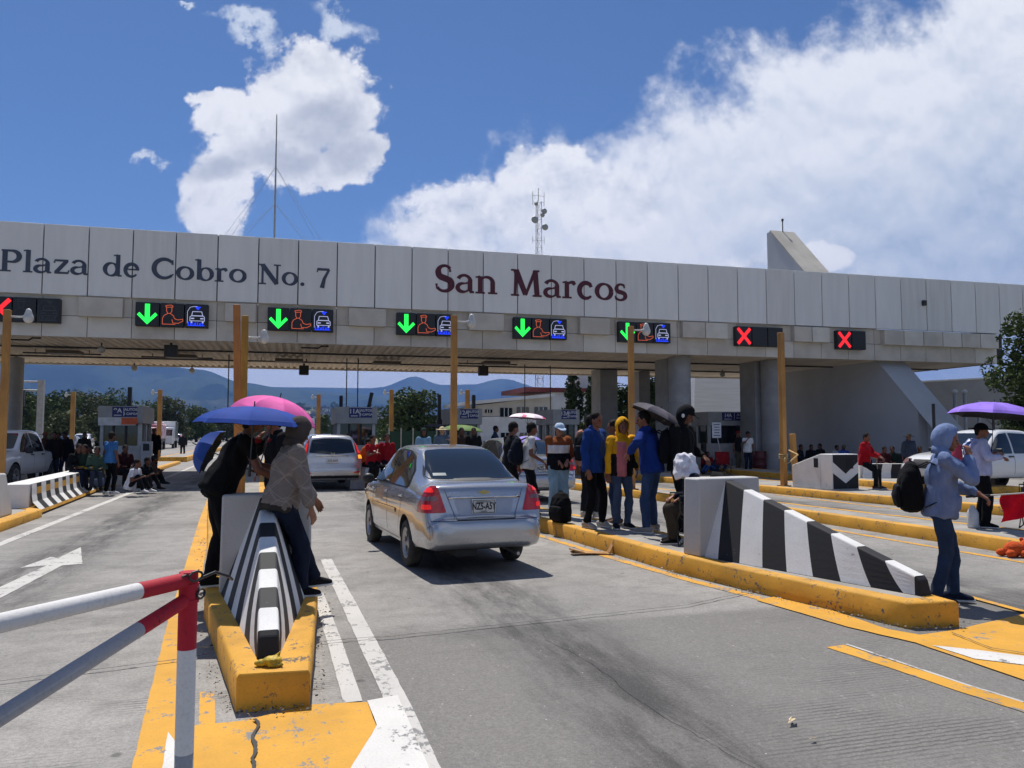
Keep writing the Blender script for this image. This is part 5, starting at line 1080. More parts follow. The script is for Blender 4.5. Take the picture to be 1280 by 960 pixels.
SED = [(-2.168,.46,.55,.52,.40,.50),(-2.155,.38,.62,.67,.55,.56),(-2.125,.34,.66,.755,.62,.60),(-2.07,.31,.70,.79,.64,.65),(-2.035,.30,.88,.805,.66,.79),(-2.005,.29,1.005,.815,.68,.90),(-1.95,.285,1.05,.825,.70,.95),(-1.80,.28,1.07,.84,.70,.968),(-1.66,.27,1.08,.85,.69,.975),(-1.50,.25,1.15,.853,.66,.975),(-1.25,.22,1.285,.855,.62,.97),(-1.0,.22,1.405,.855,.59,.965),(-.80,.22,1.465,.855,.575,.96),(-.4,.22,1.50,.855,.57,.955),(.05,.22,1.505,.855,.57,.945),(.35,.22,1.48,.855,.575,.94),(.60,.22,1.41,.853,.59,.935),(1.0,.22,1.20,.85,.635,.925),(1.30,.22,1.02,.845,.68,.915),(1.42,.22,.975,.84,.69,.90),(1.75,.225,.90,.82,.66,.84),(1.98,.23,.80,.77,.60,.74),(2.10,.26,.66,.68,.52,.60),(2.15,.36,.55,.55,.42,.50)]
SUV = [(-2.28,.50,.62,.60,.45,.56),(-2.26,.42,.70,.76,.6,.64),(-2.22,.36,.80,.83,.68,.74),(-2.19,.32,.98,.86,.70,.9),(-2.16,.30,1.08,.88,.71,1.0),(-2.09,.29,1.25,.89,.70,1.03),(-1.98,.28,1.48,.895,.67,1.04),(-1.88,.28,1.61,.90,.63,1.04),(-1.7,.28,1.655,.905,.62,1.04),(-1,.27,1.68,.91,.62,1.03),(0,.27,1.68,.91,.63,1.01),(.5,.27,1.62,.91,.64,1.0),(.9,.27,1.42,.905,.68,.99),(1.35,.27,1.13,.9,.72,.98),(1.5,.27,1.07,.89,.72,.97),(1.9,.28,1.0,.86,.66,.92),(2.15,.3,.85,.8,.6,.78),(2.25,.36,.7,.7,.5,.62),(2.28,.45,.6,.6,.42,.54)]
PICK = [(-2.62,.50,1.0,.80,.70,.92),(-2.60,.45,1.05,.86,.74,.98),(-2.5,.42,1.06,.88,.76,1.0),(-1.6,.40,1.07,.89,.77,1.01),(-.98,.38,1.08,.89,.77,1.02),(-.92,.38,1.10,.89,.74,1.02),(-.86,.38,1.45,.89,.68,1.02),(-.80,.38,1.66,.89,.64,1.02),(-.5,.38,1.72,.89,.64,1.02),(.2,.38,1.73,.89,.65,1.02),(.5,.38,1.68,.89,.66,1.02),(.75,.38,1.50,.89,.70,1.02),(1.15,.38,1.20,.89,.74,1.02),(1.3,.38,1.13,.88,.76,1.02),(1.9,.40,1.07,.87,.72,.99),(2.35,.42,.98,.83,.66,.90),(2.52,.45,.82,.78,.6,.75),(2.58,.5,.70,.70,.5,.62)]
def cat(p0, p1, p2, p3, t): return tuple(.5*((2*b)+(-a+c)*t+(2*a-5*b+4*c-d)*t*t+(-a+3*b-3*c+d)*t**3) for a, b, c, d in zip(p0, p1, p2, p3))
def car_shell(rows, sub, axles, rw):
    R_ = []
    for i in range(len(rows)-1):
        for k in range(sub): R_.append(cat(rows[max(i-1, 0)], rows[i], rows[i+1], rows[min(i+2, len(rows)-1)], k/sub))
    R_.append(rows[-1]); rings = []
    for x, zb, zt, wm, wr, zl in R_:
        zl = min(zl, zt-.025); wb = wm*.955; wr = min(wr, wb*.97); hh = zl-zb; gz = zt-zl; P_ = [(0, zb), (wm*.5, zb), (wm*.80, zb), (wm*.93, zb+hh*.05), (wm*.972, zb+hh*.16), (wm*.99, zb+hh*.34), (wm, zb+hh*.58), (wm*.995, zb+hh*.76), (wm*.983, zb+hh*.90), (wb, zl)]
        top = (wr, zt-min(.075, gz*.32))
        for t in (.25, .5, .75): P_.append((wb+(top[0]-wb)*(t+.10*math.sin(math.pi*t)*-1), zl+(top[1]-zl)*t))
        P_ += [top, (wr*.95, zt-min(.04, gz*.16)), (wr*.85, zt-min(.018, gz*.08)), (wr*.6, zt-.006), (wr*.3, zt-.001), (0, zt)]
        rings.append([(x, y, z) for y, z in P_]+[(x, -y, z) for y, z in P_[-2:0:-1]])
    mb = MB(); n = len(rings[0]); 
    for r_ in rings: mb.v += [Vector(q) for q in r_]
    for i in range(len(rings)-1):
        for j in range(n): j2 = (j+1) % n; mb.f.append((i*n+j, i*n+j2, (i+1)*n+j2, (i+1)*n+j)); mb.m.append(0)
    for e in (0, len(rings)-1): mb.f.append(tuple(e*n+j for j in range(n))); mb.m.append(0)
    return mb
def wheel(root, x, y, r, w_, side, detail=True):
    tw = MB(); pr = [(r*.64, -w_/2+.01), (r*.70, -w_/2), (r*.90, -w_/2), (r*.975, -w_/2+.02), (r, -w_/2+.045), (r, w_/2-.045), (r*.975, w_/2-.02), (r*.90, w_/2), (r*.70, w_/2), (r*.64, w_/2-.01)]
    tw.lathe(pr, (0, 0, 0), 'Y', 32); wh = tw.build('wheel', M_TYRE, root, smooth=True); wh.location = (x, y, r)
    m = MB(); s = side; m.lathe([(0.0, s*(w_/2-.035)), (r*.12, s*(w_/2-.03)), (r*.16, s*(w_/2-.045)), (r*.52, s*(w_/2-.05)), (r*.60, s*(w_/2-.015)), (r*.66, s*(w_/2-.005)), (r*.67, s*(w_/2-.03))], (0, 0, 0), 'Y', 28); rm = m.build('rim', M_RIM, wh, smooth=True)
    if detail:
        m = MB()
        for k in range(7):
            a = 2*math.pi*k/7+.2; c_, s_ = math.cos(a), math.sin(a); c2, s2 = -s_, c_
            for rr0, rr1, ww in ((r*.24, r*.55, .030),):
                q = [(c_*rr0+c2*ww*.6, s_*rr0+s2*ww*.6), (c_*rr0-c2*ww*.6, s_*rr0-s2*ww*.6), (c_*rr1-c2*ww*1.3, s_*rr1-s2*ww*1.3), (c_*rr1+c2*ww*1.3, s_*rr1+s2*ww*1.3)]
                m.quad(*[(a_, s*(w_/2-.042), b_) for a_, b_ in q])
        m.build('rim_slot', M_TRIM, rm)
    return wh
def car(kind, label, paint, ref, az, cat_='car', group=None, hi=False, name='parked_car', wr_=.295, lit=True, ref_local=(0, 0), sc=(1, 1, 1)):
    rows = {'sedan': SED, 'suv': SUV, 'pickup': PICK}[kind]; ax = {'sedan': (-1.15, 1.33), 'suv': (-1.33, 1.29), 'pickup': (-1.55, 1.55)}[kind]; wr_ = {'sedan': .292, 'suv': .35, 'pickup': .37}[kind]
    tw_ = {'sedan': .745, 'suv': .80, 'pickup': .79}[kind]
    rz = R(90-az); Rm = Matrix.Rotation(rz, 3, 'Z'); L_ = Vector(ref)-Rm @ Vector((ref_local[0]*sc[0], ref_local[1]*sc[1], 0)); root = empty(name, (L_.x, L_.y, .013), rz, label, cat_, group); root.scale = sc
    mb = car_shell(rows, 5 if hi else 2, ax, wr_); body = mb.build('body', [paint, M_TRIM], root, weld=True); body.parent = None
    for x in ax:                              # wheel arches cut with real openings
        c_ = MB(); c_.cur = 0
        for s in (-1, 1): c_.lathe([(0, s*1.2), (wr_+.055, s*1.2), (wr_+.055, s*(tw_-.16)), (0, s*(tw_-.16))], (x, 0, wr_+.01), 'Y', 40)
        co_ = c_.build('cut', [paint, M_TRIM], None, weld=True); b_ = body.modifiers.new('b', 'BOOLEAN'); b_.object = co_; b_.operation = 'DIFFERENCE'; b_.solver = 'EXACT'
        me = evaluated(body); body.modifiers.clear(); body.data = me; bpy.data.objects.remove(co_)
    for pl in body.data.polygons:
        c_ = pl.center; pl.material_index = 0
        for x in ax:
            d_ = math.hypot(c_.x-x, c_.z-wr_-.01)
            if (d_ < wr_+.06 and abs(c_.y) < tw_-.15) or (abs(d_-(wr_+.055)) < .012 and abs(pl.normal.y) < .25): pl.material_index = 1
        if c_.z < .30 and abs(pl.normal.z) > .8: pl.material_index = 1
    body.data.shade_smooth(); body.data.set_sharp_from_angle(angle=R(42)); body.parent = root
    bm = bmesh.new(); bm.from_mesh(body.data); bvh = BVHTree.FromBMesh(bm); bm.free()
    def rear(poly, name, mt, off=.004, par=root, dx=(1, 0, 0)): return decal(bvh, (-4, 0, 0), (0, 1, 0), (0, 0, 1), dx, poly, name, mt, par, off)
    def side(poly, name, mt, s, off=.004, par=root, st_=.08): return decal(bvh, (0, 3*s, 0), (1, 0, 0), (0, 0, 1), (0, -s, 0), poly, name, mt, par, off, st_)
    def frontd(poly, name, mt, off=.004, par=root): return decal(bvh, (4, 0, 0), (0, 1, 0), (0, 0, 1), (-1, 0, 0), poly, name, mt, par, off)
    for s in (-1, 1):
        for x in ax: wheel(root, x, s*tw_, wr_, .19 if kind == 'sedan' else .23, s, hi or kind != 'sedan')
    def rrect(pts, k=.04):                    # round the corners of an outline
        o_ = []; n = len(pts)
        for i in range(n):
            a, b, c = Vector(pts[i-1]), Vector(pts[i]), Vector(pts[(i+1) % n]); d1, d2 = (a-b), (c-b); r1, r2 = min(k, d1.length*.4), min(k, d2.length*.4); p0, p1 = b+d1.normalized()*r1, b+d2.normalized()*r2
            for t in (0, .33, .67, 1): o_.append(tuple((p0*(1-t)**2+b*2*t*(1-t)+p1*t*t)))
        return o_
    if kind == 'sedan':
        gl = rrect([(.655, 1.105), (.50, 1.435), (.25, 1.452), (-.25, 1.452), (-.50, 1.435), (-.655, 1.105), (-.3, 1.088), (.3, 1.088)], .05)
        big = [(a*1.03, (b-1.27)*1.06+1.27) for a, b in gl]
        rear(big, 'window_seal', M_TRIM, .003); rear(gl, 'rear_window', M_GLASS, .006)
        for s in (-1, 1):
            A = [(.98, .985), (.50, 1.345), (.30, 1.405), (-.02, 1.425), (-.02, .985)]; B = [(-.09, .985), (-.09, 1.425), (-.50, 1.405), (-.82, 1.335), (-1.08, 1.18), (-1.16, 1.02), (-1.13, .985)]
            tr = [(1.05, .965), (.50, 1.372), (.30, 1.428), (-.05, 1.448), (-.52, 1.428), (-.84, 1.357), (-1.12, 1.19), (-1.21, 1.01), (-1.16, .965)]
            side(tr, 'window_trim', M_TRIM, s, .003); side(rrect(A, .03), 'side_window', M_GLASS, s, .007); side(rrect(B, .03), 'side_window', M_GLASS, s, .007)
            for x0, x1 in ((-.06, -.05), (.95, .96)): side([(x0, .30), (x1, .30), (x1, .955), (x0, .955)], 'door_gap', M_SEAMC, s, .003)
            side([(-.72, .42), (-.715, .42), (-1.04, .95), (-1.05, .95)], 'door_gap', M_SEAMC, s, .003); side([(-.74, .30), (.95, .30), (.95, .308), (-.74, .308)], 'door_gap', M_SEAMC, s, .003)
            side([(-.62, .62), (.86, .60), (.86, .66), (-.62, .68)], 'side_moulding', paint, s, .014)
            for x in (-.86, .08):
                m_ = MB(); m_.box((x, s*.838, .86), (.17, .03, .03)); m_.build('door_handle', paint, root, bevel=.01)
            m_ = MB(); m_.ell((.78, s*.965, 1.0), (.06, .10, .075), 16); m_.box((.80, s*.87, .97), (.05, .10, .03)); m_.build('wing_mirror', M_TRIM, root, smooth=True)
            d_ = Vector((1, -s*.55, 0)).normalized(); ua = Vector((-d_.y, d_.x, 0))*1; 
            def tl(poly, nm, mt, off, par=root): return decal(bvh, Vector((-1.95, s*.70, 0))-d_*3, ua, (0, 0, 1), d_, [(a*s, b) for a, b in poly], nm, mt, par, off, .04)
            T1 = rrect([(-.20, .735), (.215, .735), (.20, .81), (.10, .97), (.04, 1.035), (-.05, 1.04), (-.095, 1.0)], .022)
            t_ = tl(T1, 'tail_light', M_TAIL, .010); tl(rrect([(-.04, .965), (.10, .965), (.065, 1.015), (-.01, 1.015)], .02), 'brake_lamp', M_TAILON, .016, t_); tl(rrect([(-.02, .775), (.13, .775), (.12, .83), (-.01, .83)], .02), 'reflector', M_TAILON, .016, t_)
            tl(rrect([(-.085, .872), (.15, .872), (.14, .915), (-.07, .925)], .015), 'reversing_lamp', M_LENS, .014, t_)
        # boot lid: gaps, painted recess shade, chrome bar, plate, emblem
        for s in (-1, 1): rear([(s*.575, 1.05), (s*.568, 1.05), (s*.40, .655), (s*.408, .655)], 'lid_gap', M_SEAMC, .003)
        rear([(-.405, .648), (.405, .648), (.405, .656), (-.405, .656)], 'lid_gap', M_SEAMC, .003); rear([(-.80, .640), (.80, .640), (.80, .645), (-.80, .645)], 'bumper_gap', M_SEAMC, .003)
        rear(rrect([(-.36, .70), (.36, .70), (.42, .885), (-.42, .885)], .03), 'plate_recess_shade', carpaint('recess_shade_paint', (0.36, 0.37, 0.40), .4), .003)  # recess shading painted as a darker silver patch lying flush on the lid
        m_ = MB(); pts = [(-2.045+.012*abs(y)**2*2, y, .905) for y in [-.50+.1*k for k in range(11)]]; m_.loft(pts, (.010, .016), 8, xdir=(1, 0, 0)); m_.build('chrome_bar', M_CHROME, root, smooth=True)
        pl_ = empty('number_plate', (0, 0, 0)); pl_.parent = root; 
        m_ = MB(); m_.box((-2.068, .02, .795), (.012, .335, .165)); pm = m_.build('number_plate', M_PLATE, root, bevel=.004); bpy.data.objects.remove(pl_)
        m_ = MB()
        for z_, w2 in ((.722, .30), (.868, .30)): m_.box((-2.076, .02, z_), (.004, w2, .006))
        for y_ in (-.13, .17): m_.box((-2.076, y_, .795), (.004, .006, .146))
        m_.build('plate_border', M_TRIM, pm)
        text_mesh('NZ5-A5Y', .112, 'plate_number', M_TRIM, pm, (-2.0765, .02, .795), (R(90), 0, R(-90)), .001, sx=.74, bold=.003)
        text_mesh('ESTADO DE MEXICO', .022, 'plate_state', M_TRIM, pm, (-2.0765, .02, .848), (R(90), 0, R(-90)), .001); text_mesh('TRASERA', .022, 'plate_foot', M_TRIM, pm, (-2.0765, .02, .737), (R(90), 0, R(-90)), .001)
        m_ = MB(); 
        for poly in ([(-.075, .965), (-.035, .965), (-.028, .978), (.045, .978), (.038, .965), (.075, .965), (.065, .935), (.028, .935), (.022, .922), (-.045, .922), (-.038, .935), (-.085, .935)],): pass
        em = rear([(-.070, .972), (-.030, .972), (-.025, .982), (.030, .982), (.034, .972), (.080, .972), (.070, .946), (.030, .946), (.025, .936), (-.030, .936), (-.034, .946), (-.080, .946)], 'emblem', M_GOLD, .006)
        text_mesh('AVEO', .045, 'model_badge', M_CHROME, root, (-2.026, .42, .955), (R(80), 0, R(-90)), .003, sx=1.3)
        m_ = MB(); m_.box((-1.3, .2, .24), (1.2, .3, .08)); m_.box((0, 0, .26), (2.0, 1.2, .06)); m_.build('underbody', M_TRIM, root); m_ = MB(); m_.tube([(-1.6, -.45, .24), (-2.12, -.45, .23)], .022, 10); m_.build('exhaust_pipe', M_STEEL, root)
        m_ = MB(); m_.tube([(.1, -.5, 1.47), (.0, -.5, 1.5), (-.3, -.5, 1.62)], .003, 5) if not hi else None; 
        if not hi: m_.build('aerial', M_TRIM, root)
        # things seen through the rear glass: a sunshade-like patch and sticker
        rear([(.36, 1.135), (.55, 1.135), (.54, 1.165), (.36, 1.165)], 'window_sticker', mat('sticker_grey', (.16, .20, .20), .4), .0075)
        frontd(rrect([(-.60, .97), (.60, .97), (.52, 1.38), (-.52, 1.38)], .05), 'windscreen', M_GLASS, .005)
    elif kind == 'suv':
        gl = rrect([(.66, 1.13), (.56, 1.50), (.2, 1.54), (-.2, 1.54), (-.56, 1.50), (-.66, 1.13), (0, 1.08)], .05); rear([(a*1.03, (b-1.3)*1.05+1.3) for a, b in gl], 'window_seal', M_TRIM, .003); rear(gl, 'rear_window', M_GLASS, .006)
        for s in (-1, 1):
            side(rrect([(1.05, 1.04), (.62, 1.42), (.30, 1.53), (-.6, 1.56), (-1.5, 1.53), (-1.85, 1.30), (-1.75, 1.08)], .04), 'side_window', M_GLASS, s, .005)
            d_ = Vector((1, -s*.5, 0)).normalized(); ua = Vector((-d_.y, d_.x, 0))
            def tl(poly, nm, mt, off, par=root): return decal(bvh, Vector((-2.05, s*.78, 0))-d_*3, ua, (0, 0, 1), d_, [(a*s, b) for a, b in poly], nm, mt, par, off, .05)
            t_ = tl(rrect([(-.09, .93), (.09, .93), (.07, 1.05), (.03, 1.50), (-.04, 1.55), (-.09, 1.30)], .02), 'tail_light', M_TAIL, .010); tl([(-.06, 1.10), (.03, 1.10), (.0, 1.40), (-.05, 1.40)], 'brake_lamp', M_TAILON, .015, t_); tl([(-.08, .94), (.07, .94), (.06, 1.05), (-.08, 1.05)], 'indicator', M_AMB, .014, t_)
            m_ = MB(); m_.ell((.85, s*1.02, 1.1), (.06, .11, .08), 14); m_.build('wing_mirror', paint, root, smooth=True)
            rear([(s*.62, .50), (s*.80, .52), (s*.80, .57), (s*.62, .55)], 'reflector', M_TAIL, .006)
        m_ = MB(); m_.box((-2.235, 0, .88), (.012, .33, .15)); pm = m_.build('number_plate', M_PLATE, root); text_mesh('A22-BKP', .09, 'plate_number', M_TRIM, pm, (-2.243, 0, .88), (R(90), 0, R(-90)), .001, sx=.9)
        m_ = MB(); m_.box((-2.225, 0, 1.035), (.02, .95, .03)); m_.build('chrome_bar', M_CHROME, root)
        m_ = MB(); [m_.box((-2.235, a, 1.085), (.01, .014, .09)) for a in (-.045, .045)]; m_.box((-2.235, 0, 1.085), (.01, .09, .014)); m_.build('emblem', M_CHROME, root)
        rear([(-.75, .36), (.75, .36), (.82, .44), (-.82, .44)], 'bumper_trim', M_TRIM, .006); m_ = MB(); m_.box((-1.95, 0, 1.69), (.10, .04, .05)); m_.build('roof_fin', M_TRIM, root)
        frontd(rrect([(-.62, 1.10), (.62, 1.10), (.55, 1.55), (-.55, 1.55)], .05), 'windscreen', M_GLASS, .005)
    else:
        for s in (-1, 1):
            side(rrect([(1.12, 1.06), (.66, 1.50), (.50, 1.60), (.20, 1.63), (.20, 1.06)], .03), 'side_window', M_GLASS, s, .006); side(rrect([(.13, 1.06), (.13, 1.63), (-.62, 1.60), (-.72, 1.06)], .03), 'side_window', M_GLASS, s, .006)
            for x0 in (1.20, .16, -.80): side([(x0, .50), (x0+.012, .50), (x0+.012, 1.03), (x0, 1.03)], 'door_gap', M_SEAMC, s, .003)
            for x in (.30, -.55): m_ = MB(); m_.box((x, s*.885, .98), (.18, .03, .035)); m_.build('door_handle', M_TRIM, root)
            m_ = MB(); m_.box((.98, s*1.02, 1.12), (.08, .20, .18)); m_.build('wing_mirror', M_TRIM, root, bevel=.03)
            frontd(rrect([(s*.48, .80), (s*.80, .78), (s*.78, .93), (s*.50, .92)], .02), 'headlight', M_LENS, .01)
        frontd(rrect([(-.66, 1.17), (.66, 1.17), (.58, 1.62), (-.58, 1.62)], .05), 'windscreen', M_GLASS, .006); frontd(rrect([(-.42, .66), (.42, .66), (.42, .90), (-.42, .90)], .02), 'grille', M_TRIM, .01)
        m_ = MB(); m_.box((-1.75, 0, 1.083), (1.5, 1.42, .02)); m_.build('bed_cover', M_TRIM, root)
    return root
car('sedan', 'silver sedan with its boot towards us, driving through the middle lane', M_SILVER, U(507, 709), -4.5, hi=True, name='sedan_car', ref_local=(-1.15, .83), sc=(.95, .86, .965))
car('suv', 'silver sport utility car with brake and indicator lights lit, ahead of the sedan', M_SILVER, U(411, 611.5), -4, name='suv_car', ref_local=(-1.5, 0), cat_='car', sc=(1, .96, .95))
car('sedan', 'pale silver car half hidden behind the person with the backpack', M_SILVER, (5.75, 19.4, 0), -5, name='parked_car')
car('pickup', 'white double cab pickup at the left edge facing the camera', M_WCAR, U(17, 613), 184, cat_='pickup truck', name='pickup_truck', ref_local=(1.55, .85))
car('pickup', 'white pickup parked side on behind the woman with the purple umbrella', M_WCAR, U(1226, 618), -97, cat_='pickup truck', name='pickup_truck', ref_local=(1.55, .85))
for lb, px, py, kd, pt_, az in (('small white car beyond the left crowd, left of the far ochre pole', 103, 562, 'suv', M_WCAR, 175), ('dark car waiting behind the left crowd', 86, 566, 'sedan', M_DCAR, 178), ('pale car far down the left road beside the white truck', 222, 556, 'suv', M_SILV2, 2)):
    car(kd, lb, pt_, U(px, py), az, name='parked_car')
# trucks waiting far down the left lane
t = empty('box_truck', U(207, 560), R(3), 'white box truck far off beyond the booth on the left', 'truck')
mb = MB(); mb.box((0, 0, 2.0), (2.3, 5.0, 2.2)); mb.build('cargo_box', M_WCAR, t, bevel=.03); mb = MB(); mb.box((0, -3.3, 1.45), (2.2, 1.5, 1.9)); cb = mb.build('cab', M_WCAR, t, bevel=.12); mb = MB(); mb.box((0, -4.06, 1.8), (1.9, .04, .7)); mb.build('windscreen', M_GLASS, cb)
for x in (-1, 1):
    for y in (-3.1, 1.6): mb = MB(); mb.lathe([(0, -.12), (.45, -.12), (.45, .12), (0, .12)], (x, y, .45), 'X', 20); mb.build('wheel', M_TYRE, t)
t = empty('cargo_truck', U(190, 562), R(3), 'truck with pink and white striped tarpaulin load beyond the booth', 'truck')
mb = MB(); mb.box((0, 0, 1.9), (2.3, 5.0, 1.5)); mb.box((0, 0, 2.3), (1.9, 4.6, 1.2)); mb.build('load', mat('pink_tarpaulin', rgb('c9909a'), .8, rgb('e4d6d6'), 1.6, lo=.45, hi=.55), t, bevel=.1); mb = MB(); mb.box((0, -3.2, 1.4), (2.2, 1.4, 1.8)); mb.build('cab', M_RCAR, t, bevel=.1)
mb = MB(); mb.box((0, 0, 1.0), (2.2, 5, .3)); mb.build('chassis', M_TRIM, t)
for x in (-1, 1):
    for y in (-3.1, 1.6): mb = MB(); mb.lathe([(0, -.12), (.45, -.12), (.45, .12), (0, .12)], (x, y, .45), 'X', 20); mb.build('wheel', M_TYRE, t)

# ================================================================== poles, gate, booths, small things
M_OCH = mat('ochre_pole_paint', rgb('b8863e'), 0.6, rgb('9a6c34'), 3, stretch=(1, 1, .3), bump=.1)
M_OCH2 = mat('yellow_pole_paint', rgb('b5903a'), 0.6, rgb('967530'), 3, stretch=(1, 1, .3))
M_ORP = mat('orange_pole_paint', rgb('c27c38'), 0.6, rgb('a06530'), 3, stretch=(1, 1, .3))
M_GALV = mat('galvanised_steel', (0.42, 0.42, 0.41), 0.55, (0.34, 0.34, 0.33), 6, metal=.3)
M_CAMW = mat('camera_housing', (0.62, 0.62, 0.60), 0.5)
def pole(label, x, y, z0, h, w_=.17, m=None, tiltx=0, cam_=None, grp='ochre poles along the toll islands', cap_=False):
    root = empty('camera_pole', (x, y, z0), 0, label, 'pole', grp); root.rotation_euler = (0, R(tiltx), R(random.uniform(-6, 6)))
    b = MB(); b.box((0, 0, h/2), (w_, w_, h)); b.build('shaft', m or M_OCH, root, bevel=.012); b = MB(); b.box((0, 0, .01), (w_*1.9, w_*1.9, .025)); b.build('base_plate', m or M_OCH, root)
    if cam_:
        z_, s = cam_; b = MB(); b.tube([(0, 0, z_), (s*.28, -.02, z_), (s*.34, -.02, z_+.02)], .022, 8); ar = b.build('camera_arm', M_CAMW, root)
        b = MB(); b.ell((s*.42, -.03, z_-.02), (.11, .11, .12), 16); b.cap((s*.42, -.03, z_+.06), (s*.42, -.03, z_+.14), .09, .06, 12); b.build('camera', M_CAMW, root, smooth=True)
    return root
pole('thick ochre pole at the left edge, in front of the first signal', -5.94, 20.1, .16, 4.25, .145, cam_=(4.1, 1))
pole('orange pole with dark slots rising behind the blue umbrella', -.86, 18.6, .22, 4.3, .15, M_ORP, tiltx=-1.5)
pole('yellow pole with a camera arm rising behind the blue umbrella', -.80, 18.9, .22, 4.1, .155, M_OCH2, cam_=(3.6, 1))
pole('ochre pole behind the sedan roof left of the words San Marcos', 3.93, 18.1, .22, 4.2, .14, cam_=(4.05, 1))
pole('ochre pole in front of the fourth green arrow behind the grey umbrella', 8.69, 18.5, .2, 4.2, .135, cam_=(4.1, 1))
pole('tall ochre pole roped to the chevron block', 13.21, 18.5, .2, 4.2, .14)
pole('short ochre stump leaning beside the chevron block', 14.84, 20.2, .02, 1.6, .14, tiltx=-3, grp='x')['group'] = 'ochre poles along the toll islands'
m_ = MB(); 
for k in range(3): m_.tube([(13.21+.11*math.cos(a), 18.5+.11*math.sin(a), .95+.05*k+.01*math.sin(a)) for a in [2*math.pi*j/12 for j in range(13)]], .018, 6)
m_.tube([(13.2, 18.38, 1.0), (13.1, 18.3, .92), (13.14, 18.3, .80), (13.3, 18.34, .86), (13.6, 18.4, 1.05), (13.9, 19.2, 1.15)], .02, 6)
tag(m_.build('rope', mat('pale_rope', rgb('b79a66'), .9), None, smooth=True), 'knotted pale rope tying the tall ochre pole to the chevron block', 'rope')
for i, (px, x, y, lb) in enumerate(((92, -13.1, 57.9, 'far ochre pole above the left crowd, before the trees'), (201, -7.2, 53.3, 'far ochre pole right of the left booth'), (398, 2.6, 56.5, 'far ochre pole above the silver sport utility car'), (489, 6.7, 49.2, 'far ochre pole over the two people in red'), (576, 11.3, 48.0, 'far ochre pole beside the sign of the middle booth'))):
    pole(lb, x, y, 0, 4.4, .26, cam_=(4.2, -1))
for lb, px, Y, z0, z1, tx in (('dark antenna post over the left booth', 161.5, 31, 2.4, 3.3, 0), ('dark antenna post left of the second booth', 426, 31, 2.0, 3.1, 0), ('slanting dark bar over the second booth', 459, 30, 2.4, 3.2, 12), ('dark post between the middle booths', 549, 31, 2.0, 3.2, 0), ('dark post beside the white building', 592, 31, 2.2, 3.2, 0)):
    p = WY(px, 520, Y); m_ = MB(); m_.box((0, 0, (z1-z0)/2), (.13, .13, z1-z0)); m_.box((0, 0, .1), (.2, .2, .2)); o = m_.build('antenna_post', M_TRIM, None); o.location = (p.x, Y, z0); o.rotation_euler = (0, R(tx), 0); tag(o, lb, 'post', 'dark posts on the booths')
# foreground gate: red and white pipes
M_GW = paint_mat('white_pipe_paint', (0.70, 0.69, 0.67), under=(0.42, 0.38, 0.33), wear=.60, dirt=.3, sc=3); M_GR = paint_mat('red_pipe_paint', rgb('b3122a'), under=(0.03, 0.02, 0.02), wear=.57, dirt=.35, sc=2.0); M_GG = paint_mat('grey_pipe_paint', (0.36, 0.36, 0.37), under=(0.14, 0.09, 0.06), wear=.62, sc=3)
gp = U(236, 716, 1.08); gx, gy = gp.x, gp.y
groot = empty('swing_gate', (gx, gy, 0), 0, 'red and white pipe swing gate with a slanting brace in the left foreground', 'gate')
def seg(a, b, r_, mt, nm, t0=0.0, t1=1.0):
    a, b = Vector(a), Vector(b); p0, p1 = a.lerp(b, t0), a.lerp(b, t1); m_ = MB(); m_.loft([p0, p0.lerp(p1, .002), p0.lerp(p1, .5), p0.lerp(p1, .998), p1], [r_*.97, r_, r_, r_, r_*.97], 24); o = m_.build(nm, mt, groot, smooth=True); o.data.set_sharp_from_angle(angle=R(50)); return o
bz = U(243, 960, 0.30)
seg((0, 0, 1.085), (0.0, 0.0, .80), .034, M_GR, 'post'); seg((0, 0, .80), (0, 0, .42), .0337, M_GW, 'post'); seg((0, 0, .42), (0, 0, 0), .0335, M_GG, 'post')
for zz in (1.03, .97): m_ = MB(); m_.loft([(0, 0, zz), (0, 0, zz+.012)], [.0385, .0385], 16); m_.build('weld_collar', M_GR, groot)
L2 = Vector((-1.45, -.60, 1.03)); a0 = Vector((0, 0, 1.055))
pl_ = U(-30, 786, 1.055)-Vector((gx, gy, 0)); 
arm_end = a0+(Vector((pl_.x, pl_.y, 1.055))-a0)*1.9
seg(a0, arm_end, .029, M_GR, 'top_rail', 0.0, .155); seg(a0, arm_end, .029, M_GW, 'top_rail', .155, 1.0)
bl = U(-30, 915, .80)-Vector((gx, gy, 0)); b0 = Vector((0, 0, .985)); be = b0+(Vector((bl.x, bl.y, .80))-b0)*1.9
seg(b0, be, .026, M_GR, 'brace', 0.0, .155); seg(b0, be, .026, M_GG, 'brace', .155, 1.0)
m_ = MB(); 
for k in range(7):
    a = .9*k; m_.tube([(0.045*math.cos(a)+.022*math.cos(j*.7)*math.cos(a+1), .045*math.sin(a)+.02*math.cos(j*.7), 1.03+.018*math.sin(j*.7)+.012*k-.03) for j in range(10)], .0045, 5)
m_.tube([(.03, .02, 1.05), (.09, .05, 1.07), (.14, .06, 1.05), (.15, .10, 1.03)], .006, 5); m_.build('chain', M_TRIM, groot)
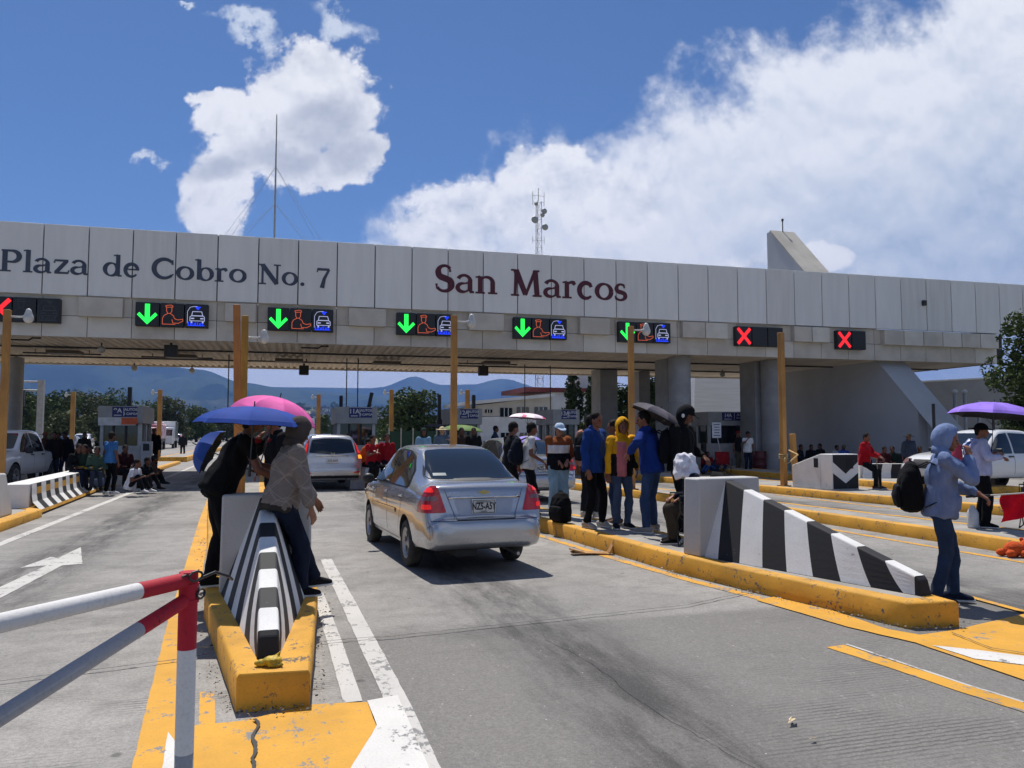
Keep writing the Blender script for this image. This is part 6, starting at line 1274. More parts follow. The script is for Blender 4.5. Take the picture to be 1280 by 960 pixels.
# ---- booths
M_BOOTH = mat('booth_grey', (0.40, 0.40, 0.39), 0.6, (0.32, 0.32, 0.31), 2); M_BLUE = mat('blue_sign', rgb('1f2a6e'), 0.5); M_SW = mat('sign_white', (.7, .7, .7), .5); M_ORS = mat('orange_sign', rgb('d9602a'), .5); M_BRT = mat('booth_steel', (0.45, 0.45, 0.45), .4, (0.36, 0.36, 0.36), 3, metal=.3)
def booth(label, x0, x1, y0, y1, h, num, orange=False, sign=True):
    root = empty('toll_booth', ((x0+x1)/2, y0, .2), 0, label, 'toll booth', 'toll booths under the canopy'); W = x1-x0; D_ = y1-y0
    m_ = MB(); m_.box((0, D_/2, .5), (W, D_, 1.0)); m_.build('lower_wall', M_BRT, root, bevel=.01)
    for sx_ in (-1, 1):
        for yy in (.06, D_/2, D_-.06): m_ = MB(); m_.box((sx_*(W/2-.06), yy, 1.4), (.11, .11, .8)); m_.build('window_post', M_BRT, root)
    m_ = MB(); m_.box((0, D_/2, 1.4), (W-.16, D_-.16, .79)); m_.build('window', M_GLASS, root)
    for xx in (-W*.18, W*.12): m_ = MB(); m_.box((xx, .055, 1.4), (.07, .06, .8)); m_.build('window_bar', M_TRIM, root)
    m_ = MB(); m_.box((0, D_/2, 2.1), (W+.12, D_+.2, .62)); rf = m_.build('roof_box', M_BOOTH, root, bevel=.02)
    y = -.105
    if sign:
        sw = W*.60; cx_ = W*.10; m_ = MB(); m_.box((cx_, y-.01, 2.2), (sw, .03, .36)); sg = m_.build('lane_sign', M_BLUE, root)
        text_mesh(num, .23, 'lane_number', M_SW, sg, (cx_-sw*.28, y-.028, 2.24), depth=.002, bold=.006); m_ = MB(); m_.box((cx_-sw*.28, y-.027, 2.08), (sw*.30, .004, .03)); m_.box((cx_-.03, y-.027, 2.2), (.02, .004, .30)); m_.build('sign_rule', M_SW, sg)
        text_mesh('AUTOS', .13, 'sign_line', M_SW, sg, (cx_+sw*.24, y-.028, 2.28), depth=.002, bold=.004); text_mesh('5 CARGA', .11, 'sign_line', M_SW, sg, (cx_+sw*.24, y-.028, 2.13), depth=.002, bold=.004)
    if orange: m_ = MB(); m_.box((-.10, y-.02, 1.86), (W*.9, .03, .28)); m_.build('white_panel', M_SW, root); m_ = MB(); m_.box((W*.22, y-.045, 1.87), (W*.38, .02, .24)); m_.build('orange_panel', M_ORS, root)
    m_ = MB(); m_.box((W/2+.25, -.35, .5), (.35, .3, 1.3)); m_.build('ticket_column', M_BRT, root, bevel=.02); m_ = MB(); m_.box((W/2+.25, -.51, .95), (.2, .02, .25)); m_.build('ticket_screen', M_TRIM, root)
    return root
def bx(px, Y): return WY(px, 560, Y).x
booth('left toll booth with blue sign 9A and an orange panel', bx(124, 30.8), bx(176, 30.8), 30.8, 33.2, 2.4, '9A', True)
booth('toll booth with blue sign 11A behind the two people in red', bx(421, 29.5), bx(469, 29.5), 29.5, 32, 2.4, '11A')
booth('toll booth with blue sign 12A beside the ochre pole', bx(563, 30), bx(600, 30), 30, 32, 2.4, '12A')
booth('toll booth with blue sign 13A behind the flowered umbrella', bx(692, 30), bx(722, 30), 30, 32, 2.4, '13A')
booth('dark toll booth behind the white T-shirt man on the right', bx(886, 31), bx(938, 31), 31, 33, 2.4, '14A')
# white hanging boards beside booths, traffic lights
def traffic_light(label, px, py, Y, z, on='red'):
    p = WY(px, py, Y); root = empty('traffic_light', (p.x, Y, z), 0, label, 'traffic light'); m_ = MB(); m_.box((0, 0, p.z-z), (.34, .2, .36)); m_.build('housing', M_TRIM, root, bevel=.02); m_ = MB(); m_.box((0, .05, (p.z-z)/2), (.09, .09, p.z-z)); m_.build('stand', M_TRIM, root)
    m_ = MB(); m_.lathe([(0, -.03), (.11, -.02), (.12, 0)], (0, -.10, p.z-z), 'Y', 20); m_.build('lamp', mat('red_lamp', (.8, .02, .02), .3, emit=(1, .03, .03), estr=1.0), root)
traffic_light('lit red traffic light above the white pickup at the left edge', 21.5, 553, 27, .0)
def gantry():
    p = WY(52, 475, 45.6); root = empty('road_gantry', (p.x, 45.6, 0), 0, 'pale grey road gantry with black boxes beyond the left columns', 'gantry')
    m_ = MB(); m_.box((0, 0, p.z/2), (.28, .28, p.z)); m_.build('post', M_GALV, root); m_ = MB(); [m_.tube([(0, 0, p.z-.1-dz), (-6, 0, p.z-.1-dz)], .05, 8) for dz in (0, .45)]; m_.build('crossbeam', M_GALV, root)
    for x in (-.8, -3.2, -4.6): m_ = MB(); m_.box((x-.2, -.15, p.z-.95), (.6, .2, .8)); m_.build('signal_box', M_TRIM, root)
gantry()
for lb, px, Y in (('hanging rod above the umbrellas', 285, 33), ('first of two hanging rods near the second booth', 433, 33), ('second of two hanging rods near the second booth', 447, 33), ('hanging rod over the flowered umbrella', 656, 34), ('hanging rod near the cypress', 688, 34)):
    p = WY(px, 500, Y); m_ = MB(); m_.tube([(0, 0, 2.5), (0, 0, ZB+.05)], .022, 6); m_.box((0, 0, 2.5), (.08, .08, .06)); o = m_.build('hanging_rod', M_TRIM, None); o.location = (p.x, Y, 0); tag(o, lb, 'rod', 'rods hanging from the ceiling')
# ceiling fixtures
def fixture(label, px, py, kind):
    q = U(px, py, ZB-.12); root = empty('ceiling_fixture' if kind != 'dome' else 'dome_camera', q, 0, label, 'ceiling fixture' if kind != 'dome' else 'camera', 'fittings under the canopy ceiling'); 
    if kind == 'bar': m_ = MB(); m_.box((0, 0, 0), (2.6, .10, .05)); m_.build('bar', M_TRIM, root); m_ = MB(); m_.box((.2, -.5, -.0), (1.1, .7, .12)); m_.build('lamp_box', mat('fixture_brown', rgb('5a4d3c'), .6), root, bevel=.01); m_ = MB(); [m_.tube([(x, 0, 0), (x, 0, .15)], .015, 6) for x in (-.9, .9)]; m_.build('hanger', M_TRIM, root)
    elif kind == 'box': m_ = MB(); m_.box((0, 0, -.14), (.42, .3, .42)); m_.build('housing', M_TRIM, root, bevel=.02); m_ = MB(); m_.box((0, 0, .1), (.08, .08, .16)); m_.build('bracket', M_TRIM, root)
    elif kind == 'dome': m_ = MB(); m_.tube([(0, 0, .15), (0, 0, 0)], .025, 8); m_.build('stem', M_TRIM, root); m_ = MB(); m_.ell((0, 0, -.08), (.13, .13, .13), 14); m_.build('dome', M_GALV, root, smooth=True)
    else: m_ = MB(); m_.tube([(-.6, 0, .05), (0, 0, .05), (.1, 0, .12), (.35, 0, .13)], .03, 6); m_.build('conduit', M_TRIM, root)
for a in (('lamp bar under the ceiling at the far left', 78, 442, 'bar'), ('lamp bar under the ceiling behind the first green arrow', 222, 447, 'bar'), ('lamp bar under the ceiling left of the San Marcos pole', 355, 452, 'bar'), ('lamp bar under the dark ceiling right of the San Marcos pole', 475, 455, 'bar'), ('lamp bar over the sign 12A booth', 610, 455, 'bar'), ('dome camera hanging under the ceiling at left', 127, 434, 'dome'), ('small camera hanging at the rear ceiling edge', 168, 458, 'dome'), ('black box under the rear ceiling edge behind the yellow pole', 380, 459, 'box'), ('black box under the rear ceiling edge beside the ochre pole', 604, 460, 'box'), ('bent conduit under the ceiling at far left', 36, 427, 'c'), ('bent conduit under the ceiling after the second signal', 398, 437, 'c'), ('dark floodlight under the ceiling beneath the first green arrow', 214, 434, 'box'), ('rear ceiling lamp above the left booth', 240, 461, 'dome'), ('ceiling lamp beside the round columns', 903, 466, 'dome')):
    fixture(*a)
for px in (150, 320, 470, 700, 800):
    pass
# masts on the roof and beyond
p = WY(343, 297, 34); pt_ = WY(344, 143, 34); root = empty('roof_mast', (p.x, 34, 7.9), 0, 'thin grey radio mast with guy wires on the canopy roof', 'mast')
m_ = MB(); m_.loft([(0, 0, 0), (0, 0, (pt_.z-7.9)*.55), (0, 0, pt_.z-7.9)], [.045, .04, .02], 8); m_.build('pole', M_GALV, root)
for ang in (30, 150, 210, 330, 90):
    for z_, r_ in ((3.4, 3.4), (5.0, 3.4)):
        m_ = MB(); m_.tube([(0, 0, z_), (r_*math.cos(R(ang)), r_*.6*math.sin(R(ang)), 0)], .006, 4); m_.build('guy_wire', M_GALV, root)
p = WY(673, 235, 110); root = empty('telecom_tower', (p.x, 110, 0), 0, 'distant lattice telecom tower with dishes behind the canopy', 'tower'); Ht = p.z
M_LAT = mat('lattice_paint', rgb('9a7f7f'), .6, rgb('b9b6b6'), .12, stretch=(0, 0, 1), lo=.48, hi=.52); m_ = MB(); tw2 = lambda z: .75-.30*z/Ht
for a in range(3):
    A = 2*math.pi*a/3; m_.tube([(tw2(z)*math.cos(A), tw2(z)*math.sin(A), z) for z in (0, Ht-2)], .05, 5)
n = 26
for k in range(n):
    z0_, z1_ = (Ht-2)*k/n, (Ht-2)*(k+1)/n
    for a in range(3):
        A, B = 2*math.pi*a/3, 2*math.pi*(a+1)/3; m_.tube([(tw2(z0_)*math.cos(A), tw2(z0_)*math.sin(A), z0_), (tw2(z1_)*math.cos(B), tw2(z1_)*math.sin(B), z1_)], .025, 4); m_.tube([(tw2(z0_)*math.cos(A), tw2(z0_)*math.sin(A), z0_), (tw2(z0_)*math.cos(B), tw2(z0_)*math.sin(B), z0_)], .025, 4)
m_.tube([(0, 0, Ht-2), (0, 0, Ht)], .05, 6); m_.build('lattice', M_LAT, root)
for z_, s, r_ in ((Ht-3.6, .8, .42), (Ht-5.0, -.7, .55), (Ht-4.2, .5, .35), (Ht-6.0, .9, .5), (Ht-2.6, -.5, .3)):
    m_ = MB(); m_.lathe([(0, -.12), (r_*.7, -.06), (r_, .05), (r_, .12), (0, .14)], (s, -.5, z_), 'Y', 18); m_.build('dish', M_GALV, root, smooth=True)
for z_ in (Ht-1.2, Ht-2.2, Ht-8): m_ = MB(); m_.tube([(-.9, 0, z_), (.9, 0, z_)], .03, 5); [m_.tube([(x, 0, z_-.5), (x, 0, z_+.6)], .04, 5) for x in (-.9, .9)]; m_.build('antenna_arm', M_GALV, root)

# ---- loose things near the people
o = empty('backpack', (4.28, 11.72, Z1_), R(-70), 'black backpack standing on the kerb in front of the woman in the white cap', 'backpack'); make_pack(o, '101114', '17181c', 1.25, False)
def chair(label, P, rz, c, k=1.0):
    root = empty('folding_chair', P, rz, label, 'folding chair', 'folding camp chairs'); M_F = M_TRIM; w_ = .27*k
    for s in (-1, 1):
        m_ = MB(); m_.tube([(s*w_, .24, 0), (s*w_*-1, .22, .42*k)], .010, 6); m_.build('leg', M_F, root); m_ = MB(); m_.tube([(s*w_, -.24, 0), (-s*w_, -.20, .42*k)], .010, 6); m_.build('leg', M_F, root)
        m_ = MB(); m_.tube([(s*w_, .24, 0), (s*w_, -.22, .42*k)], .010, 6); m_.tube([(s*w_, -.24, 0), (s*w_, .22, .42*k)], .010, 6); m_.build('side_brace', M_F, root)
        m_ = MB(); m_.tube([(s*w_, -.22, .40*k), (s*w_*1.02, -.34, .90*k)], .011, 6); m_.build('back_post', M_F, root); m_ = MB(); m_.tube([(s*w_, .22, .42*k), (s*w_, .22, .62*k), (s*w_, -.27, .62*k)], .012, 6); m_.build('armrest', M_F, root)
    m_ = MB(); n = 8
    def sag(u_, v_): return Vector((w_*(2*u_-1), -.21+.42*v_, .42*k-.05*math.sin(math.pi*u_)*math.sin(math.pi*(.2+.8*v_))))
    for i in range(n):
        for j in range(n): m_.quad(sag(i/n, j/n), sag((i+1)/n, j/n), sag((i+1)/n, (j+1)/n), sag(i/n, (j+1)/n))
    s_ = m_.build('seat', cloth(c), root, smooth=True, weld=True); md = s_.modifiers.new('s', 'SOLIDIFY'); md.thickness = .006
    m_ = MB(); bk = lambda u_, v_: Vector((w_*(2*u_-1), -.225-.115*v_-.03*math.sin(math.pi*u_), (.42+.48*v_)*k))
    for i in range(n):
        for j in range(n): m_.quad(bk(i/n, j/n), bk((i+1)/n, j/n), bk((i+1)/n, (j+1)/n), bk(i/n, (j+1)/n))
    s_ = m_.build('backrest', cloth(c), root, smooth=True, weld=True); md = s_.modifiers.new('s', 'SOLIDIFY'); md.thickness = .006
    return root
chair('black folding chair under the seated figure with the white cloth', (5.06, 9.0, Z1_), R(75), '17181a')
chair('dark green folding chair at the right edge behind the red flag', (11.05, 9.2, .2), R(35), '12402c', 1.05)
chair('red folding chair in the shade left of the white T-shirt man', (U(905, 594, .02).x, U(905, 594, .02).y, .02), R(160), '8a1c20')
# flag on a stick held by the man in the blue hoodie
hw = loc2w(p14[0], p14[1]['wt'][-1]); dirf = (U(1300, 620, 1.12)-U(1214, 628, 1.03)).normalized(); hw2 = hw+Vector((0.05, -.02, -.02))
froot = empty('flag', hw2, 0, 'red flag on a thin pale stick held out by the man in light blue hoodie', 'flag')
dv = Vector((.93, -.34, .07)).normalized(); m_ = MB(); m_.tube([-dv*.16, dv*.95], .007, 8); m_.build('stick', M_CAMW, froot, smooth=True); m_ = MB(); m_.tube([-dv*.17, dv*.05], .011, 8); m_.build('grip', M_TRIM, froot)
m_ = MB(); n = 10; fl = lambda i, j: dv*(.15+.45*i/n)+Vector((.01*math.sin(i*.9), .02*math.sin(i*1.1+j*.7), -.26*j/n*(1-.35*i/n)-.005))
for i in range(n):
    for j in range(n): m_.quad(fl(i, j), fl(i+1, j), fl(i+1, j+1), fl(i, j+1))
m_.build('cloth', cloth('d5152e'), froot, smooth=True, weld=True)
# food in the other hand: a printed wrapper
hw = loc2w(p14[0], p14[1]['wt'][1]); m_ = MB(); n = 8
wr = lambda i, j: Vector((.02*math.sin(i*1.3)+.10*i/n-.03, .02*math.cos(j*1.2), .09*j/n+.03*math.sin(i*.8+j)))
# newspaper-like bag on the roadside beyond the hand
wf = U(1207, 575, 1.5)
m_ = MB(); m_.loft([(0, 0, 0), (.01, 0, .08), (-.01, 0, .2), (.02, 0, .30)], [(.14, .07), (.20, .10), (.19, .09), (.10, .04)], 14, xdir=(1, 0, 0)); b_ = blob(m_, .012, 'plastic_bag', mat('printed_plastic', rgb('2f4f8f'), .4, rgb('cfd6e6'), 9, lo=.46, hi=.54), None, sm=1, fold=.02, fscale=14); b_.location = loc2w(p15[0], Vector((-.42, .02, 1.02))); tag(b_, 'blue and white printed plastic bag hanging beside the red bag', 'plastic bag')
m_ = MB(); m_.lathe([(0, 0), (.07, 0), (.08, .02), (.08, .22), (.06, .27), (.03, .30), (.03, .33), (0, .33)], (0, 0, 0), n=20); b_ = m_.build('water_jug', mat('cloudy_plastic', (.55, .58, .60), .25, (.45, .48, .5), 8), None, smooth=True); pj = U(1233, 659, .2); b_.location = (pj.x-.25, pj.y, .2); tag(b_, 'cloudy plastic water jug by the feet of the woman in the dark hat', 'jug')
# plush toy, cardboard, banana peel, litter
pt_ = U(1268, 697, 0.0); M_PL = mat('orange_plush', rgb('d0561a'), .95, rgb('b8420f'), 30, bump=.6, bscale=80)
m_ = MB(); m_.ell((0, 0, .10), (.13, .10, .10), 16); m_.ell((.16, 0, .13), (.10, .09, .09), 16); m_.ell((-.08, -.08, .05), (.07, .05, .05), 12); m_.ell((.07, -.10, .05), (.06, .05, .05), 12); m_.ell((.20, -.04, .21), (.03, .02, .03), 10); m_.ell((.12, .04, .22), (.03, .02, .03), 10); m_.ell((-.12, .06, .05), (.08, .05, .05), 12)
o = blob(m_, .008, 'plush_toy', M_PL, None, sm=1); o.location = (pt_.x, pt_.y, .01); o.rotation_euler = (0, 0, R(-20)); tag(o, 'orange plush toy lying on the road at the right edge', 'toy')
M_CARD = mat('cardboard', rgb('b98d5c'), .9, rgb('9c7448'), 8); pc = U(738, 694, 0)
m_ = MB(); m_.box((0, 0, .025), (.52, .16, .012), Euler((.03, .04, 0))); m_.quad((.24, -.07, .03), (.24, .08, .03), (.30, .07, .16), (.29, -.06, .12)); m_.box((-.18, .0, .05), (.18, .14, .02), Euler((0, .25, .2))); o = m_.build('cardboard_box', M_CARD, None); o.location = (pc.x, pc.y, 0.01); o.rotation_euler = (0, 0, R(-12)); tag(o, 'flattened cardboard box on the road below the long kerb', 'cardboard')
m_ = MB(); m_.ell((0.01, 0, .03), (.06, .045, .03), 12); m_.ell((-.05, .01, .02), (.045, .03, .02), 12); m_.ell((.03, -.03, .012), (.05, .02, .012), 10); m_.cap((.03, .01, .05), (.055, .015, .075), .010, .006, 8); o = blob(m_, .006, 'fruit_peel', mat('banana_yellow', rgb('c8a61c'), .6, rgb('8c7a1a'), 25), None, sm=1, fold=.006, fscale=40); pb = U(338, 833, .22); o.location = (pb.x, pb.y, .222); tag(o, 'yellow fruit peel at the foot of the striped wedge', 'litter')
for i, (px, py, lb) in enumerate(((990, 908, 'pale dry leaf scrap on the dark lane at the bottom'), (1016, 930, 'tiny pale scrap below the larger leaf scrap'), (254, 815, 'white paper scrap beside the kerb of the front island'))):
    q = U(px, py, 0); m_ = MB(); m_.quad((-.05, -.008, .006), (0, -.02, .02), (.05, .01, .008), (0, .012, .014)); m_.quad((-.02, .0, .012), (.03, .02, .018), (.04, .035, .008), (.0, .02, .01)); o = m_.build('litter', mat('dry_leaf', rgb('d9c6a0'), .8), None); o.location = (q.x, q.y, .024); o.rotation_euler = (0, 0, R(20-i*30)); o.scale = (1, 1, 1) if i != 1 else (.5, .5, .5); tag(o, lb, 'litter')
# drum, crates, boards in the far shade
q = U(949, 590, .02); m_ = MB(); m_.lathe([(0, 0), (.30, 0), (.30, .28), (.31, .30), (.30, .32), (.30, .58), (.31, .60), (.30, .62), (.30, .88), (.28, .88), (0, .86)], (0, 0, 0), n=24); o = m_.build('steel_drum', mat('dark_red_drum', rgb('5c1219'), .5, rgb('45100f'), 4), None, smooth=True); o.data.set_sharp_from_angle(angle=R(40)); o.location = (q.x, q.y, .02); tag(o, 'dark red steel drum right of the white T-shirt man', 'drum')
q = U(900, 592, .02); rt_ = empty('placard', (q.x-.1, q.y, .02), R(8), 'white placard on a leaning stick in the shade', 'placard'); m_ = MB(); m_.tube([(.35, 0, 0), (0, 0, 1.5)], .015, 6); m_.build('stick', M_CAMW, rt_); m_ = MB(); m_.box((-.05, -.03, 1.75), (.45, .015, .62)); bd = m_.build('board', M_SW, rt_)
m_ = MB(); 
for k in range(5): m_.box((-.05, -.042, 1.98-.11*k), (.30-.04*(k % 2), .004, .03))
m_.build('blue_writing', M_BLUE, bd)
for lb, px, py, z, sz, c in (('pale grey block on the long island, left of the two people in red', 446, 611, .02, (.42, .4, .60), '8e9196'), ('white cooler box in the left crowd', 100, 598, .3, (.5, .35, .4), 'd8dde0'), ('teal crate beside the seated people by the grey wall', 982, 590, .02, (.7, .5, .55), '6d8586'), ('white upright slab at the end of the booth in the left crowd', 146, 606, .16, (.45, .3, .75), 'c9c9c4')):
    q = U(px, py, z); m_ = MB(); m_.box((0, 0, sz[2]/2), sz); m_.box((0, 0, sz[2]+.012), (sz[0]*1.05, sz[1]*1.05, .024)); m_.box((0, -sz[1]/2-.005, sz[2]*.55), (sz[0]*.7, .012, sz[2]*.5)); o = m_.build('cabinet' if sz[2] > .7 else 'crate', mat('box_'+c, rgb(c), .6, None, 5), None, bevel=.01); o.location = (q.x, q.y, z); tag(o, lb, 'box')
m_ = MB(); 
for k in range(3): m_.ell((.25*k-.25, 0.03*k, .14), (.18, .15, .16), 12)
q = U(80, 612, .1); o = blob(m_, .02, 'bundle', cloth('6d7890'), None, sm=1, fold=.03, fscale=5); o.location = (q.x+.6, q.y, .14); tag(o, 'grey blue bundle of bags on the left island', 'bag')
# ================================================================== the great fin, walls, buildings, trees, hills
M_FIN = mat('fin_render', (0.46, 0.465, 0.475), 0.8, (0.41, 0.415, 0.425), 0.5, bump=.1, bscale=8); M_FINT = mat('fin_beige', (0.50, 0.47, 0.41), 0.85, (0.40, 0.37, 0.32), 0.9, detail=8)
root = empty('fin_wall', (24.7, 28, 0), 0, 'huge sloping concrete fin piercing the canopy at right', 'buttress wall')
def fin(poly, x0, x1, name, m, par):
    mb = MB(); n = len(poly); tri = tessellate_polygon([[Vector((a, b, 0)) for a, b in poly]])
    for s, x in ((0, x0), (1, x1)):
        for t in tri: mb.quad(*[(x, poly[k][0], poly[k][1]) for k in (t if s else t[::-1])])
    for k in range(n): a, b = poly[k], poly[(k+1) % n]; mb.quad((x0, *a), (x0, *b), (x1, *b), (x1, *a))
    return mb.build(name, m, par, weld=True)
fin([(7.6, 0), (7.6, 12.3), (7.3, 12.3), (-2.3, 2.55), (-2.3, 0)], 0, 1.35, 'wall', M_FIN, root)
m_ = MB(); d0 = Vector((0, 7.3, 12.3)); d1 = Vector((0, -4.6, .25)); nrm = Vector((0, -(d0-d1).z, (d0-d1).y)).normalized()*.03
m_.hexa([(-.04, *d1[1:]), (1.42, *d1[1:]), (1.42, *d0[1:]), (-.04, *d0[1:])], [Vector((-.04, *d1[1:]))+nrm, Vector((1.42, *d1[1:]))+nrm, Vector((1.42, *d0[1:]))+nrm, Vector((-.04, *d0[1:]))+nrm]); m_.build('sloping_face', M_FINT if False else M_FIN, root)
fin([(-2.31, 2.5), (-4.55, .25), (-4.55, 0), (-2.31, 0)], .45, 1.3, 'foot', M_FIN, root)
m_ = MB(); m_.hexa([(-.05, 3.62, 8.6), (1.43, 3.62, 8.6), (1.43, 7.3, 12.3), (-.05, 7.3, 12.3)], [(-.05, 3.56, 8.66), (1.43, 3.56, 8.66), (1.43, 7.24, 12.36), (-.05, 7.24, 12.36)]); m_.build('beige_cap', M_FINT, root)  # slope above the roof has its own mottled beige
m_ = MB(); m_.tube([(.7, 7.2, 12.3), (.7, 7.2, 12.9)], .03, 6); m_.ell((.7, 7.2, 12.95), (.07, .07, .09), 8); m_.build('roof_light', M_TRIM, root); m_ = MB(); m_.box((1.25, 4.1, 9.25), (.3, .3, .5)); m_.build('junction_box', M_FINT, root)
M_WALL = mat('grey_render', (0.36, 0.355, 0.345), 0.85, (0.27, 0.265, 0.255), 0.4, detail=7, bump=.1, bscale=6)
def slab(name, label, cat_, A, B, th, z0, zA, zB, m, par=None):
    A, B = Vector((*A, 0)), Vector((*B, 0)); d = (B-A).normalized(); s = Vector((-d.y, d.x, 0))*th
    root = empty(name, (A.x, A.y, 0), 0, label, cat_); mb = MB(); O = Vector((A.x, A.y, 0)); P_ = [A-O, B-O, B-O+s, A-O+s]
    mb.hexa([(p.x, p.y, z0) for p in P_], [(P_[0].x, P_[0].y, zA), (P_[1].x, P_[1].y, zB), (P_[2].x, P_[2].y, zB), (P_[3].x, P_[3].y, zA)]); mb.build('wall', m, root)
    mb = MB(); e = s.normalized()*.05; mb.hexa([(q.x, q.y, z) for q, z in ((P_[0]-e, zA), (P_[1]-e, zB), (P_[2]+e, zB), (P_[3]+e, zA))], [(q.x, q.y, z+.08) for q, z in ((P_[0]-e, zA), (P_[1]-e, zB), (P_[2]+e, zB), (P_[3]+e, zA))]); mb.build('coping', M_PAN3, root); return root
a = WY(1150, 478, 36); b = WY(1300, 462, 30); slab('retaining_wall', 'long grey rendered wall behind the white pickup on the right', 'wall', (a.x, 36), (b.x+14, 27), .4, 0, a.z, b.z+.5, M_WALL)
a = WY(864, 470, 46); b = WY(933, 470, 46)
mb = MB(); root = empty('white_wall', (a.x, 46, 0), 0, 'bright white painted block wall seen between the round columns', 'wall'); W = b.x-a.x
mb.hexa([(0, 0, 0), (W, 0, 0), (W, .5, 0), (0, .5, 0)], [(0.3, 0, 5.6), (W, 0, 5.6), (W, .5, 5.6), (0.3, .5, 5.6)]); M_WB = mat('white_blockwork', (0.74, 0.73, 0.71), 0.85, (0.66, 0.65, 0.63), 1.2, stretch=(.3, .3, 6), bump=.3, bscale=14); mb.build('wall', M_WB, root)
# white low office building beyond
M_BW = mat('building_white', (0.66, 0.65, 0.62), 0.8, (0.58, 0.57, 0.54), 1.0); M_BB = mat('building_beige', (0.50, 0.46, 0.38), 0.8, (0.44, 0.40, 0.33), 1.0); M_RR = mat('red_brown_trim', rgb('6d2a26'), .7)
YB = 70; a = WY(598, 500, YB); b = WY(690, 490, YB); root = empty('office_building', (a.x, YB, 0), 0, 'low white and beige office building beyond the canopy, above the middle booths', 'building'); W = b.x-a.x; zt0, zt1 = WY(600, 503, YB).z, WY(690, 492, YB).z
mb = MB(); mb.hexa([(0, 0, 0), (W, 0, 0), (W, 8, 0), (0, 8, 0)], [(0, 0, 3.2), (W, 0, 3.4), (W, 8, 3.4), (0, 8, 3.2)]); wl = mb.build('wall', M_BW, root)
mb = MB(); mb.hexa([(0, .0, 3.25), (W, .0, 3.45), (W, 8, 3.45), (0, 8, 3.25)], [(0, 0, zt0-.25), (W, 0, zt1-.25), (W, 8, zt1-.25), (0, 8, zt0-.25)]); mb.build('upper_wall', M_BB, root)
mb = MB(); mb.hexa([(-1.6, -.5, zt0-.3), (W+.1, -.5, zt1-.3), (W+.1, 8.3, zt1-.3), (-1.6, 8.3, zt0-.3)], [(-1.6, -.5, zt0), (W+.1, -.5, zt1), (W+.1, 8.3, zt1), (-1.6, 8.3, zt0)]); mb.build('roof', M_BW, root)
for px0, px1, py0, py1 in ((606, 615, 512, 516), (625, 640, 510, 521), (646, 661, 509, 520), (668, 684, 509, 520), (626, 642, 541, 550), (650, 664, 541, 550), (672, 684, 540, 550)):
    q0, q1 = WY(px0, py1, YB), WY(px1, py0, YB); mb = MB(); mb.box(((q0.x+q1.x)/2-a.x, -.02, (q0.z+q1.z)/2), (q1.x-q0.x, .1, q1.z-q0.z)); w_ = mb.build('window', M_GLASS, root); mb = MB(); c_ = (q0.x+q1.x)/2-a.x; [mb.box((c_+k*(q1.x-q0.x)/3-(q1.x-q0.x)/6, -.08, (q0.z+q1.z)/2), (.06, .04, q1.z-q0.z)) for k in (0, 1)]; mb.build('frame', M_BW, w_)
a = WY(688, 490, 74); b = WY(762, 485, 74); root = empty('white_block_building', (a.x, 74, 0), 0, 'taller white block with a red brown roof band behind the cypresses', 'building'); W = b.x-a.x; mb = MB(); mb.box((W/2, 4, a.z/2), (W, 8, a.z)); mb.build('wall', M_BW, root); mb = MB(); mb.box((W/2-1.2, 3.9, a.z+.2), (W+3.2, 8.6, .45)); mb.build('roof_band', M_RR, root); mb = MB(); mb.box((W*.75, 3, a.z+1.6), (2.6, 3, 2.6)); mb.build('water_tank_housing', M_BW, root)
for k in range(2): mb = MB(); mb.box((W*.3+k*2.2, -.02, a.z*.6), (1.1, .1, 1.0)); mb.build('window', M_GLASS, root)
mb = MB(); q = WY(420, 560, 60)
root = empty('green_fence', (WY(486, 555, 48).x, 48, 0), 0, 'dark green mesh fence behind the people in red', 'fence'); W = WY(560, 555, 48).x-WY(486, 555, 48).x; m_ = MB(); m_.box((W/2, 0, 1.0), (W, .05, 1.6)); m_.build('mesh_panel', mat('green_mesh', rgb('1d4034'), .8), root); m_ = MB(); m_.box((W/2, -.03, .15), (W, .12, .3)); m_.build('base', M_WALL, root)
for k in range(6): m_ = MB(); m_.box((W*k/5, -.05, 1.0), (.07, .07, 2.0)); m_.build('post', M_GALV, root)
root = empty('parked_trailer', (WY(365, 558, 62).x, 62, 0), 0, 'white boxy trailer beyond the silver sport utility car', 'trailer'); m_ = MB(); m_.box((0, 2, 1.6), (3.2, 6, 2.4)); m_.build('box', M_WCAR, root, bevel=.04); m_ = MB(); [m_.box((x, -1.02, 1.6), (.06, .04, 2.2)) for x in (-1.2, -.4, .4, 1.2)]; m_.build('ribs', M_BGRY, root)
for x in (-1.2, 1.2): m_ = MB(); m_.lathe([(0, -.12), (.42, -.12), (.42, .12), (0, .12)], (x, 1.5, .42), 'X', 16); m_.build('wheel', M_TYRE, root)
for lb, px, Y, h in (('steel lamp post with round head right of the sloping fin', 1195, 30, 3.55), ('taller twin steel lamp post, left of the pair', 1196, 27, 3.4), ('taller twin steel lamp post, right of the pair', 1208, 27, 3.4), ('short lamp post near the right edge', 1225, 28, 3.0)):
    p = WY(px, 560, Y); root = empty('lamp_post', (p.x, Y, 0), 0, lb, 'lamp post', 'steel lamp posts on the right'); m_ = MB(); m_.tube([(0, 0, 0), (0, 0, h)], .07, 10); m_.build('post', M_GALV, root, smooth=True); m_ = MB(); m_.ell((0, 0, h+.05), (.13, .13, .10), 12); m_.build('lamp', M_CAMW, root, smooth=True)
